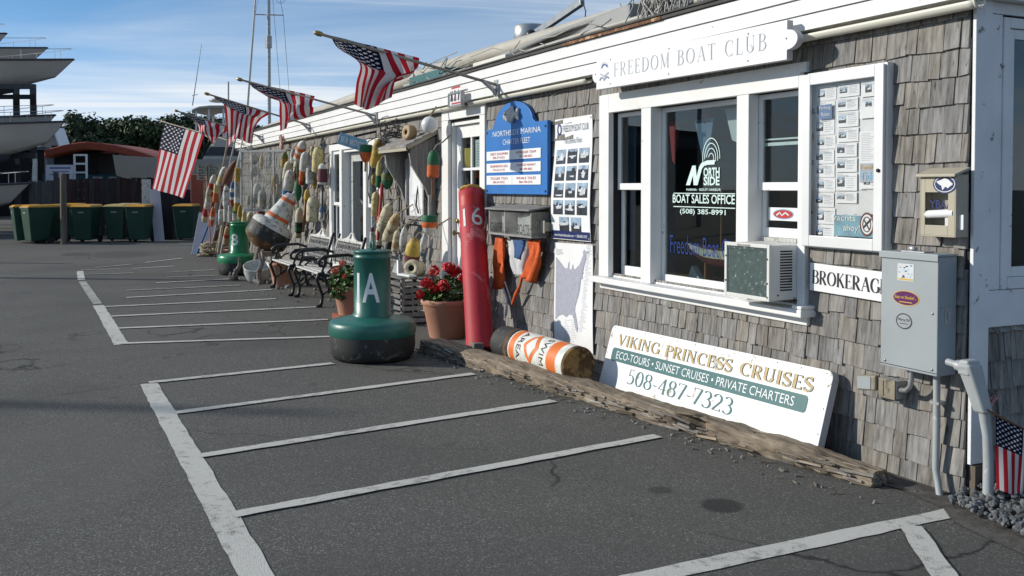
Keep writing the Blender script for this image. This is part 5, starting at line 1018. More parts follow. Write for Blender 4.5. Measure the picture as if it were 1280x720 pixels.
P1 = V((-4.93, -1.42, 0)); toC = (CAM-P1); toC.z = 0; toC.normalize(); lf = Matrix.Rotation(math.radians(-15), 3, 'Z') @ toC
can_buoy('can_buoy', 'green can buoy numbered 1A with a black rubber base on the asphalt', P1, .378, .945, 'buoy_green_dark', 'black_rubber', '1A', lf)
P2 = V((-13.75, -1.05, 0)); toC = (CAM-P2); toC.z = 0; toC.normalize(); lf = Matrix.Rotation(math.radians(-32), 3, 'Z') @ toC
can_buoy('can_buoy', 'bright green can buoy numbered 8 among the hanging floats beyond the benches', P2, .365, .90, 'buoy_green', 'black_rubber', '8', lf, 'letter_cream', (.13, .20))
# tall red pile
b0, b1 = fp(600.5, 437, .42), fp(588.5, 241, .15); b0.z = -.01
r = thing('spar_buoy', 'tall red leaning pile numbered 16 with a rusty yellow top beside the white door', 'buoy', (b0.x, b0.y, 0)); ax = (b1-b0).normalized(); Lp = (b1-b0).length; R = .128
m = MB(); m.lathe([(R*1.02, 0, 0), (R*1.0, .06, 0), (R*.99, Lp-.20, 0), (R*.985, Lp-.195, 1), (R*.985, Lp-.085, 0), (R*.98, Lp-.01, 0), (R*.9, Lp, 0)], b0, ax, 32); m.build('body', ['buoy_red', 'red_band'], r)
m = MB(); pr = [(R*.97, 0), (R*1.0, .012), (R*.95, .03), (R*.6, .052), (.005, .058)]; m.lathe(pr, b1-ax*.004, ax, 24); o = m.build('cap', 'sand_top', r)
for v in o.data.vertices: v.co += V((mnoise.noise(v.co*30), mnoise.noise(v.co*31+V((4, 0, 0))), mnoise.noise(v.co*29+V((0, 7, 0)))))*.016
toC = (CAM-b1); toC = (toC-ax*toC.dot(ax)).normalized(); lf = Matrix.Rotation(math.radians(2), 3, ax) @ toC
m = MB(); wrap_text(m, '16', b0+ax*(Lp-.44), ax, lf, R, .20, .20, 0, .0); m.build('lettering', 'letter_cream', r)
m = MB(); lf2 = Matrix.Rotation(math.radians(72), 3, ax) @ lf; wrap_text(m, 'A', b0+ax*(Lp-.47), ax, lf2, R, .12, .10); m.build('lettering', 'letter_cream', r, label='small worn letter on the side')
m = MB(); m.obox(b0+V((.06, -.06, .05)), (.05, 0, 0), (0, .05, 0), (0, 0, .05)); tag(m.build('paving_block', 'stone_pale', None, bevel=.01), 'pale stone block wedged at the foot of the red pile', 'stone')
# flower pots ------------------------------------------------------
def pot(m, P, R_, H_): m.lathe([(R_*.68, 0), (R_*.70, .01), (R_*.90, H_*.70), (R_*.94, H_*.72), (R_*.95, H_*.84), (R_*1.0, H_*.86), (R_*1.04, H_*.92), (R_*1.03, H_*.99), (R_*.97, H_), (R_*.90, H_*.97), (R_*.88, H_*.88)], P, n=36)
def leaf_cluster(m, P, n, spread, h, size, mi=0, rr=random):
    for _ in range(n):
        a = rr.uniform(0, 6.283); rad = spread*math.sqrt(rr.random()); c = V((P[0]+math.cos(a)*rad, P[1]+math.sin(a)*rad, P[2]+h*rr.random()*(1.1-.6*rad/spread)))
        nn = V((rr.gauss(0, .6), rr.gauss(0, .6), .8)).normalized(); u = nn.cross(V((rr.random()-.5, rr.random()-.5, .1))).normalized(); w = nn.cross(u); s_ = size*rr.uniform(.6, 1.2)
        k = 7; m.add([c+nn*s_*.12]+[c+(u*math.cos(2*math.pi*i/k)+w*math.sin(2*math.pi*i/k))*s_*(.85+.2*(i % 2))+nn*s_*.25*(i % 2) for i in range(k)], [(0, 1+i, 1+(i+1) % k) for i in range(k)], mi)
def geranium(name, label, P, R_, H_, spots, petal, nleaf=260, spread=.30, hgt=.26, trail=None):
    P = V(P); r = thing(name, label, 'flower pot', P); m = MB(); pot(m, P, R_, H_); m.build('pot', 'terracotta', r); m = MB(); m.lathe([(R_*.9, 0), (.001, .012)], P+Z1*(H_*.90), n=24); m.build('soil', 'soil', r)
    rr = random.Random(int(R_*1000)); m = MB(); leaf_cluster(m, P+Z1*(H_-.03), nleaf, spread, hgt, .036, 0, rr)
    if trail:
        for t in trail: leaf_cluster(m, P+V(t), 60, .10, .14, .032, 0, rr)
    m.build('foliage', 'leaf_green', r, recalc=False); fo = MB()
    for dx, dy, dz, s_ in spots:
        c = P+V((dx, dy, dz)); m = MB(); b_ = P+V((dx*.5, dy*.5, H_)); fo.tube([b_, (b_+c)/2+V((.01, 0, .02)), c], .004, 5)
        for _ in range(26):
            o_ = V((rr.gauss(0, 1), rr.gauss(0, 1), rr.gauss(0, .8))).normalized(); q_ = c+o_*s_*rr.uniform(.55, 1); u = o_.cross(V((rr.random(), rr.random(), rr.random()))).normalized(); w = o_.cross(u)
            for i in range(5): a = 2*math.pi*i/5; p_ = q_+(u*math.cos(a)+w*math.sin(a))*s_*.28; z_ = s_*.26; m.add([q_, p_+(u*math.cos(a+1.1)+w*math.sin(a+1.1))*z_+o_*.004, p_+(u*math.cos(a)+w*math.sin(a))*z_*.8+o_*.008, p_+(u*math.cos(a-1.1)+w*math.sin(a-1.1))*z_+o_*.004], [(0, 1, 2, 3)])
        m.build('flower', petal, r, recalc=False)
    fo.build('stems', 'leaf_green', r); return r
rC = FH.cross(ZZ)
PA = gp(559, 421); R3 = V((RT.x, RT.y, 0))
def sp3(*l): return [(R3.x*a-FH.x*b, R3.y*a-FH.y*b, z, s_) for a, b, z, s_ in l]
geranium('flower_pot', 'large terracotta pot of bright red geraniums beside the red pile', PA, .255, .385, sp3((-.13, .05, .66, .055), (-.20, .1, .55, .06), (-.26, .12, .44, .045), (.02, .05, .70, .065), (.07, 0, .66, .06), (.14, .0, .68, .05), (-.02, .18, .53, .06), (-.12, .15, .50, .045), (.16, .1, .60, .04), (.20, .0, .56, .035)), 'geranium', 300, .25, .28)
PB = V((-7.35, -.92, .065))
geranium('flower_pot', 'smaller terracotta pot of mixed pink and red flowers standing on a brick', PB, .20, .33, sp3((-.16, .05, .50, .045), (-.09, .0, .58, .035), (.06, .15, .36, .035), (.12, .15, .31, .03), (-.05, .1, .44, .03), (.18, 0, .55, .03)), 'geranium_pale', 240, .24, .28, [(.10, -.16, .20), (-.18, -.05, .32)])
m = MB(); m.box(PB.x-.22, PB.x+.30, PB.y-.16, PB.y+.14, 0, .0635); tag(m.build('brick_slab', 'brick', None, bevel=.006), 'flat red brick slab under the smaller flower pot', 'brick')
# cast iron benches -------------------------------------------------
def bench(label):
    r = thing('garden_bench', label, 'bench', (0, 0, 0), 'cast iron benches against the shop front'); Lb = 1.22
    for x in (0, Lb):
        m = MB()
        m.tube([(x, -.52, .02), (x, -.50, .05), (x, -.485, .14), (x, -.525, .26), (x, -.56, .35), (x, -.53, .415), (x, -.46, .43)], [.028, .022, .020, .021, .024, .024, .02], 8)
        m.tube([(x, .02, .02), (x, .0, .06), (x, -.04, .20), (x, -.06, .34), (x, -.05, .44), (x, .0, .62), (x, .075, .86)], [.03, .024, .020, .022, .024, .022, .02], 8); m.tube([(x, -.53, .41), (x, -.3, .375), (x, -.05, .37)], .02, 8)
        m.tube([(x, -.01, .60), (x, -.15, .645), (x, -.32, .64), (x, -.46, .63), (x, -.53, .58), (x, -.52, .52), (x, -.46, .51), (x, -.43, .55)], [.018, .02, .022, .022, .022, .02, .016, .012], 8); m.tube([(x, -.50, .42), (x, -.47, .50), (x, -.44, .62)], .017, 8); m.tube([(x, -.40, .20), (x, -.28, .30), (x, -.16, .20), (x, -.05, .24)], .014, 6); m.tube([(x, -.50, .14), (x, -.42, .20), (x, -.40, .30), (x, -.46, .36)], .013, 6)
        m.tube([(x, -.07, .44), (x, -.20, .52), (x, -.34, .50), (x, -.42, .43)], .013, 6)
        for y in (-.53, .02): m.box(x-.03, x+.03, y-.035, y+.035, 0, .028)
        m.build('end_frame', 'black_iron', r)
    m = MB()
    for i in range(5): y = -.535+i*.098; z = .425-.010*i+(.0 if i else -.006); m.obox((Lb/2, y+.04, z), (Lb/2+.01, 0, 0), (0, .043, -.004), (0, 0, .011))
    m.build('seat', 'iron_white', r, bevel=.004)
    back = lambda x, t, l=0: V((x, -.035+.11*t-l, .47+.40*t))
    m = MB(); m.bar(back(.03, 0), back(Lb-.03, 0), .03, .03); m.bar(back(.03, .78), back(Lb-.03, .78), .03, .03); m.bar(back(.03, 0), back(.03, .78), .03, .03); m.bar(back(Lb-.03, 0), back(Lb-.03, .78), .03, .03)
    cr = [];
    for i in range(25):
        u = i/24; x = .03+(Lb-.06)*u; cr.append((x, .80+.10*math.exp(-((u-.5)/.24)**2)+.18*math.exp(-((u-.5)/.10)**2)))
    for i in range(24):
        for (xa, ta), (xb, tb) in ((cr[i], cr[i+1]),):
            uu = (i+.5)/24; hole = abs(uu-.5) < .055
            lo = .80
            if hole: m.hexa([back(xa, ta-.05, .012), back(xb, tb-.05, .012), back(xb, tb-.05, -.008), back(xa, ta-.05, -.008), back(xa, ta, .012), back(xb, tb, .012), back(xb, tb, -.008), back(xa, ta, -.008)]); m.hexa([back(xa, lo, .012), back(xb, lo, .012), back(xb, lo, -.008), back(xa, lo, -.008), back(xa, .85, .012), back(xb, .85, .012), back(xb, .85, -.008), back(xa, .85, -.008)])
            else: m.hexa([back(xa, lo, .012), back(xb, lo, .012), back(xb, lo, -.008), back(xa, lo, -.008), back(xa, ta, .012), back(xb, tb, .012), back(xb, tb, -.008), back(xa, ta, -.008)])
    m.build('back_rail', 'iron_white', r, bevel=.003)
    m = MB(); rr = random.Random(2)
    for i in range(15):
        x = .09+i*(Lb-.18)/14
        m.tube([back(x, .02), back(x+.03, .20), back(x-.03, .40), back(x+.03, .60), back(x, .77)], .011, 5)
        if i < 14: m.tube([back(x+.036+.03*math.cos(a), .40+.09*math.sin(a), .006) for a in [k*.785 for k in range(9)]], .009, 5)
        m.tube([back(x-.02, .10, .003), back(x+.04, .16, .003), back(x+.06, .10, .003)], .008, 5); m.tube([back(x-.02, .68, .003), back(x+.04, .62, .003), back(x+.06, .68, .003)], .008, 5)
    m.build('back_panel', 'iron_grey', r); return r
b1_ = bench('black and white cast iron bench farther from the green 1A buoy')
b2_ = copy_tree(b1_); b2_['label'] = 'black and white cast iron bench partly hidden behind the green 1A buoy'
b1_.location = (-11.25, -.47, 0); b2_.location = (-9.85, -.43, 0)
m = MB(); m.lathe([(.12, 0, 0), (.125, .10, 0), (.06, .16, 0), (.001, .17, 0)], (-10.75, -.62, .36+.075), n=20); 
m = MB(); m.obox((-10.55, -.65, .475), (.14, .0, .0), (0, .10, 0), (0, 0, .03)); tag(m.build('folded_cloth', 'black_slot', None, bevel=.02), 'dark folded cloth lying on the farther bench', 'cloth')
# the tilted nun buoy -----------------------------------------------
nb = fp(333, 299, .75); nt2 = fp(366, 243, .62); ax = (nt2-nb).normalized(); 
ax = (RT*.50+FH*.12+ZZ*.86).normalized(); nb = fp(331, 300, .80)
r = thing('bell_buoy', 'tilted black and white buoy with orange stripes propped beside the benches', 'buoy', (nb.x, nb.y, .3)); R = .36
m = MB(); m.lathe([(.10, -.16, 0), (R*.72, -.10, 0), (R*.93, -.03, 0), (R*.99, .0, 1), (R*1.0, .03, 1), (R, .22, 1)], nb, ax, 40); m.build('float_base', ['rust_brown', 'black_rubber'], r)
m = MB(); m.lathe([(R*1.0, .221, 0), (R*.99, .27, 0), (R*.93, .31, 0), (R*.75, .335, 0), (R*.70, .34, 0)], nb, ax, 40); m.build('float_top', 'fw', r)
m = MB(); m.lathe([(R*.60, .335, 0), (R*.56, .40, 1), (R*.52, .46, 0), (R*.36, .72, 1), (R*.33, .78, 0), (R*.24, .86, 0), (.01, .88, 0)], nb, ax, 32); m.build('cone', ['fw', 'forange'], r)
m = MB(); m.tube([nb+ax*.88, nb+ax*.93+V((.02, 0, 0)), nb+ax*.90+V((.05, 0, 0))], .012, 6); m.build('lifting_eye', 'fw', r)
m = MB()
for a in ((-.22, -.12), (.24, -.2), (.05, .25)): m.tube([(nb.x+a[0]*.6, nb.y+a[1]*.6, .52), (nb.x+a[0], nb.y+a[1], .26), (nb.x+a[0]*1.3, nb.y+a[1]*1.3, 0)], [.035, .045, .05], 8)
m.tube([(nb.x-.3, nb.y-.2, .20), (nb.x+.3, nb.y-.1, .28)], .04, 8); m.box(nb.x-.05, nb.x+.35, nb.y-.12, nb.y+.16, .38, .46); tag(m.build('log_stand', 'driftwood', None), 'rough driftwood stand under the tilted black and white buoy', 'stand')
# pots and driftwood by the bench
pe = gp(322, 352); m = MB(); axp = V((.35, -.1, .93)).normalized(); m.lathe([(.10, -.01), (.17, .03), (.205, .13), (.21, .24), (.215, .25), (.20, .25), (.185, .14)], pe+Z1*.03, axp, 28); tag(m.build('enamel_pot', 'enamel', None), 'white enamel pot tipped over among driftwood', 'pot')
for i, (x, y, l, a, lab) in enumerate(((-12.62, -1.30, .5, .9, 'dark driftwood root leaning left of the white enamel pot'), (-12.25, -.98, .55, 1.25, 'driftwood branch standing behind the white enamel pot'), (-11.85, -1.05, .5, 1.9, 'bent driftwood branch right of the white enamel pot'))):
    m = MB(); dx, dz = math.cos(a)*l, math.sin(a)*l; m.tube([(x-.04, y, .02), (x+dx*.3+.03, y-.04, dz*.3), (x+dx*.6-.02, y+.03, dz*.65), (x+dx, y, dz)], [.05, .04, .03, .015], 7); m.tube([(x+dx*.4, y-.02, dz*.4), (x+dx*.4+.14, y-.06, dz*.5), (x+dx*.4+.2, y-.08, dz*.44)], [.03, .02, .01], 6); m.tube([(x, y, .03), (x-.14, y-.08, .05), (x-.22, y-.05, .12)], [.045, .03, .012], 6); tag(m.build('driftwood_branch', 'driftwood', None), lab, 'driftwood')
pt = V((-11.45, -.80, 0)); r = thing('flower_pot', 'empty terracotta pot half hidden behind the farther bench leg', 'flower pot', pt); m = MB(); pot(m, pt, .21, .36); m.build('pot', 'terracotta', r); m = MB(); m.lathe([(.19, 0), (.001, .012)], pt+Z1*.32, n=24); m.build('soil', 'soil', r)
sp_ = [(random.uniform(-12.4, -9.0), random.uniform(-1.15, -.3), random.uniform(.015, .045), 0) for _ in range(34)]
struct(pebbles('shell_debris', sp_, 'stone_pale'), 'stuff')
# slatted crate ----------------------------------------------------
cx0, cx1, cy0, cy1, ch = -7.42, -6.66, -.56, -.12, .50
r = thing('slatted_crate', 'grey wooden slatted lobster crate standing behind the red geraniums', 'crate', ((cx0+cx1)/2, (cy0+cy1)/2, 0)); m = MB()
for i in range(7):
    z = .03+i*.066; j = lambda: random.uniform(-.003, .003)
    m.box(cx0, cx1, cy0-.012+j(), cy0+.006, z, z+.042); m.box(cx0, cx1, cy1-.006, cy1+.012, z, z+.042); m.box(cx1-.006, cx1+.012+j(), cy0+.008, cy1-.008, z, z+.042); m.box(cx0-.012, cx0+.006, cy0+.008, cy1-.008, z, z+.042)
m.build('slats', 'crate_wood', r, bevel=.002); m = MB()
for x in (cx0+.008, cx1-.048):
    for y in (cy0+.008, cy1-.048): m.box(x, x+.04, y, y+.04, 0, ch)
m.build('posts', 'crate_wood', r); m = MB()
for i in range(5): y = cy0-.01+i*.095; m.box(cx0-.01, cx1+.012, y, y+.078, ch+.001, ch+.018)
m.build('lid', 'crate_wood', r, bevel=.002)
m = MB(); m.hexa([(-7.33, -.45, .52), (-7.10, -.45, .52), (-7.10, -.35, .52), (-7.33, -.35, .52), (-7.22, -.42, .68), (-7.18, -.42, .66), (-7.18, -.38, .66), (-7.22, -.38, .68)]); tag(m.build('metal_wedge', 'galvanised', None, bevel=.01), 'bent silver metal wedge on top of the slatted crate', 'scrap metal')
m = MB(); m.obox((-6.80, -.45, .535), (.15, .02, 0), (-.02, .05, 0), (0, 0, .012)); tag(m.build('plastic_disc', 'globe_white', None, bevel=.008), 'flat white plastic lid on the right end of the slatted crate', 'lid')
# shrine like notice board with its little roof ---------------------
kx0, kx1 = -7.98, -7.08
r = thing('wooden_notice_board', 'grey wooden notice board with a little shingled roof and scrolled side brackets', 'notice board', ((kx0+kx1)/2, -.03, 1.05))
m = MB(); m.box(kx0, kx1, -.06, -.024, 1.06, 2.08); m.build('back_board', 'weathered_wood', r); m = MB(); m.box(kx0+.14, kx1-.12, -.10, -.061, 1.12, 1.16); m.box(kx0+.14, kx1-.12, -.10, -.061, 1.80, 1.84); m.box(kx0+.14, kx0+.18, -.10, -.061, 1.16, 1.80); m.box(kx1-.16, kx1-.12, -.10, -.061, 1.16, 1.80); m.build('frame', 'weathered_board', r, bevel=.002)
m = MB(); m.box(kx0+.18, kx1-.16, -.068, -.062, 1.16, 1.80); pn = m.build('backing', 'paper_grey', r)
m = MB()
for i, (a, b, c_, d_) in enumerate(((.30, 1.40, .62, 1.72), (.45, 1.22, .75, 1.50), (.66, 1.45, .92, 1.68), (.24, 1.20, .42, 1.36))): m.quad((kx0+a, -.071-.001*i, b), (kx0+c_, -.071-.001*i, b+.04), (kx0+c_-.03, -.071-.001*i, d_), (kx0+a+.03, -.071-.001*i, d_-.03))
m.build('papers', 'paper', r)
side = [(-.02, 0), (-.07, .02), (-.10, .12), (-.12, .30), (-.20, .46), (-.34, .60), (-.45, .72), (-.48, .84), (-.46, .92), (-.02, 1.05)]
for x in (kx0-.005, kx1-.035):
    m = MB(); m.prism([(-a, b) for a, b in side], (x+.04, 0, 1.03), (0, -.68, 0), (0, 0, 1), .04); m.build('side_bracket', 'weathered_wood', r, bevel=.003)
rf = MB(); a0_, a1_ = V((kx0-.04, -.38, 1.945)), V((kx0-.04, -.0, 2.14)); wd = kx1-kx0+.12
for k_ in range(4):
    t0, t1 = k_*.25, k_*.25+.30; u = 0
    while u < wd-.02:
        w_ = min(random.uniform(.08, .16), wd-u); p0 = a0_.lerp(a1_, t0); p1 = a0_.lerp(a1_, min(t1, 1)); l0, l1 = .030, .014
        rf.hexa([p0+X1*(u+.002), p0+X1*(u+w_-.002), p1+X1*(u+w_-.002), p1+X1*(u+.002), p0+X1*(u+.002)+Z1*l0, p0+X1*(u+w_-.002)+Z1*l0, p1+X1*(u+w_-.002)+Z1*l1, p1+X1*(u+.002)+Z1*l1]); u += w_
rf.build('roof', 'weathered_wood', r)
m = MB(); m.bar(a0_+V((0, .01, -.02)), a0_+V((wd, .01, -.02)), .02, .035); m.bar(a0_+V((wd-.01, 0, -.012)), a1_+V((wd-.01, 0, -.012)), .02, .04); m.bar(a0_+V((.01, 0, -.012)), a1_+V((.01, 0, -.012)), .02, .04); m.build('eave_trim', 'plastic_tan', r)
# globe float, cork ring, wire tangle under the eave
gc = fp(537, 156, .22); r = thing('globe_float', 'round white globe hanging under the gutter beside the white door', 'float', gc); m = MB(); m.ball(gc, .092, 0, 24, 14); m.build('globe', 'globe_white', r); m = MB(); m.tube([gc+Z1*.09, gc+V((0, .08, .2))], .012); m.build('hanger', 'rope', r)
dc_ = fp(512, 166, .22); m = MB(); fdir = V((.25, -1, .1)).normalized(); m.lathe([(.022, .03, 1), (.028, .05, 0), (.076, .055, 0), (.09, .035, 0), (.09, -.035, 0), (.078, -.05, 0), (.03, -.05, 0)], dc_, fdir, 26); m.lathe([(.022, .032, 1), (.001, .03, 1)], dc_, fdir, 16); tag(m.build('cork_float', ['ftan', 'rust_brown'], None), 'round tan cork disc resting on the little shingled roof', 'float')
m = MB(); rr = random.Random(8)
for i in range(26):
    c_ = fp(rr.uniform(483, 503), rr.uniform(157, 182), .12); a = rr.uniform(0, 6.28); R_ = rr.uniform(.08, .2); nn = V((rr.uniform(-1, 1), rr.uniform(-.4, .4), rr.uniform(-1, 1))).normalized(); u = nn.orthogonal().normalized(); w = nn.cross(u)
    m.tube([c_+(u*math.cos(a+k*.5)+w*math.sin(a+k*.5))*R_ for k in range(rr.randint(5, 11))], .006, 4)
tag(m.build('wire_tangle', 'wire_dark', None), 'dark tangle of old wire hanging under the gutter left of the cork disc', 'wire')
# ================================================================== floats hung on the shingles
SHP = dict(bullet=[(.80, 0), (.97, .03), (1, .07), (1, .60), (.93, .75), (.74, .89), (.42, .97), (.06, 1)], spindle=[(.12, 0), (.5, .08), (.82, .25), (.98, .42), (1, .52), (.93, .68), (.68, .86), (.35, .96), (.06, 1)],
           pot=[(.08, 0), (.42, .07), (.76, .24), (.97, .46), (1, .55), (1, .90), (.90, 1)], cyl=[(.88, 0), (1, .03), (1, .97), (.88, 1)], long=[(.75, 0), (1, .06), (1, .75), (.80, .92), (.35, 1)], egg=[(.25, 0), (.65, .10), (.94, .32), (1, .48), (.9, .70), (.62, .88), (.25, .98), (.05, 1)])
NAIL = 'painted floats hung on the shop wall'
def lathe_bands(m, prof, P, ax, R_, Ln, bands, n=18):
    """bands: [(start fraction measured from the top, material index)]"""
    hs = sorted(set([h for _, h in prof]+[1-b for b, _ in bands if 0 < b < 1]))
    def rad(h):
        for (r0, h0), (r1, h1) in zip(prof, prof[1:]):
            if h0 <= h <= h1: return r0+(r1-r0)*(h-h0)/max(1e-6, h1-h0)
        return prof[-1][0]
    def mi(h):
        k = bands[0][1]
        for b, i in bands:
            if 1-h >= b-1e-6: k = i
        return k
    m.lathe([(rad(h)*R_, h*Ln, mi((h+h2)/2)) for h, h2 in zip(hs, hs[1:]+[1.0])], P, ax, n)
def buoy(label, top, bot, wpx, shape, bands, out=.15, stick=None, rope=.16, group=NAIL):
    T_, B_ = fp(*top, out), fp(*bot, out); dep = (B_-CAM).dot(FH); R_ = wpx/2*dep/F; ax = (T_-B_); Ln = ax.length; ax.normalize(); r = thing('lobster_buoy', label, 'buoy', B_, group)
    ms = []; bb = []
    for b, mname in bands:
        if mname not in ms: ms.append(mname)
        bb.append((b, ms.index(mname)))
    m = MB(); lathe_bands(m, SHP[shape], B_, ax, R_, Ln, bb); m.build('float', ms, r)
    if stick: a, b, sm_ = stick; m = MB(); m.tube([B_+ax*(-b*Ln), B_-ax*.0], R_*.20, 7) if b else None; (m.tube([T_-ax*.01, T_+ax*(a*Ln)], R_*.20, 7) if a else None); m.build('stick', sm_, r)
    if rope: m = MB(); nail = V((T_.x+.02, -.012, T_.z+rope)); m.tube([T_-ax*.01, T_+ax*.03+V((.01, .03, .02)), (T_+nail)/2+V((.012, 0, 0)), nail], .008, 5); m.build('rope', 'rope', r)
    return r
# between the old window and the glazed entry
buoy('white float with two orange bands topmost in the row left of the entry', (379, 177), (372.5, 199), 12, 'bullet', [(0, 'fw'), (.25, 'forange'), (.42, 'fw'), (.58, 'forange'), (.78, 'fw')], stick=(0, 1.5, 'pole_wood'))
buoy('olive yellow float hung high at the right edge of the old window', (356, 190), (355, 209), 8.5, 'bullet', [(0, 'folive'), (.4, 'fmustard')])
buoy('cream float hung right of the old window below the olive one', (361, 202), (357.5, 223), 10, 'bullet', [(0, 'fcream')])
buoy('long white float with a blue band above the tilted buoy', (363, 213), (358.5, 246), 12.5, 'long', [(0, 'fw'), (.68, 'fblue'), (.88, 'fw')], .25)
buoy('plain white bullet float left of the big yellow float', (381.5, 190), (379.5, 213.5), 11, 'bullet', [(0, 'fw')], .18)
buoy('dark green spindle float hung above the bench back', (372, 226), (372.5, 252), 10, 'spindle', [(0, 'fgreen')], stick=(.8, .5, 'fgreen'))
buoy('small orange red float beside the green spindle float', (377.5, 214), (376.5, 231), 6.5, 'cyl', [(0, 'forange'), (.7, 'fred')], .10)
buoy('greyish white float under the small slim white float', (388, 205), (387.5, 230), 10.5, 'bullet', [(0, 'fgrey'), (.8, 'fw')], .16)
buoy('slim pale float tucked left of the big yellow float', (390.5, 182), (389.5, 206), 5.5, 'long', [(0, 'fcream'), (.5, 'fgrey')], .08)
buoy('big plain yellow float hung highest on the bare shingles', (398, 183), (396.5, 215), 14, 'bullet', [(0, 'fpale')], .17)
buoy('white float with a maroon face right of the big yellow float', (403.2, 204), (403, 230.5), 12, 'bullet', [(0, 'fw'), (.26, 'fmaroon'), (.9, 'fw')], .15, stick=(0, 1.6, 'wire_dark'))
buoy('fat cream float low on the shingles above the bench', (391.8, 245), (391, 277), 16.5, 'bullet', [(0, 'fcream')], .17)
buoy('small cream float with a black foot behind the bench back', (374.5, 260), (373, 291), 9.5, 'long', [(0, 'fcream'), (.55, 'fblack'), (.75, 'fgreen'), (.9, 'fblack')], .14)
buoy('pale small float behind the top of the farther bench back', (373, 284), (372.5, 297), 8.5, 'cyl', [(0, 'fcream')], .12)
buoy('grey float high under the gutter right of the olive one', (367, 186), (366.5, 204), 8, 'bullet', [(0, 'fgrey'), (.6, 'fw')], .10)
buoy('cream and red float half hidden behind the orange banded one', (371.5, 200), (370, 222), 8, 'long', [(0, 'fcream'), (.7, 'fred')], .09)
buoy('yellow float low beside the cone of the tilted buoy', (384, 236), (383.5, 257), 8, 'egg', [(0, 'fyellow'), (.6, 'fmustard')], .10)
buoy('small white float under the maroon faced one', (404.5, 237), (404.3, 254), 7, 'bullet', [(0, 'fw'), (.7, 'fgrey')], .10, rope=.05)
buoy('pale blue float right of the fat cream one above the bench', (402.5, 258), (402, 276), 7.5, 'long', [(0, 'fblue'), (.4, 'fw')], .10)
buoy('orange float low left of the fat cream one', (382.5, 262), (382, 281), 7.5, 'egg', [(0, 'forange'), (.6, 'fcream')], .12)
buoy('slim mustard float behind the grey white ones', (393.5, 217), (393, 238), 6, 'spindle', [(0, 'fmustard')], .08)
buoy('plain grey float at the right edge of the shingles by the entry', (408, 214), (407.7, 232), 6, 'bullet', [(0, 'fgrey')], .08)
# around and inside the old hanging window
buoy('mustard float hanging inside the right of the old window', (345, 217), (342.5, 241), 9, 'bullet', [(0, 'fmustard')], .10)
buoy('small tan stub float beside the mustard float', (347.8, 230), (347, 248), 5, 'cyl', [(0, 'ftan')], .10)
buoy('pale round float at the top behind the old window glass', (317.5, 192), (317.5, 206), 10, 'egg', [(0, 'fcream'), (.6, 'fgrey')], .10)
buoy('second pale float under the round one behind the old window glass', (318, 207), (318, 221), 8, 'egg', [(0, 'fgrey'), (.7, 'fpink')], .10)
buoy('thin pale yellow float behind the middle of the old window glass', (327, 193), (326.8, 213), 5.5, 'spindle', [(0, 'fpale')], .10)
buoy('grey white float low behind the old window glass', (322, 229), (320.5, 253), 10, 'bullet', [(0, 'fw'), (.5, 'fgrey')], .12)
buoy('banded white float at the bottom right behind the old window glass', (327.8, 237), (327.5, 260), 10.5, 'bullet', [(0, 'fgrey'), (.3, 'fw'), (.55, 'fcream'), (.75, 'fw')], .16)
buoy('small cream float at the bottom left behind the old window glass', (310.5, 245), (310.5, 256), 4.5, 'cyl', [(0, 'fcream')], .12)
buoy('red topped float just below the old window', (326, 262), (326, 279), 10.5, 'cyl', [(0, 'fred'), (.15, 'fbrown'), (.45, 'fw')], .2)
buoy('cream topped black and white float below the old window', (313.5, 266), (308, 294), 9, 'long', [(0, 'fcream'), (.28, 'fblack'), (.55, 'fw'), (.9, 'fred')], .3)
buoy('red and white float hanging low beside the green 8 buoy', (307.5, 294), (309, 315), 9.5, 'pot', [(0, 'fred'), (.3, 'fw'), (.45, 'fmaroon'), (.9, 'fw')], .35)
# left end of the shop
buoy('long red and white float at the far left end of the wall', (267.5, 219), (255.5, 276), 8.5, 'long', [(0, 'fw'), (.13, 'fred'), (.25, 'fw'), (.30, 'fred'), (.40, 'fw'), (.68, 'fred'), (.85, 'fcream')], .95, rope=0)
buoy('small orange float with a pale yellow top near the left end', (271, 230), (269, 252), 6.5, 'cyl', [(0, 'fpale'), (.45, 'forange')], .95, rope=0)
buoy('white and yellow float leaning high near the left end', (281, 209), (274, 230), 8, 'bullet', [(0, 'fw'), (.4, 'fpale'), (.8, 'fw')], .95, rope=0)
buoy('brown red wedge float leaning under the gutter end', (294, 201), (279, 231), 9, 'spindle', [(0, 'fbrown')], .95, rope=0)
buoy('white cylinder float with a thin black band near the left end', (283, 232), (282.5, 258), 8, 'bullet', [(0, 'fw'), (.22, 'fblack'), (.26, 'fw')], .95, rope=0)
buoy('blue and white banded float with a red foot near the left end', (291, 226), (290, 256), 7, 'egg', [(0, 'fblue'), (.3, 'fw'), (.45, 'fblue'), (.66, 'fw'), (.78, 'fred')], .95, rope=0)
buoy('tall yellow float with a white middle beside the old window', (297, 210), (296, 264), 7, 'cyl', [(0, 'fmustard'), (.32, 'fgrey'), (.66, 'fw'), (.80, 'fmustard')], .95, rope=0)
buoy('slim white float below the white cylinder float', (281.7, 258), (281.7, 277), 4.5, 'cyl', [(0, 'fw')], .95, rope=0)
buoy('slim white float above the green 8 buoy', (287.3, 257), (287, 278), 4.5, 'cyl', [(0, 'fgrey'), (.3, 'fw')], .95, rope=0)
buoy('mustard spindle float right of the slim white ones', (300.3, 256), (299, 279), 6, 'spindle', [(0, 'fmustard')], .95, rope=0)
buoy('white bottle shaped float low among the poles', (276.5, 301), (275, 314), 7, 'long', [(0, 'fw')], .55, rope=.3)
buoy('red spindle float low on a leaning pole at the left end', (261, 274), (254.5, 302), 7, 'spindle', [(0, 'fred')], .7, stick=(.5, .4, 'fblue'), rope=0)
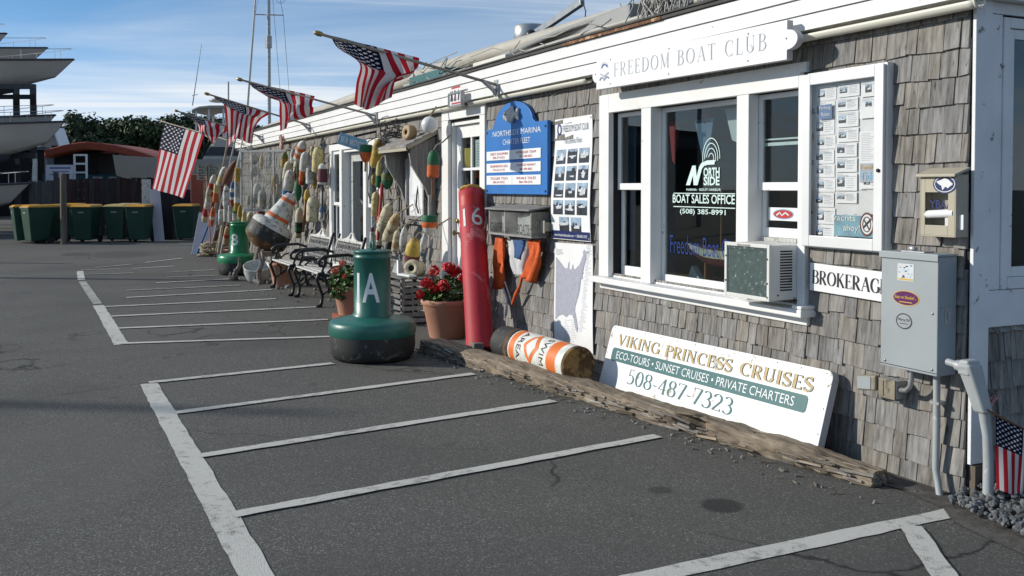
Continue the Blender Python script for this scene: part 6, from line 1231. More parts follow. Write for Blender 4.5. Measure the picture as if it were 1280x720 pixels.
buoy('brown leather coloured float low behind the poles', (270, 288), (269, 301), 8, 'egg', [(0, 'fbrown')], .6, rope=.3)
buoy('small white float just above the brown leather coloured one', (276, 262), (275.5, 281), 5.5, 'cyl', [(0, 'fw'), (.6, 'fgrey')], .9, rope=0)
buoy('orange float with a white waist low among the leaning poles', (266.5, 258), (264.5, 284), 6.5, 'spindle', [(0, 'forange'), (.45, 'fw'), (.6, 'forange')], .95, rope=0)
buoy('pale yellow float right of the mustard spindle float', (305.5, 262), (305, 281), 6, 'bullet', [(0, 'fpale')], .6, rope=0)
buoy('green and white float behind the top of the green 8 buoy', (293.5, 257), (293.5, 276), 6, 'bullet', [(0, 'fgreen'), (.5, 'fw')], .7, rope=0)
buoy('tan float with a red band lowest beside the pinkish rope heap', (284.5, 283), (282, 305), 7, 'bullet', [(0, 'ftan'), (.4, 'fred'), (.6, 'ftan')], .8, rope=0)
buoy('cream spindle float leaning against the red and white one', (262, 232), (259, 252), 6, 'spindle', [(0, 'fcream')], 1.0, rope=0)
# between the glazed entry and the white door
buoy('round float green above and orange below beside the entry', (457.8, 181), (457, 204), 16, 'pot', [(0, 'fgreen'), (.38, 'forange')], .2, stick=(0, .45, 'pole_wood'))
buoy('long yellow float leaning right of the round green and orange float', (474.5, 174), (468, 208), 13, 'long', [(0, 'fmustard'), (.2, 'fyellow'), (.92, 'fcream')], .2)
buoy('dark green float with a white top in the shade of the little roof', (487.5, 191), (487.5, 218), 13, 'bullet', [(0, 'fgrey'), (.5, 'fdark')], .12)
buoy('slim float yellow above and green below beside the little roof', (474.5, 201), (473, 234), 8, 'bullet', [(0, 'fpale'), (.55, 'fgreen')], .22, stick=(0, 1.3, 'fred'))
buoy('olive and green float half in shade below the dark green one', (484, 217), (484, 237), 15, 'pot', [(0, 'folive'), (.4, 'fgreen')], .14)
buoy('small mustard float behind the slim yellow and green float', (467.5, 217), (467, 232), 7, 'egg', [(0, 'fmustard')], .1)
buoy('green and orange bullet float hung right of the little roof', (542, 187), (541, 222), 15.5, 'bullet', [(0, 'fgreen'), (.54, 'forange')], .2, stick=(0, .75, 'varnish'))
buoy('pale yellow cylinder float above the fat cream ones', (470, 240), (468.6, 270), 10.5, 'long', [(0, 'fpale')], .18, stick=(0, .2, 'rope'))
buoy('fat cream float with two thin dark rings', (487, 255.5), (476.5, 294), 16, 'bullet', [(0, 'fcream'), (.47, 'fblack'), (.485, 'fcream'), (.72, 'fblack'), (.735, 'fcream')], .22)
buoy('mottled cream and brown float leaning below the paper board', (497, 268), (484, 298), 14, 'bullet', [(0, 'ftan'), (.3, 'fcream'), (.55, 'ftan'), (.62, 'fcream')], .26)
buoy('cream float with a tan band behind the slatted crate', (497, 288), (493.5, 314), 9.5, 'bullet', [(0, 'fcream'), (.55, 'ftan'), (.8, 'fcream')], .3)
buoy('slim grey white float standing above the slatted crate', (506, 283), (502.5, 316), 10, 'spindle', [(0, 'fw'), (.7, 'fgrey')], .28)
buoy('egg float yellow above and maroon below on the slatted crate', (519, 297), (513, 335), 20, 'egg', [(0, 'fmustard'), (.08, 'fyellow'), (.52, 'fmaroon')], .34)
buoy('round float green orange and white on an upright stick by the door', (537, 269), (537, 294), 20.5, 'pot', [(0, 'fgreen'), (.34, 'forange'), (.62, 'fw')], .26, stick=(1.0, .5, 'fgrey'), rope=0)
buoy('white paddle shaped float below the green orange and white round one', (531.5, 291), (527, 321), 8, 'spindle', [(0, 'fw'), (.8, 'fblue')], .3)
buoy('white float with a maroon neck left of the fat cream float', (465.3, 284), (465, 311), 6, 'long', [(0, 'fmaroon'), (.2, 'fw')], .2)
buoy('tan float with a dark foot low behind the 1A buoy', (474, 288), (473, 312), 7, 'cyl', [(0, 'fcream'), (.75, 'fblack')], .2)
buoy('dark small float hidden in shade behind the crate', (487, 300), (485, 318), 9, 'bullet', [(0, 'fblack')], .14)
c_ = V((-6.86, -.34, .60)); m = MB(); fd = V((.75, -.62, .12)).normalized(); m.lathe([(.03, .062, 1), (.035, .09, 0), (.085, .10, 0), (.098, .06, 0), (.098, -.13, 0), (.05, -.16, 0)], c_, fd, 22); m.lathe([(.036, .064, 1), (.001, .05, 1)], c_, fd, 14); tag(m.build('roller_float', ['fcream', 'fblack'], None), 'cream roller float with a dark hole lying on the slatted crate', 'float')
rr = random.Random(31)
for px in (346, 353, 361, 365, 369, 375, 381, 386, 394, 399, 406, 463, 480, 490, 500, 509, 524, 534):
    y0 = rr.uniform(200, 232); y1 = y0+rr.uniform(28, 66); t_ = fp(px, y0, .05); b_ = fp(px+rr.uniform(-2, 1), y1, rr.uniform(.06, .12)); m = MB(); m.tube([t_, t_.lerp(b_, .4)+V((rr.uniform(-.04, .04), -.02, 0)), t_.lerp(b_, .75)+V((rr.uniform(-.05, .05), -.02, 0)), b_], rr.uniform(.008, .014), 5)
    tag(m.build('hanging_rope', rr.choice(('rope', 'rope_dark', 'rope_dark')), None), 'thin old rope hanging on the shingles between the floats', 'rope', 'thin ropes hanging between the floats')
# two thin sticks and the tan hand shaped glove
r = tag(MB().tube([fp(478, 228, .2), fp(472, 300, .3)], .02, 6).build('painted_stick', 'fred', None), 'thin red stick hanging beside the pale yellow cylinder float', 'stick')
r = tag(MB().tube([fp(383, 240, .1), fp(379, 290, .2)], .022, 6).build('painted_stick', 'varnish', None), 'orange brown stick leaning behind the farther bench', 'stick')
gl = fp(352, 182, .14); m = MB(); m.ball(gl, .075, 0, 10, 7, (1, .5, 1.2))
for k in range(4): m.tube([gl+V((-.05+.034*k, 0, .05)), gl+V((-.075+.05*k, -.01, .13+.02*(k in (1, 2)))), gl+V((-.08+.055*k, -.02, .17+.03*(k in (1, 2))))], .02, 6)
m.tube([gl+V((.06, 0, 0)), gl+V((.12, -.02, .06))], .02, 6); tag(m.build('work_glove', 'fpink', None), 'faded pink glove nailed under the gutter above the old window', 'glove')
# poles leaning at the left end
for base_, top_, rad, mt, lab in (((258, 317), (286, 170), .019, 'pole_wood', 'weathered pole leaning steepest at the left end'), ((262, 320), (296, 166), .018, 'fgrey', 'grey pole leaning beside the weathered one'), ((246, 318), (266, 268), .022, 'fblue', 'short blue pole leaning over the white panel'), ((268, 321), (300, 190), .016, 'pole_wood', 'thin tan pole leaning in front of the blue banded float'), ((275, 322), (303, 175), .015, 'fw', 'pale thin pole leaning at the gutter end'), ((264, 320), (258, 220), .016, 'fpink', 'pinkish upright pole among the red floats'), ((272, 321), (281, 262), .03, 'fcream', 'short cream pole low among the poles')):
    b_ = gp(*base_); t_ = plp(*top_, V((b_.x+.55, 0, 0)), V((1, 0, 0))); m = MB(); m.tube([b_, (b_+t_)/2, t_], rad, 8); tag(m.build('leaning_pole', mt, None), lab, 'pole')
for i, (px, py, l, mt, lab) in enumerate(((272, 318, .5, 'fpink', 'pinkish heap of rope and netting at the pole feet'), (262, 320, .35, 'rope', 'tan coil of rope at the foot of the leaning poles'))):
    P = gp(px, py); m = MB(); rr = random.Random(i)
    for k in range(9): R_ = rr.uniform(.1, .24); c_ = P+V((rr.gauss(0, .1), rr.gauss(0, .1), .03+.03*k)); a0_ = rr.uniform(0, 6); m.tube([c_+V((R_*math.cos(a0_+j*.6), R_*math.sin(a0_+j*.6), .015*math.sin(j*1.3+k))) for j in range(11)], .024, 6)
    tag(m.build('rope_heap', mt, None), lab, 'rope')
# the old window sash hung out from the wall
Wa, Wb = V((-15.05, -.80, 0)), V((-14.35, -.10, 0)); dW = (Wb-Wa).normalized(); nW = V((dW.y, -dW.x, 0)); z0_, z1_ = 1.06, 2.18; LW = (Wb-Wa).length
r = thing('old_window', 'old white window sash hung out from the wall among the floats', 'window', Wa+Z1*z0_)
def wbar(m, u0, u1, v0, v1, t=.04): m.obox(Wa+dW*(u0+u1)/2+Z1*(v0+v1)/2, dW*(u1-u0)/2, nW*t/2, Z1*(v1-v0)/2)
m = MB(); f = .034; wbar(m, 0, f, z0_, z1_); wbar(m, LW-f, LW, z0_, z1_); wbar(m, f, LW-f, z1_-f, z1_); wbar(m, f, LW-f, z0_, z0_+f); wbar(m, LW*.24, LW*.24+.025, z0_+f, z1_-f, .03); wbar(m, LW*.72, LW*.72+.022, z0_+f, z1_-f, .03); m.build('frame', 'old_frame', r, bevel=.003)
m = MB(); wbar(m, f, LW-f, z0_+f, z1_-f, .005); m.build('pane', 'glass_dusty', r); m = MB(); m.tube([Wb+Z1*z1_, Wb+V((.1, .08, z1_+.02))], .012, 6); m.tube([Wa+Z1*z1_+dW*.04, V((-14.6, -.12, 2.32))], .008, 6); m.tube([Wb+Z1*(z0_+.1), Wb+V((.1, .08, z0_+.1))], .012, 6); m.build('hanger', 'wire', r)
# white panel standing on the ground
P = gp(239, 318); Q = gp(264, 318); m = MB(); m.prism([(0, 0), ((Q-P).length, 0), ((Q-P).length*1.03, .93), (.05, .95)], P, (Q-P).normalized(), V((-.1, .15, 1)).normalized(), .04); tag(m.build('signboard_blank', 'white_panel', None, bevel=.006), 'white board standing on the ground at the left end of the shop', 'board')
# ================================================================== flags
def cr4(a, b, c, d, t): return .5*((2*b)+(-a+c)*t+(2*a-5*b+4*c-d)*t*t+(-a+3*b-3*c+d)*t**3)
def cloth(name, grid, us, vs_, parent, sub=6):
    nr, nc = len(grid), len(grid[0]); G = lambda i, j: grid[min(max(i, 0), nr-1)][min(max(j, 0), nc-1)]
    R_, C_ = (nr-1)*sub+1, (nc-1)*sub+1; vs = []; uv = []
    for a in range(R_):
        i = min(a//sub, nr-2); s_ = a/sub-i
        for b in range(C_):
            j = min(b//sub, nc-2); t = b/sub-j
            vs.append(cr4(*[cr4(*[G(i+p, j+q) for q in (-1, 0, 1, 2)], t) for p in (-1, 0, 1, 2)], s_)); uv.append((us[i]+(us[i+1]-us[i])*s_, vs_[j]+(vs_[j+1]-vs_[j])*t))
    fs = [(a*C_+b, a*C_+b+1, (a+1)*C_+b+1, (a+1)*C_+b) for a in range(R_-1) for b in range(C_-1)]
    m = MB(); m.add(vs, fs, 0, True); o = m.build(name, 'flag_cloth', parent, recalc=False); ul = o.data.uv_layers.new(name='uv')
    for p in o.data.polygons:
        for li in p.loop_indices: ul.data[li].uv = uv[o.data.loops[li].vertex_index]
    return o
def flag(label, base_, tip, grid, out=1.65, amp=.11, seed=0, us=(0, .2, .4, .7, 1)):
    b_ = fp(*base_, .155); t_ = fp(*tip, out); r = thing('flag', label, 'flag', b_, 'flags on poles along the roof edge'); dv = (t_-b_).normalized(); n = dv.cross(ZZ).normalized()
    m = MB(); m.tube([b_-dv*.02, t_], .014, 8); m.build('pole', 'pole_wood', r); m = MB(); m.lathe([(.016, 0), (.024, .01), (.026, .05), (.016, .08), (.004, .085)], t_-dv*.01, dv, 12); m.build('finial', 'brass', r)
    m = MB(); m.tube([b_+V((0, .02, -.10)), b_+V((0, .0, -.06)), b_+dv*.10], .022, 8); m.box(b_.x-.04, b_.x+.04, b_.y+.02, b_.y+.035, b_.z-.12, b_.z+.04); m.build('bracket', 'galvanised', r)
    rr = random.Random(seed); G = []
    for i, row in enumerate(grid):
        L_ = []
        for j, p in enumerate(row):
            k = 0 if i == 0 else amp*(.35+.65*i/4)*math.sin(j*2.2+i*.9+seed)+rr.uniform(-.2, .2)*amp
            L_.append(plp(*p, b_, n)+n*(k+(.018 if i == 0 else 0)))
        G.append(L_)
    cloth('cloth', G, us, [1-j/(len(grid[0])-1) for j in range(len(grid[0]))], r); return r
flag('bunched flag nearest the camera on a pole beside the blue charter board', (617, 105), (402, 43), [[(413, 44), (430, 48), (448, 53), (466, 57), (485, 62), (504, 67), (524, 72)], [(417, 53), (434, 60), (452, 68), (471, 70), (490, 74), (507, 78), (523, 81)], [(424, 61), (441, 72), (458, 81), (475, 87), (498, 90), (512, 90), (521, 86)], [(450, 80), (457, 84), (465, 87), (477, 92), (501, 98), (511, 95), (517, 90)], [(447, 105), (452, 108), (459, 110), (468, 111), (482, 108), (488, 103), (497, 99)], [(444, 131), (449, 133), (454, 135), (459, 138), (470, 131), (481, 127), (490, 122)]], amp=.11, seed=1, us=(0, .2, .4, .5, .75, 1))
US = (0, .2, .4, .5, .75, 1)
flag('small bunched flag second from the blue charter board', (467, 144), (302, 100), [[(307, 101), (329, 106), (352, 111), (372, 115), (393, 120)], [(312, 106), (332, 114), (354, 119), (374, 122), (392, 127)], [(321, 112), (339, 123), (357, 127), (376, 130), (390, 132)], [(350, 124), (355, 127), (362, 131), (376, 133), (389, 135)], [(351, 142), (356, 142), (364, 144), (376, 143), (388, 140)], [(350, 164), (356, 159), (365, 152), (377, 147), (387, 143)]], seed=2, us=US)
flag('long hanging flag third from the blue charter board', (385, 156), (261, 118), [[(266, 119), (284, 124), (303, 130), (319, 135), (337, 140)], [(270, 124), (287, 131), (305, 135), (319, 139), (336, 143)], [(277, 128), (293, 138), (306, 142), (317, 144), (330, 146)], [(281, 134), (292, 141), (304, 144), (313, 147), (325, 149)], [(283, 160), (291, 163), (301, 160), (310, 162), (318, 160)], [(283, 185), (291, 176), (299, 174), (308, 178), (316, 180)]], seed=3, us=US)
flag('crumpled small flag fourth from the blue charter board', (327, 171), (222, 139), [[(224, 140), (238, 143), (252, 147), (268, 152), (285, 157)], [(229, 143), (243, 149), (255, 153), (269, 158), (284, 161)], [(236, 147), (248, 154), (258, 157), (269, 163), (281, 165)], [(243, 152), (251, 157), (259, 160), (268, 166), (279, 167)], [(245, 159), (252, 163), (259, 167), (266, 173), (276, 170)], [(246, 164), (254, 168), (260, 173), (264, 182), (272, 174)]], seed=4, us=US)
def lerp2(a, b, t): return (a[0]+(b[0]-a[0])*t, a[1]+(b[1]-a[1])*t)
G5 = [[lerp2(lerp2((205, 154), (254, 168), j/4), lerp2((189, 235), (231, 248), j/4), i/4) for j in range(5)] for i in range(5)]
flag('flag hanging open and flat at the far left of the roof edge', (312, 183), (203, 152), G5, out=1.5, amp=.035, seed=5, us=(0, .25, .5, .75, 1))
# little flag on a stick at the corner conduit
Pn = QF+V((.02, -.02, 0)); r = thing('flag', 'small flag on a stick tied to the grey conduit at the shop corner', 'flag', QF); pc = lambda x, y, o=0: plp(x, y, Pn, FW)+FW*o
m = MB(); m.tube([pc(1226, 508), pc(1318, 556)], .0045, 6); m.build('stick', 'varnish', r)
G6 = [[lerp2(lerp2((1245, 520), (1306, 550), j/4), lerp2((1247, 612), (1300, 628), j/4), i/4) for j in range(5)] for i in range(5)]
cloth('cloth', [[pc(*p, .012*math.sin(j*2.4+i*.5)) for j, p in enumerate(row)] for i, row in enumerate(G6)], (0, .25, .5, .75, 1), (1, .75, .5, .25, 0), r)
r = thing('flag', 'tiny faded flag bunched behind the grey conduit elbow', 'flag', pc(1244, 500)); cloth('cloth', [[pc(1239, 488, .03), pc(1246, 494, .02), pc(1253, 500, .03)], [pc(1240, 498, .02), pc(1245, 500, .05), pc(1250, 502, .03)], [pc(1240, 511, .03), pc(1243, 509, .02), pc(1247, 505, .03)]], (0, .5, 1), (1, .5, 0), r); m = MB(); m.tube([pc(1237, 512, .03), pc(1254, 486, .03)], .003, 5); m.build('stick', 'varnish', r)
# ================================================================== gear lying on the roof
def spar_pt(px, py, o=-.35): return fp(px, py, o)
m = MB(); m.tube([spar_pt(330, 160), spar_pt(400, 139), spar_pt(480, 112), spar_pt(560, 84), spar_pt(640, 60), spar_pt(720, 36), spar_pt(800, 13), spar_pt(880, -11), spar_pt(1000, -48)], [.05, .09, .10, .095, .085, .08, .075, .075, .07], 12); SPAR = tag(m.build('spar', 'tarp_beige', None), 'long beige spar lying along the roof edge', 'spar')
m = MB(); m.tube([(-8.6, .16, 2.80), (-6.0, .15, 2.775), (-3.8, .14, 2.80), (-1.6, .14, 2.80)], .022, 8); tag(m.build('spar', 'spar_metal', None), 'thin grey metal spar lying in front of the beige one', 'spar')
m = MB(); m.tube([(-7.2, .22, 2.76), (-4.6, .26, 2.92), (-2.2, .30, 2.98)], .028, 8); tag(m.build('spar', 'tarp_grey', None), 'grey boom lying slanted under the beige spar', 'spar')
m = MB(); n = 26; k = 10; vs = []
for i in range(n+1):
    t = i/n; x = -19.0+10.6*t; w = .62*math.sin(math.pi*min(1, t*2.2+.06)/2)**.6*(1 if t < .8 else 1-.5*(t-.8)/.2); hgt = .36*math.sin(math.pi*min(1, t*3+.08)/2)**.7*(1-.45*t)
    for j in range(k+1): a = math.pi*j/k; vs.append((x, .85-w*math.cos(a), 2.74+hgt*math.sin(a)**.8+.025*mnoise.noise((x*1.5, math.cos(a)*2, 1))))
m.add(vs, [(i*(k+1)+j, i*(k+1)+j+1, (i+1)*(k+1)+j+1, (i+1)*(k+1)+j) for i in range(n) for j in range(k)], 0, True); m.add(vs[:k+1], [tuple(range(k+1))]); m.add(vs[-k-1:], [tuple(range(k+1))])
tag(m.build('covered_boat', 'tarp_grey', None), 'long grey tarpaulin covered hull lying on the far part of the roof', 'covered hull')
m = MB(); m.box(-8.25, -7.05, .10, .5, 2.715, 2.87); tag(m.build('teal_crate', 'band_teal', None, bevel=.01), 'teal box on the roof edge behind the nearest flag', 'box')
m = MB(); m.box(-6.05, -5.25, .02, .34, 2.712, 2.79); tag(m.build('white_crate', 'gutter_cream', None, bevel=.01), 'low white box on the roof edge right of the flag bracket', 'box')
m = MB(); m.hexa([(-4.4, .12, 2.715), (-3.2, .12, 2.715), (-3.2, .5, 2.73), (-4.4, .5, 2.73), (-3.7, .16, 2.93), (-3.25, .16, 2.95), (-3.25, .45, 2.95), (-3.7, .45, 2.93)]); tag(m.build('folded_tarp', 'tarp_grey', None, bevel=.02), 'folded grey tarpaulin on the roof edge above the notched sign', 'tarpaulin')
r = thing('deck_winch', 'grey steel winch arm with a drum rising from the roof', 'winch', (-5.3, .55, 2.75)); dq = fp(662, 42, -.6); m = MB(); m.lathe([(.16, -.10), (.17, -.09), (.17, .07), (.15, .085), (.01, .09)], dq, (0, 0, 1), 20); m.tube([dq-Z1*.1, (dq.x, dq.y, 2.78)], .06, 10); m.build('drum', 'galvanised', r)
e0_, e1_ = fp(668, 43, -.5), fp(728, 2, -.5); m = MB(); m.bar(e0_, e1_, .05, .07); m.build('arm', 'pole_metal', r, bevel=.006); m = MB(); m.ball(fp(664, 44, -.42), .06, 0, 10, 7); m.build('motor', 'black_iron', r); m = MB(); m.tube([e1_, e1_+V((.06, 0, -.1)), e1_+V((.02, 0, -.32))], .006, 5); m.build('cable', 'wire_dark', r)
rr = random.Random(21); m = MB()
for i in range(40):
    x = rr.uniform(-8.8, -1.7); y = rr.uniform(.02, .42); l = rr.uniform(.3, 1.5); z = rr.uniform(2.73, 2.98); s_ = rr.uniform(-.12, .12); m.tube([(x+l*t, y+.05*math.sin(t*5+i), max(2.722, z+s_*t-.10*math.sin(math.pi*t)*rr.random()+.03*math.sin(t*7+i))) for t in (0, .2, .4, .6, .8, 1)], rr.uniform(.004, .009), 5)
tag(m.build('rigging_wire', 'wire', None), 'tangled pale rigging wires along the roof edge', 'rigging')
for i in range(24):
    px = rr.uniform(520, 960); c_ = spar_pt(px, 0); t_ = (px-560)/240; yy = 84-71*t_; c_ = spar_pt(px, yy); R_ = .088; m = MB(); m.tube([c_+V((.03*math.sin(k), R_*math.cos(k*.7), R_*math.sin(k*.7))) for k in range(10)], .005, 5); m.build('lashing', 'rope', SPAR)
m = MB()
for i in range(130):
    x = rr.gauss(-2.62, .16); y = rr.uniform(.02, .25); z = rr.uniform(2.92, 3.10); m.tube([(x, y, z), (x+rr.gauss(0, .04), y-.03, z-.12), (x+rr.gauss(0, .07), y-.05, max(2.72, z-rr.uniform(.2, .36)))], rr.uniform(.004, .009), 4)
for i in range(14): x = rr.gauss(-2.75, .12); R_ = rr.uniform(.05, .12); m.tube([(x+R_*math.cos(k*.7), .10+.02*k/9, 2.98+R_*math.sin(k*.7)) for k in range(10)], .009, 5)
tag(m.build('rope_bundle', 'fgrey', None), 'frayed grey rope bundle hanging over the roof edge above the notched sign', 'rope')
for i, (x, z1) in enumerate(((-3.02, 3.3), (-1.78, 3.25))): m = MB(); m.tube([(x, .45, 2.74), (x, .45, z1)], .022, 8); tag(m.build('roof_pipe', 'galvanised', None), ('short grey vent pipe left of the frayed rope bundle', 'short grey vent pipe right of the frayed rope bundle')[i], 'pipe')
m = MB(); m.tube([(-3.0, .35, 2.80), (-2.0, .35, 2.86), (-.6, .35, 2.92)], .02, 8); tag(m.build('roof_rail', 'spar_metal', None), 'thin pale rail on the roof right of the frayed rope bundle', 'rail')
# ================================================================== the boatyard behind
R3 = V((RT.x, RT.y, 0))
def gd(px, D, z=0): p = ap(px, 234, D); return V((p.x, p.y, z))
def zat(py, D): return CAM.z+(234-py)/F*D
# wheeled bins
def bin_(label, lid='bin_lid_yellow'):
    r = thing('wheeled_bin', label, 'bin', (0, 0, 0), 'green wheeled bins by the fence')
    m = MB(); m.hexa([(-.22, -.24, .06), (.22, -.24, .06), (.22, .22, .10), (-.22, .22, .10), (-.29, -.33, .94), (.29, -.33, .94), (.29, .34, .94), (-.29, .34, .94)]); m.build('body', 'bin_green', r, bevel=.025)
    m = MB(); m.box(-.305, .305, -.345, .35, .925, .965); m.box(-.25, .25, .345, .40, .90, .94); m.build('rim', 'bin_green', r, bevel=.008)
    m = MB(); m.hexa([(-.30, -.36, .967), (.30, -.36, .967), (.30, .36, .967), (-.30, .36, .967), (-.24, -.28, 1.02), (.24, -.28, 1.02), (.26, .34, 1.035), (-.26, .34, 1.035)]); m.build('lid', lid, r, bevel=.015)
    for s_ in (-.25, .25): m = MB(); m.tube([(s_-.03, .24, .10), (s_+.03, .24, .10)], .10, 16); m.build('wheel', 'wheel_black', r)
    m = MB(); m.quad((-.08, -.327, .80), (.08, -.327, .80), (.08, -.3335, .84), (-.08, -.3335, .84)); m.build('print', 'fgrey', r, recalc=False)
    m = MB(); m.tube([(-.22, .38, .92), (-.22, .44, .95), (.22, .44, .95), (.22, .38, .92)], .014, 6); m.build('handle', 'bin_green', r); return r
FACE = math.atan2(-FH.x, FH.y)      # turns the -y side of a thing towards the photographer
b0_ = bin_('green bin with an amber lid at the left end of the row'); b9_ = bin_('green bin with a pale yellow lid in the middle of the row', 'bin_lid_pale')
bins = [(31, 26.0, -.95, 0, None), (46, 25.6, -.75, 0, 'green bin second from the left with its wheels showing'), (66, 26.4, -.5, 0, 'green bin with an amber lid just left of the wooden post'), (108, 26.2, -.05, 0, 'green bin with a bright lid just right of the wooden post'), (147, 26.6, .05, 1, None), (160, 28.0, .1, 1, 'pale lidded green bin behind the others in the row'), (175, 26.4, -.05, 0, 'green bin with a bright amber lid beside the white plank'), (233, 27.2, .0, 0, 'green bin standing alone under the open hanging flag'), (91, 27.9, .1, 0, 'green bin in the second row behind the wooden post')]
for px, D, a, kind, lab in bins:
    src = b9_ if kind else b0_
    o = src if lab is None else copy_tree(src)
    if lab: o['label'] = lab
    o.location = gd(px, D); o.rotation_euler = (0, 0, FACE+a)
P = gd(79, 25.2); m = MB(); m.lathe([(.085, 0), (.08, .9), (.075, 1.80), (.06, 1.86), (.001, 1.87)], P, n=12); tag(m.build('wooden_post', 'post_wood', None), 'round weathered wooden post standing among the green bins', 'post')
# plank, panel
a_ = gd(183, 27.4); m = MB(); m.obox(a_+Z1*.86, R3*.11, V((FH.x, FH.y, 0))*.06, Z1*.86); tag(m.build('white_plank', 'fw', None, bevel=.006), 'tall white plank standing behind the bins left of the flag', 'plank')
a_ = gd(196, 26.6); m = MB(); m.obox(a_+Z1*.72, R3*.135, V((FH.x, FH.y, 0))*.03, Z1*.72+R3*-.06); tag(m.build('metal_sheet', 'white_panel', None, bevel=.004), 'pale blue white sheet leaning beside the right hand bins', 'board')
a_ = gd(209, 27.6); m = MB(); m.obox(a_+Z1*.72, R3*.20, V((FH.x, FH.y, 0))*.2, Z1*.72); tag(m.build('dark_locker', 'dark_inside', None, bevel=.01), 'dark upright locker between the white sheet and the lone bin', 'locker')
# fences
def pfence(label, px0, px1, D0, D1, h0, h1, mt):
    a, b = gd(px0, D0), gd(px1, D1); d_ = (b-a).normalized(); n = int((b-a).length/.15); q = V((-d_.y, d_.x, 0)); r = thing('board_fence', label, 'fence', a); m = MB()
    for i in range(n): t = (i+.5)/n; p = a+(b-a)*t; hh = h0+(h1-h0)*t+random.uniform(-.015, .015); m.obox(p+Z1*hh/2, d_*.071, q*.012, Z1*hh/2)
    m.build('boards', mt, r); m = MB()
    for i in range(4): p = a+(b-a)*(i/3); m.obox(p+q*.06+Z1*(h0+.05)/2, d_*.05, q*.045, Z1*(h0+.05)/2)
    m.build('posts', mt, r)
pfence('low grey board fence behind the left bins', 38, 72, 29.2, 29.4, 1.66, 1.68, 'fence_grey'); pfence('dark red brown board fence behind the bins', 71, 190, 29.5, 30.0, 1.74, 1.80, 'fence_red')
P = gd(70, 29); m = MB(); m.box(P.x-.07, P.x+.07, P.y-.07, P.y+.07, 0, 1.95); tag(m.build('fence_post', 'fence_grey', None), 'grey square post where the two fences meet', 'post')
P = gd(82, 28.6); m = MB(); m.box(P.x-.10, P.x+.10, P.y-.10, P.y+.10, 0, 1.9); tag(m.build('fence_post', 'fence_red', None), 'dark square post just behind the round wooden post', 'post')
# sign board and ladder over the fence
a_ = gd(74, 31); m = MB(); nrm = V((-FH.x, -FH.y, 0)); r = thing('yard_sign', 'white board with blue lines of writing above the fence', 'sign', a_)
TLs = ap(57.5, 206, 31); TRs = ap(91, 206, 31); BLs = ap(57.5, 225.5, 31); P, ex, ey, w, h = board(TLs, TRs, BLs); m.prism([(0, 0), (w, 0), (w, h), (0, h)], P, ex, ey, .04); m.build('panel', 'white_panel', r); m = MB()
for i, (u0, u1, v) in enumerate(((.12, .80, .40), (.2, .74, .28), (.12, .78, .19), (.25, .7, .1))): strip(m, [(u0, v), (u1, v)], .045 if i == 0 else .025, 0, P, ex, ey, .004)
m.build('lettering', 'letter_blue', r); m = MB(); m.obox(P+ex*.1-Z1*(P.z/2), ex*.04, ey.cross(ex)*.02, Z1*(P.z/2)); m.obox(P+ex*(w-.1)-Z1*(P.z/2), ex*.04, ey.cross(ex)*.02, Z1*(P.z/2)); m.build('legs', 'fence_grey', r)
r = thing('step_ladder', 'pale aluminium step ladder standing behind the fence', 'ladder', gd(101, 32)); m = MB(); l0, l1 = gd(93.5, 32), gd(108.5, 32); zt_ = zat(193, 32); m.bar(l0, l0+Z1*zt_, .07, .07); m.bar(l1, l1+Z1*zt_, .07, .07); m.build('rails', 'alu_frame', r); m = MB()
for i in range(9): z = .25+i*.29; m.obox((l0+l1)/2+Z1*z, (l1-l0)/2, V((FH.x, FH.y, 0))*.06, Z1*.03)
m.build('treads', 'alu_frame', r)
# covered tour boat with a red canopy
D = 38.0; r = thing('tour_boat', 'teal boat under a long red arched canopy in the yard behind the fence', 'boat', gd(125, D)); m = MB(); prof = [(55, 187.5), (75, 182), (95, 178.2), (107, 177), (125, 178.5), (145, 181.5), (165, 186.5), (180, 191), (194, 196)]
top = [ap(x, y, D) for x, y in prof]; dep_ = V((FH.x, FH.y, 0))*3.4; dn = Z1*-.30; vs = []
for p in top: vs += [p, p+dn, p+dep_+dn, p+dep_]
m.add(vs, [(4*i+a, 4*i+(a+1) % 4, 4*i+4+(a+1) % 4, 4*i+4+a) for i in range(len(top)-1) for a in range(4)]+[(0, 1, 2, 3), tuple(4*len(top)-4+a for a in (3, 2, 1, 0))]); m.build('canopy', 'canopy_red', r, bevel=.04)
for px, yt in ((58, 190), (151, 187), (162, 190), (178, 195), (192, 200)): m = MB(); b_ = gd(px, D+.15, 1.2); m.bar(b_, V((b_.x, b_.y, zat(yt, D))), .10, .10); m.build('post', 'fgrey', r)
c_ = gd(128, D+1.6, 0); m = MB(); hull(m, c_+Z1*.75, 4.4, 2.0, 1.25, R3, V((FH.x, FH.y, 0)), mis=(0, 1), sheer=.1); m.build('hull', ['boat_teal', 'boat_bottom', 'grey_siding'], r); m = MB(); m.obox(c_+Z1*2.35+R3*-.7, R3*.9, dep_*.25, Z1*.55); m.build('cabin', 'dark_inside', r, bevel=.03)  # cabin coloured near black to stand for the shade under the canopy
m = MB(); q0 = ap(116, 222, D-.35)
for u in (0, .62, 1.02): strip(m, [(u, 0), (u+.38, .0)], .07, 0, q0, R3, ZZ, .0)
m.build('hull_marks', 'fgrey', r); m = MB(); m.obox(c_+Z1*.38, R3*1.6, dep_*.2, Z1*.37); m.build('cradle', 'rack_steel', r)
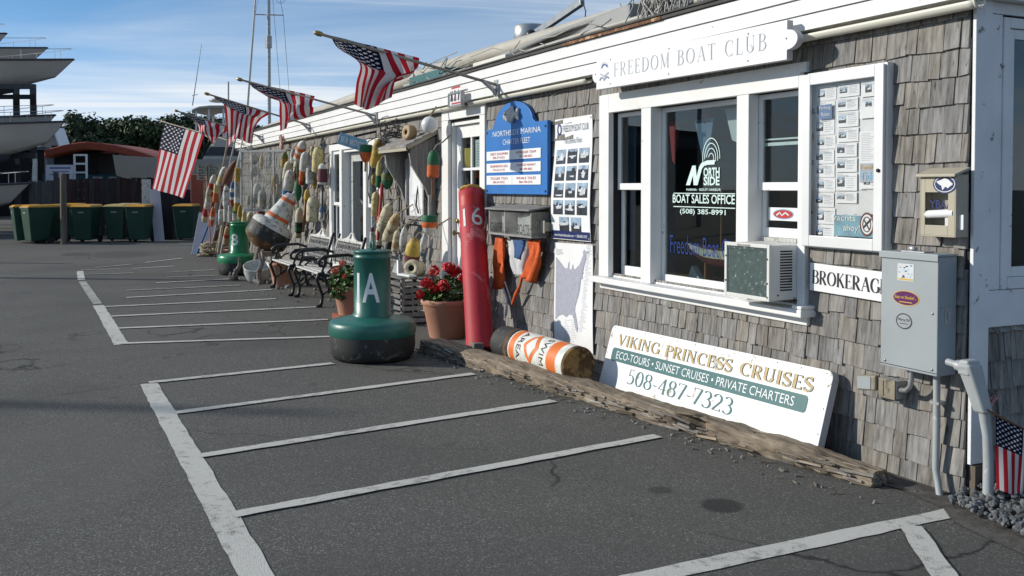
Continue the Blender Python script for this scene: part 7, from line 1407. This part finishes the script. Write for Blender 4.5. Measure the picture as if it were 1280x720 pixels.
# unseen shed added to darken window reflections, shelter behind the rack, white house
r = thing('reflection_shed', 'unseen dark grey shed added left of the boat rack to darken window reflections', 'building', gd(-90, 46)); m = MB(); A0 = gd(-90, 46); B0 = A0-R3*46; dq = V((FH.x, FH.y, 0))*4
def wallbox(m, a, b, dq, z0, z1): m.hexa([a+Z1*z0, b+Z1*z0, b+dq+Z1*z0, a+dq+Z1*z0, a+Z1*z1, b+Z1*z1, b+dq+Z1*z1, a+dq+Z1*z1])
wallbox(m, A0, B0, dq, 0, 6.2); m.build('wall', 'grey_siding', r); m = MB(); wallbox(m, A0+R3*.3-dq*.03, B0-R3*.3-dq*.03, dq*1.06, 6.21, 6.6); m.build('roof', 'roof_felt', r)
for i in range(5): m = MB(); a = A0-R3*(4+9*i); wallbox(m, a-V((FH.x, FH.y, 0))*.06, a-R3*5-V((FH.x, FH.y, 0))*.06, V((FH.x, FH.y, 0))*.05, .02, 5); m.build('door', 'dark_inside', r)
r = thing('boat_shelter', 'low dark open shelter behind the boat rack', 'building', gd(30, 50)); m = MB(); wallbox(m, gd(57, 50), gd(-130, 50), V((FH.x, FH.y, 0))*1.0, 0, zat(188, 50)); m.build('wall', 'dark_inside', r); m = MB(); wallbox(m, gd(58, 49.8), gd(-131, 49.8), V((FH.x, FH.y, 0))*1.5, zat(188, 50)+.01, zat(184, 50)); m.build('roof', 'grey_siding', r)
r = thing('grey_building', 'low grey building behind the red canopy', 'building', gd(95, 48)); m = MB(); wallbox(m, gd(60, 48), gd(135, 48), V((FH.x, FH.y, 0))*6, 0, zat(196, 48)); m.build('wall', 'grey_siding', r); m = MB(); wallbox(m, gd(59, 47.8), gd(136, 47.8), V((FH.x, FH.y, 0))*6.4, zat(196, 48)+.01, zat(194, 48)); m.build('roof', 'roof_felt', r)
D = 60; r = thing('white_house', 'white gabled house beyond the boat rack', 'house', gd(66, D)); a, b = gd(52, D), gd(74, D); ze, zr = zat(186, D), zat(164, D); dq = V((FH.x, FH.y, 0))*1.2; mid = (a+b)/2
m = MB(); m.add([a, b, b+Z1*ze, mid+R3*.35+Z1*zr, a+Z1*ze, a+dq, b+dq, b+dq+Z1*ze, mid+R3*.35+dq+Z1*zr, a+dq+Z1*ze], [(0, 1, 2, 3, 4), (9, 8, 7, 6, 5), (0, 5, 6, 1), (1, 6, 7, 2), (4, 9, 5, 0)]); m.build('wall', 'boat_white', r)
m = MB(); ap_ = mid+R3*.35+Z1*(zr+.02)
for e_ in (a+Z1*ze-R3*.25-Z1*.2, b+Z1*ze+R3*.25-Z1*.2): f_ = V((FH.x, FH.y, 0))*-.3; m.hexa([e_+f_, ap_+f_, ap_+dq, e_+dq, e_+f_+Z1*.22, ap_+f_+Z1*.22, ap_+dq+Z1*.22, e_+dq+Z1*.22])
m.build('roof', 'sign_white', r); m = MB(); m.obox(mid+R3*.3+Z1*(ze-.1), R3*.18, V((FH.x, FH.y, 0))*.03, Z1*.3); m.build('window', 'dark_inside', r)
# boat rack with boats
def motorboat(label, tip, L_=7.0, B_=2.4, H_=1.25, fwd=None, rail=True, cab=True, tilt=0):
    f = (fwd or R3); s_ = V((-f.y, f.x, 0)); P = tip-f*(L_/2+.16*L_*1.22)-Z1*H_*1.21; r = thing('motor_boat', label, 'boat', P)
    m = MB(); hull(m, P, L_, B_, H_, f, s_, n=18, mis=(0, 0), sheer=.23, rake=.16, keel=.16, transom=.85, deck=1); 
    o = m.build('hull', ['boat_white', 'boat_white'], r); m = MB(); hull(m, P-Z1*.035, L_*.80, B_*.80, H_*.36, f, s_, n=12, mis=(0, 0), sheer=.1, rake=.05, transom=.85, deck=0); m.build('bottom_paint', 'boat_bottom', r)
    if rail:
        pts = []; 
        for i in range(11): t = .58+.42*i/10; wd = B_/2*max(.04, 1-((t-.5)/.5)**2.2); pts.append(P+f*(L_*t-L_/2+.16*L_*1.15*max(0, t-.7)/.3)+s_*wd*-.92+Z1*(H_*(1+.23*(t-.35)**2*2.2)+.05+.30*min(1, i/3)))
        p2 = [p+s_*(2*(P-p).dot(s_)) for p in pts]; m = MB(); m.tube(pts, .010, 5); m.tube(p2, .010, 5)
        for q in (pts, p2):
            for i in (3, 5, 7, 9): m.tube([q[i], q[i]-Z1*.34], .008, 5)
        m.build('bow_rail', 'chrome', r)
    m = MB(); pts = [P+f*(L_*t-L_/2+.16*L_*1.2*max(0, t-.7)/.3)+s_*(B_/2*(.85+.15*min(1, t/.45))*(1 if t < .5 else max(.02, 1-((t-.5)/.5)**2.2))*1.01*-1)+Z1*H_*(1+.23*(t-.35)**2*2.2) for t in [k/14 for k in range(15)]]; m.tube(pts, .035, 6); m.tube([p+s_*(2*(P-p).dot(s_)) for p in pts], .035, 6); m.build('rub_rail', 'boat_bottom', r)
    if cab: m = MB(); c_ = P-f*L_*.05+Z1*H_*1.05; m.hexa([c_-f*1.1-s_*.8, c_+f*1.6-s_*.7, c_+f*1.6+s_*.7, c_-f*1.1+s_*.8, c_-f*1.0-s_*.7+Z1*.7, c_+f*.7-s_*.6+Z1*.7, c_+f*.7+s_*.6+Z1*.7, c_-f*1.0+s_*.7+Z1*.7]); m.build('cabin', 'boat_white', r, bevel=.06)
    return r
motorboat('white motor boat highest on the rack at the left edge with its bow cut off', ap(9, 42, 36.5), cab=False); motorboat('white motor boat on the top rack left of the longest bow', ap(60, 60, 34.5), H_=1.0, cab=False); motorboat('white motor boat on the top rack whose bow reaches farthest right', ap(93, 74.5, 32.0), H_=1.05, cab=False)
motorboat('white motor boat on the middle rack in front of the farther bow', ap(70, 144, 33.0), cab=False); motorboat('white motor boat on the middle rack with the bow reaching farthest right', ap(82, 152, 31.0), cab=False); motorboat('grey white motor boat standing low beside the left bins', ap(38, 229, 29.0), H_=1.1)
r = thing('boat_rack', 'dark steel boat storage rack at the left edge', 'rack', gd(20, 33)); m = MB()
for px, D in ((22, 35.2), (43, 35.6), (43, 39), (22, 39.5), (-60, 35), (-60, 39)): p = gd(px, D); m.bar(p, V((p.x, p.y, 5.2)), .22, .22)
m.build('uprights', 'rack_steel', r); m = MB()
for z in (2.55, 4.80):
    for D in (31.6, 35.2): a, b = gd(46, D), gd(-120, D); m.bar(V((a.x, a.y, z)), V((b.x, b.y, z)), .14, .16)
    for px in (22, 43, -20, -60): a, b = gd(px, 31.2), gd(px, 39.5); m.bar(V((a.x, a.y, z-.2)), V((b.x, b.y, z-.16)), .14, .16)
m.build('beams', 'rack_steel', r)
m = MB(); a = ap(36, 228, 30.5); m.prism([(0, -1.5), (.22, -1.5), (.26, .75), (.14, .75)], a, R3, ZZ, .05); tag(m.build('white_fin', 'fw', None), 'white upright fin of a boat between the rack and the fence', 'boat fin')
# cabin cruiser behind the flags
D = 34; r = thing('cabin_cruiser', 'white cabin cruiser with a hard top behind the flags', 'boat', gd(275, D)); dq = V((FH.x, FH.y, 0))
c_ = gd(282, D+1.6); m = MB(); hull(m, c_+Z1*.3, 7.5, 2.9, zat(200, D)-.3, R3*-1, dq*-1, n=16, mis=(0, 1), sheer=.12, rake=.05, keel=.1); m.build('hull', ['boat_white', 'boat_bottom', 'boat_white'], r)
zd = zat(200, D); m = MB(); a, b = gd(252, D+.6), gd(340, D+.6); m.hexa([a+Z1*zd, b+Z1*zd, b+dq*2+Z1*zd, a+dq*2+Z1*zd, a+R3*.5+Z1*zat(170, D), b+Z1*zat(170, D), b+dq*2+Z1*zat(170, D), a+R3*.5+dq*2+Z1*zat(170, D)]); m.build('cabin', 'boat_white', r, bevel=.05)
m = MB(); a, b = gd(256, D+.55), gd(318, D+.55); m.hexa([a+Z1*zat(194, D), b+Z1*zat(194, D), b+dq*.06+Z1*zat(194, D), a+dq*.06+Z1*zat(194, D), a+R3*.2+Z1*zat(183, D), b+Z1*zat(183, D), b+dq*.06+Z1*zat(183, D), a+R3*.2+dq*.06+Z1*zat(183, D)]); m.build('cabin_window', 'photo_dark', r)
m = MB(); top = [ap(x, y, D) for x, y in ((239, 137), (248, 133), (262, 131.5), (285, 131.5), (300, 133))]; vs = []
for p in top: vs += [p, p-Z1*.10, p+dq*2.2-Z1*.10, p+dq*2.2]
m.add(vs, [(4*i+a, 4*i+(a+1) % 4, 4*i+4+(a+1) % 4, 4*i+4+a) for i in range(len(top)-1) for a in range(4)]+[(0, 1, 2, 3), tuple(4*len(top)-4+a for a in (3, 2, 1, 0))]); m.build('hard_top', 'tarp_beige', r, bevel=.03)
m = MB()
for px in (246, 262, 280, 298): p = gd(px, D+.1, zat(172, D)); m.bar(p, V((p.x, p.y, zat(135, D))), .06, .06); p2 = p+dq*2; m.bar(p2, V((p2.x, p2.y, zat(135, D))), .06, .06)
m.build('posts', 'alu_frame', r)
m = MB(); m.tube([ap(240.5, 132, D+.5), ap(252, 55, D+.5)], [.022, .008], 5); m.tube([ap(240, 119.5, D+.5), ap(247, 118, D+.5)], .012, 5); m.build('whip_antenna', 'pole_metal', r); m = MB(); m.tube([ap(285.5, 132, D+.5), ap(285.5, 102, D+.5)], .03, 6); m.lathe([(.2, 0), (.3, .03), (.3, .10), (.1, .14)], ap(272, 128, D+.5), n=14); m.build('radar_dome', 'boat_white', r)
# sailboats
def sailboat(label, pxb, pyb, pxt, pyt, D, spread=None, thick=.09):
    p0 = ap(pxb, pyb, D); p1 = ap(pxt, pyt, D); r = thing('sail_boat', label, 'boat', V((p0.x, p0.y, 0))); m = MB(); hull(m, V((p0.x, p0.y, .5)), 8, 2.6, 1.3, V((-R3.y, R3.x, 0)), R3, mis=(0, 1)); m.build('hull', ['boat_white', 'boat_bottom', 'boat_white'], r); d_ = (p0-p1).normalized(); base_ = p0+d_*((p0.z-1.8)/max(.2, -d_.z))
    m = MB(); m.tube([base_, p1], [thick, thick*.8], 8); m.build('mast', 'fw', r); m = MB(); c2 = ap(336, 18, D)
    if spread:
        m.tube([ap(spread[0], spread[2], D), ap(spread[1], spread[2]+1, D)], .03, 6); m.build('spreader', 'fw', r); m = MB()
        for sx in (spread[0], spread[1]): m.tube([p1, ap(sx, spread[2], D), base_+R3*((sx-336)/abs(sx-336))*1.2+Z1*.1], .011, 4)
        m.tube([p1, base_+V((-R3.y, R3.x, 0))*3.5], .011, 4); m.build('shrouds', 'wire', r)
        m = MB(); m.tube([ap(336, 60, D), ap(336, 45, D)], .14, 8); m.build('radar_reflector', 'fw', r)
sailboat('sail boat whose white mast with spreaders stands behind the flags', 336.5, 150, 335.5, -70, 44, (319, 354, 18)); sailboat('sail boat with a thin leaning mast left of the white mast', 308, 150, 323, -50, 48, None, .05)
# pallets and red wall seen under the flags
for i, px in enumerate((256, 270)):
    p = gd(px, 27.5); m = MB()
    for k in range(10): m.obox(p+Z1*(1.72+k*.045), R3*.15+ZZ*.0, dq*.25, Z1*.012)
    for u in (-.12, .12): m.obox(p+R3*u+Z1*1.92, R3*.02, dq*.22, Z1*.21)
    m.obox(p+Z1*.85, R3*.03, dq*.03, Z1*.85); m.obox(p+R3*.1+Z1*.85, R3*.02, dq*.03, Z1*.85); tag(m.build('slatted_rack', 'fcream', None), ('left slatted cream rack beside the open hanging flag', 'right slatted cream rack beside the floats')[i], 'rack')
m = MB(); a, b = gd(238, 29.5), gd(300, 29.5); wallbox(m, a, b, dq*2, 0, zat(218, 29.5)); tag(m.build('red_shed', 'canopy_red', None, bevel=.02), 'low dull red shed behind the lone bin', 'shed')
# trees
def tree(P, h, w, mat, label, seed, n=1700, leaf=.17):
    rr = random.Random(seed); r = thing('leafy_tree', label, 'tree', P, 'trees behind the boatyard'); m = MB(); m.tube([P, P+V((.1, 0, h*.3)), P+V((-.1, .1, h*.6)), P+V((0, 0, h*.85))], [h*.028, h*.022, h*.015, h*.005], 8)
    cl = []
    for i in range(15):
        a = rr.uniform(0, 6.28); t = rr.uniform(.22, .93); rad = w/2*math.sqrt(max(.05, 1-((t-.5)/.55)**2))*rr.uniform(.45, .85); c = P+V((math.cos(a)*rad, math.sin(a)*rad, h*t)); cl.append((c, rr.uniform(.13, .22)*w)); b = P+V((0, 0, h*t*.65)); m.tube([b, (b+c)/2+Z1*.2, c], [h*.009, h*.006, h*.002], 5)
    cl.append((P+Z1*h*.93, w*.12)); m.build('trunk', 'bark', r); m = MB()
    for k in range(n):
        c, s_ = rr.choice(cl); o_ = V((rr.gauss(0, 1), rr.gauss(0, 1), rr.gauss(0, .8))); o_ = o_.normalized()*s_*rr.random()**.45; p = c+o_; nn = (o_.normalized()+V((rr.gauss(0, .6), rr.gauss(0, .6), .5+rr.gauss(0, .4)))).normalized(); u = nn.orthogonal().normalized(); u = Matrix.Rotation(rr.uniform(0, 6.28), 3, nn) @ u; q = nn.cross(u); l = leaf*rr.uniform(.6, 1.4)
        m.add([p-u*l, p+q*l*.6, p+u*l, p-q*l*.6+nn*l*.2], [(0, 1, 2, 3)])
    m.build('crown', mat, r, recalc=False)
tl = [(94, 141, 70, 5.0), (114, 153, 74, 4.2), (127, 157, 78, 4.0), (144, 148, 72, 5.0), (162, 155, 76, 4.2), (179, 147, 71, 4.8), (199, 155, 77, 4.2), (215, 147, 72, 4.8), (236, 141, 75, 5.0), (255, 147, 70, 4.6), (275, 150, 74, 4.8), (300, 153, 78, 4.8), (74, 158, 80, 4.6), (325, 158, 76, 4.6)]
tlab = ['tallest bushy tree at the left end of the treeline', 'round topped tree second from the left end', 'low tree between two taller crowns left of the middle', 'broad tree above the middle of the red canopy', 'dark narrow tree right of the broad one', 'tree above the right part of the red canopy', 'tree with a flat crown left of the open hanging flag', 'tree whose crown shows above the open hanging flag', 'tall tree showing left of the hard top boat', 'tree right behind the hard top boat', 'tree mostly hidden behind the crumpled flags', 'far tree hidden behind the long hanging flag', 'small tree between the rack and the treeline', 'far tree hidden behind the small bunched flag']
for i, ((px, py, D, w), lab) in enumerate(zip(tl, tlab)): tree(gd(px, D), zat(py, D), w*1.15, ('foliage_pine', 'foliage_oak')[i % 2], lab, 40+i, 2800)
for i in range(5): tree(gd(80+i*48, 84), zat(166, 84), 8.0, 'foliage_pine', ('dark back row tree behind the left part of the treeline', 'dark back row tree behind the broad tree', 'dark back row tree behind the flat crowned tree', 'dark back row tree behind the hard top boat', 'dark back row tree behind the flags')[i], 80+i, 2200, .26)

for i, (tip, hgt, rad) in enumerate(((gp(312, 351), 8.0, .13), (gp(84, 329.5), 7.0, .10), (gp(410, 517), 13.0, .11))):
    q = V((tip.x, tip.y, 0))-V((.63, 1.0, 0))*(hgt/.49); m = MB(); m.tube([q, q+Z1*hgt], [rad, rad*.7], 10); tag(m.build('lamp_pole', 'pole_metal', None), ('tall grey yard pole whose shadow crosses the far bay', 'shorter grey yard pole nearest the boat rack', 'tallest grey mast standing far across the lot')[i], 'pole')
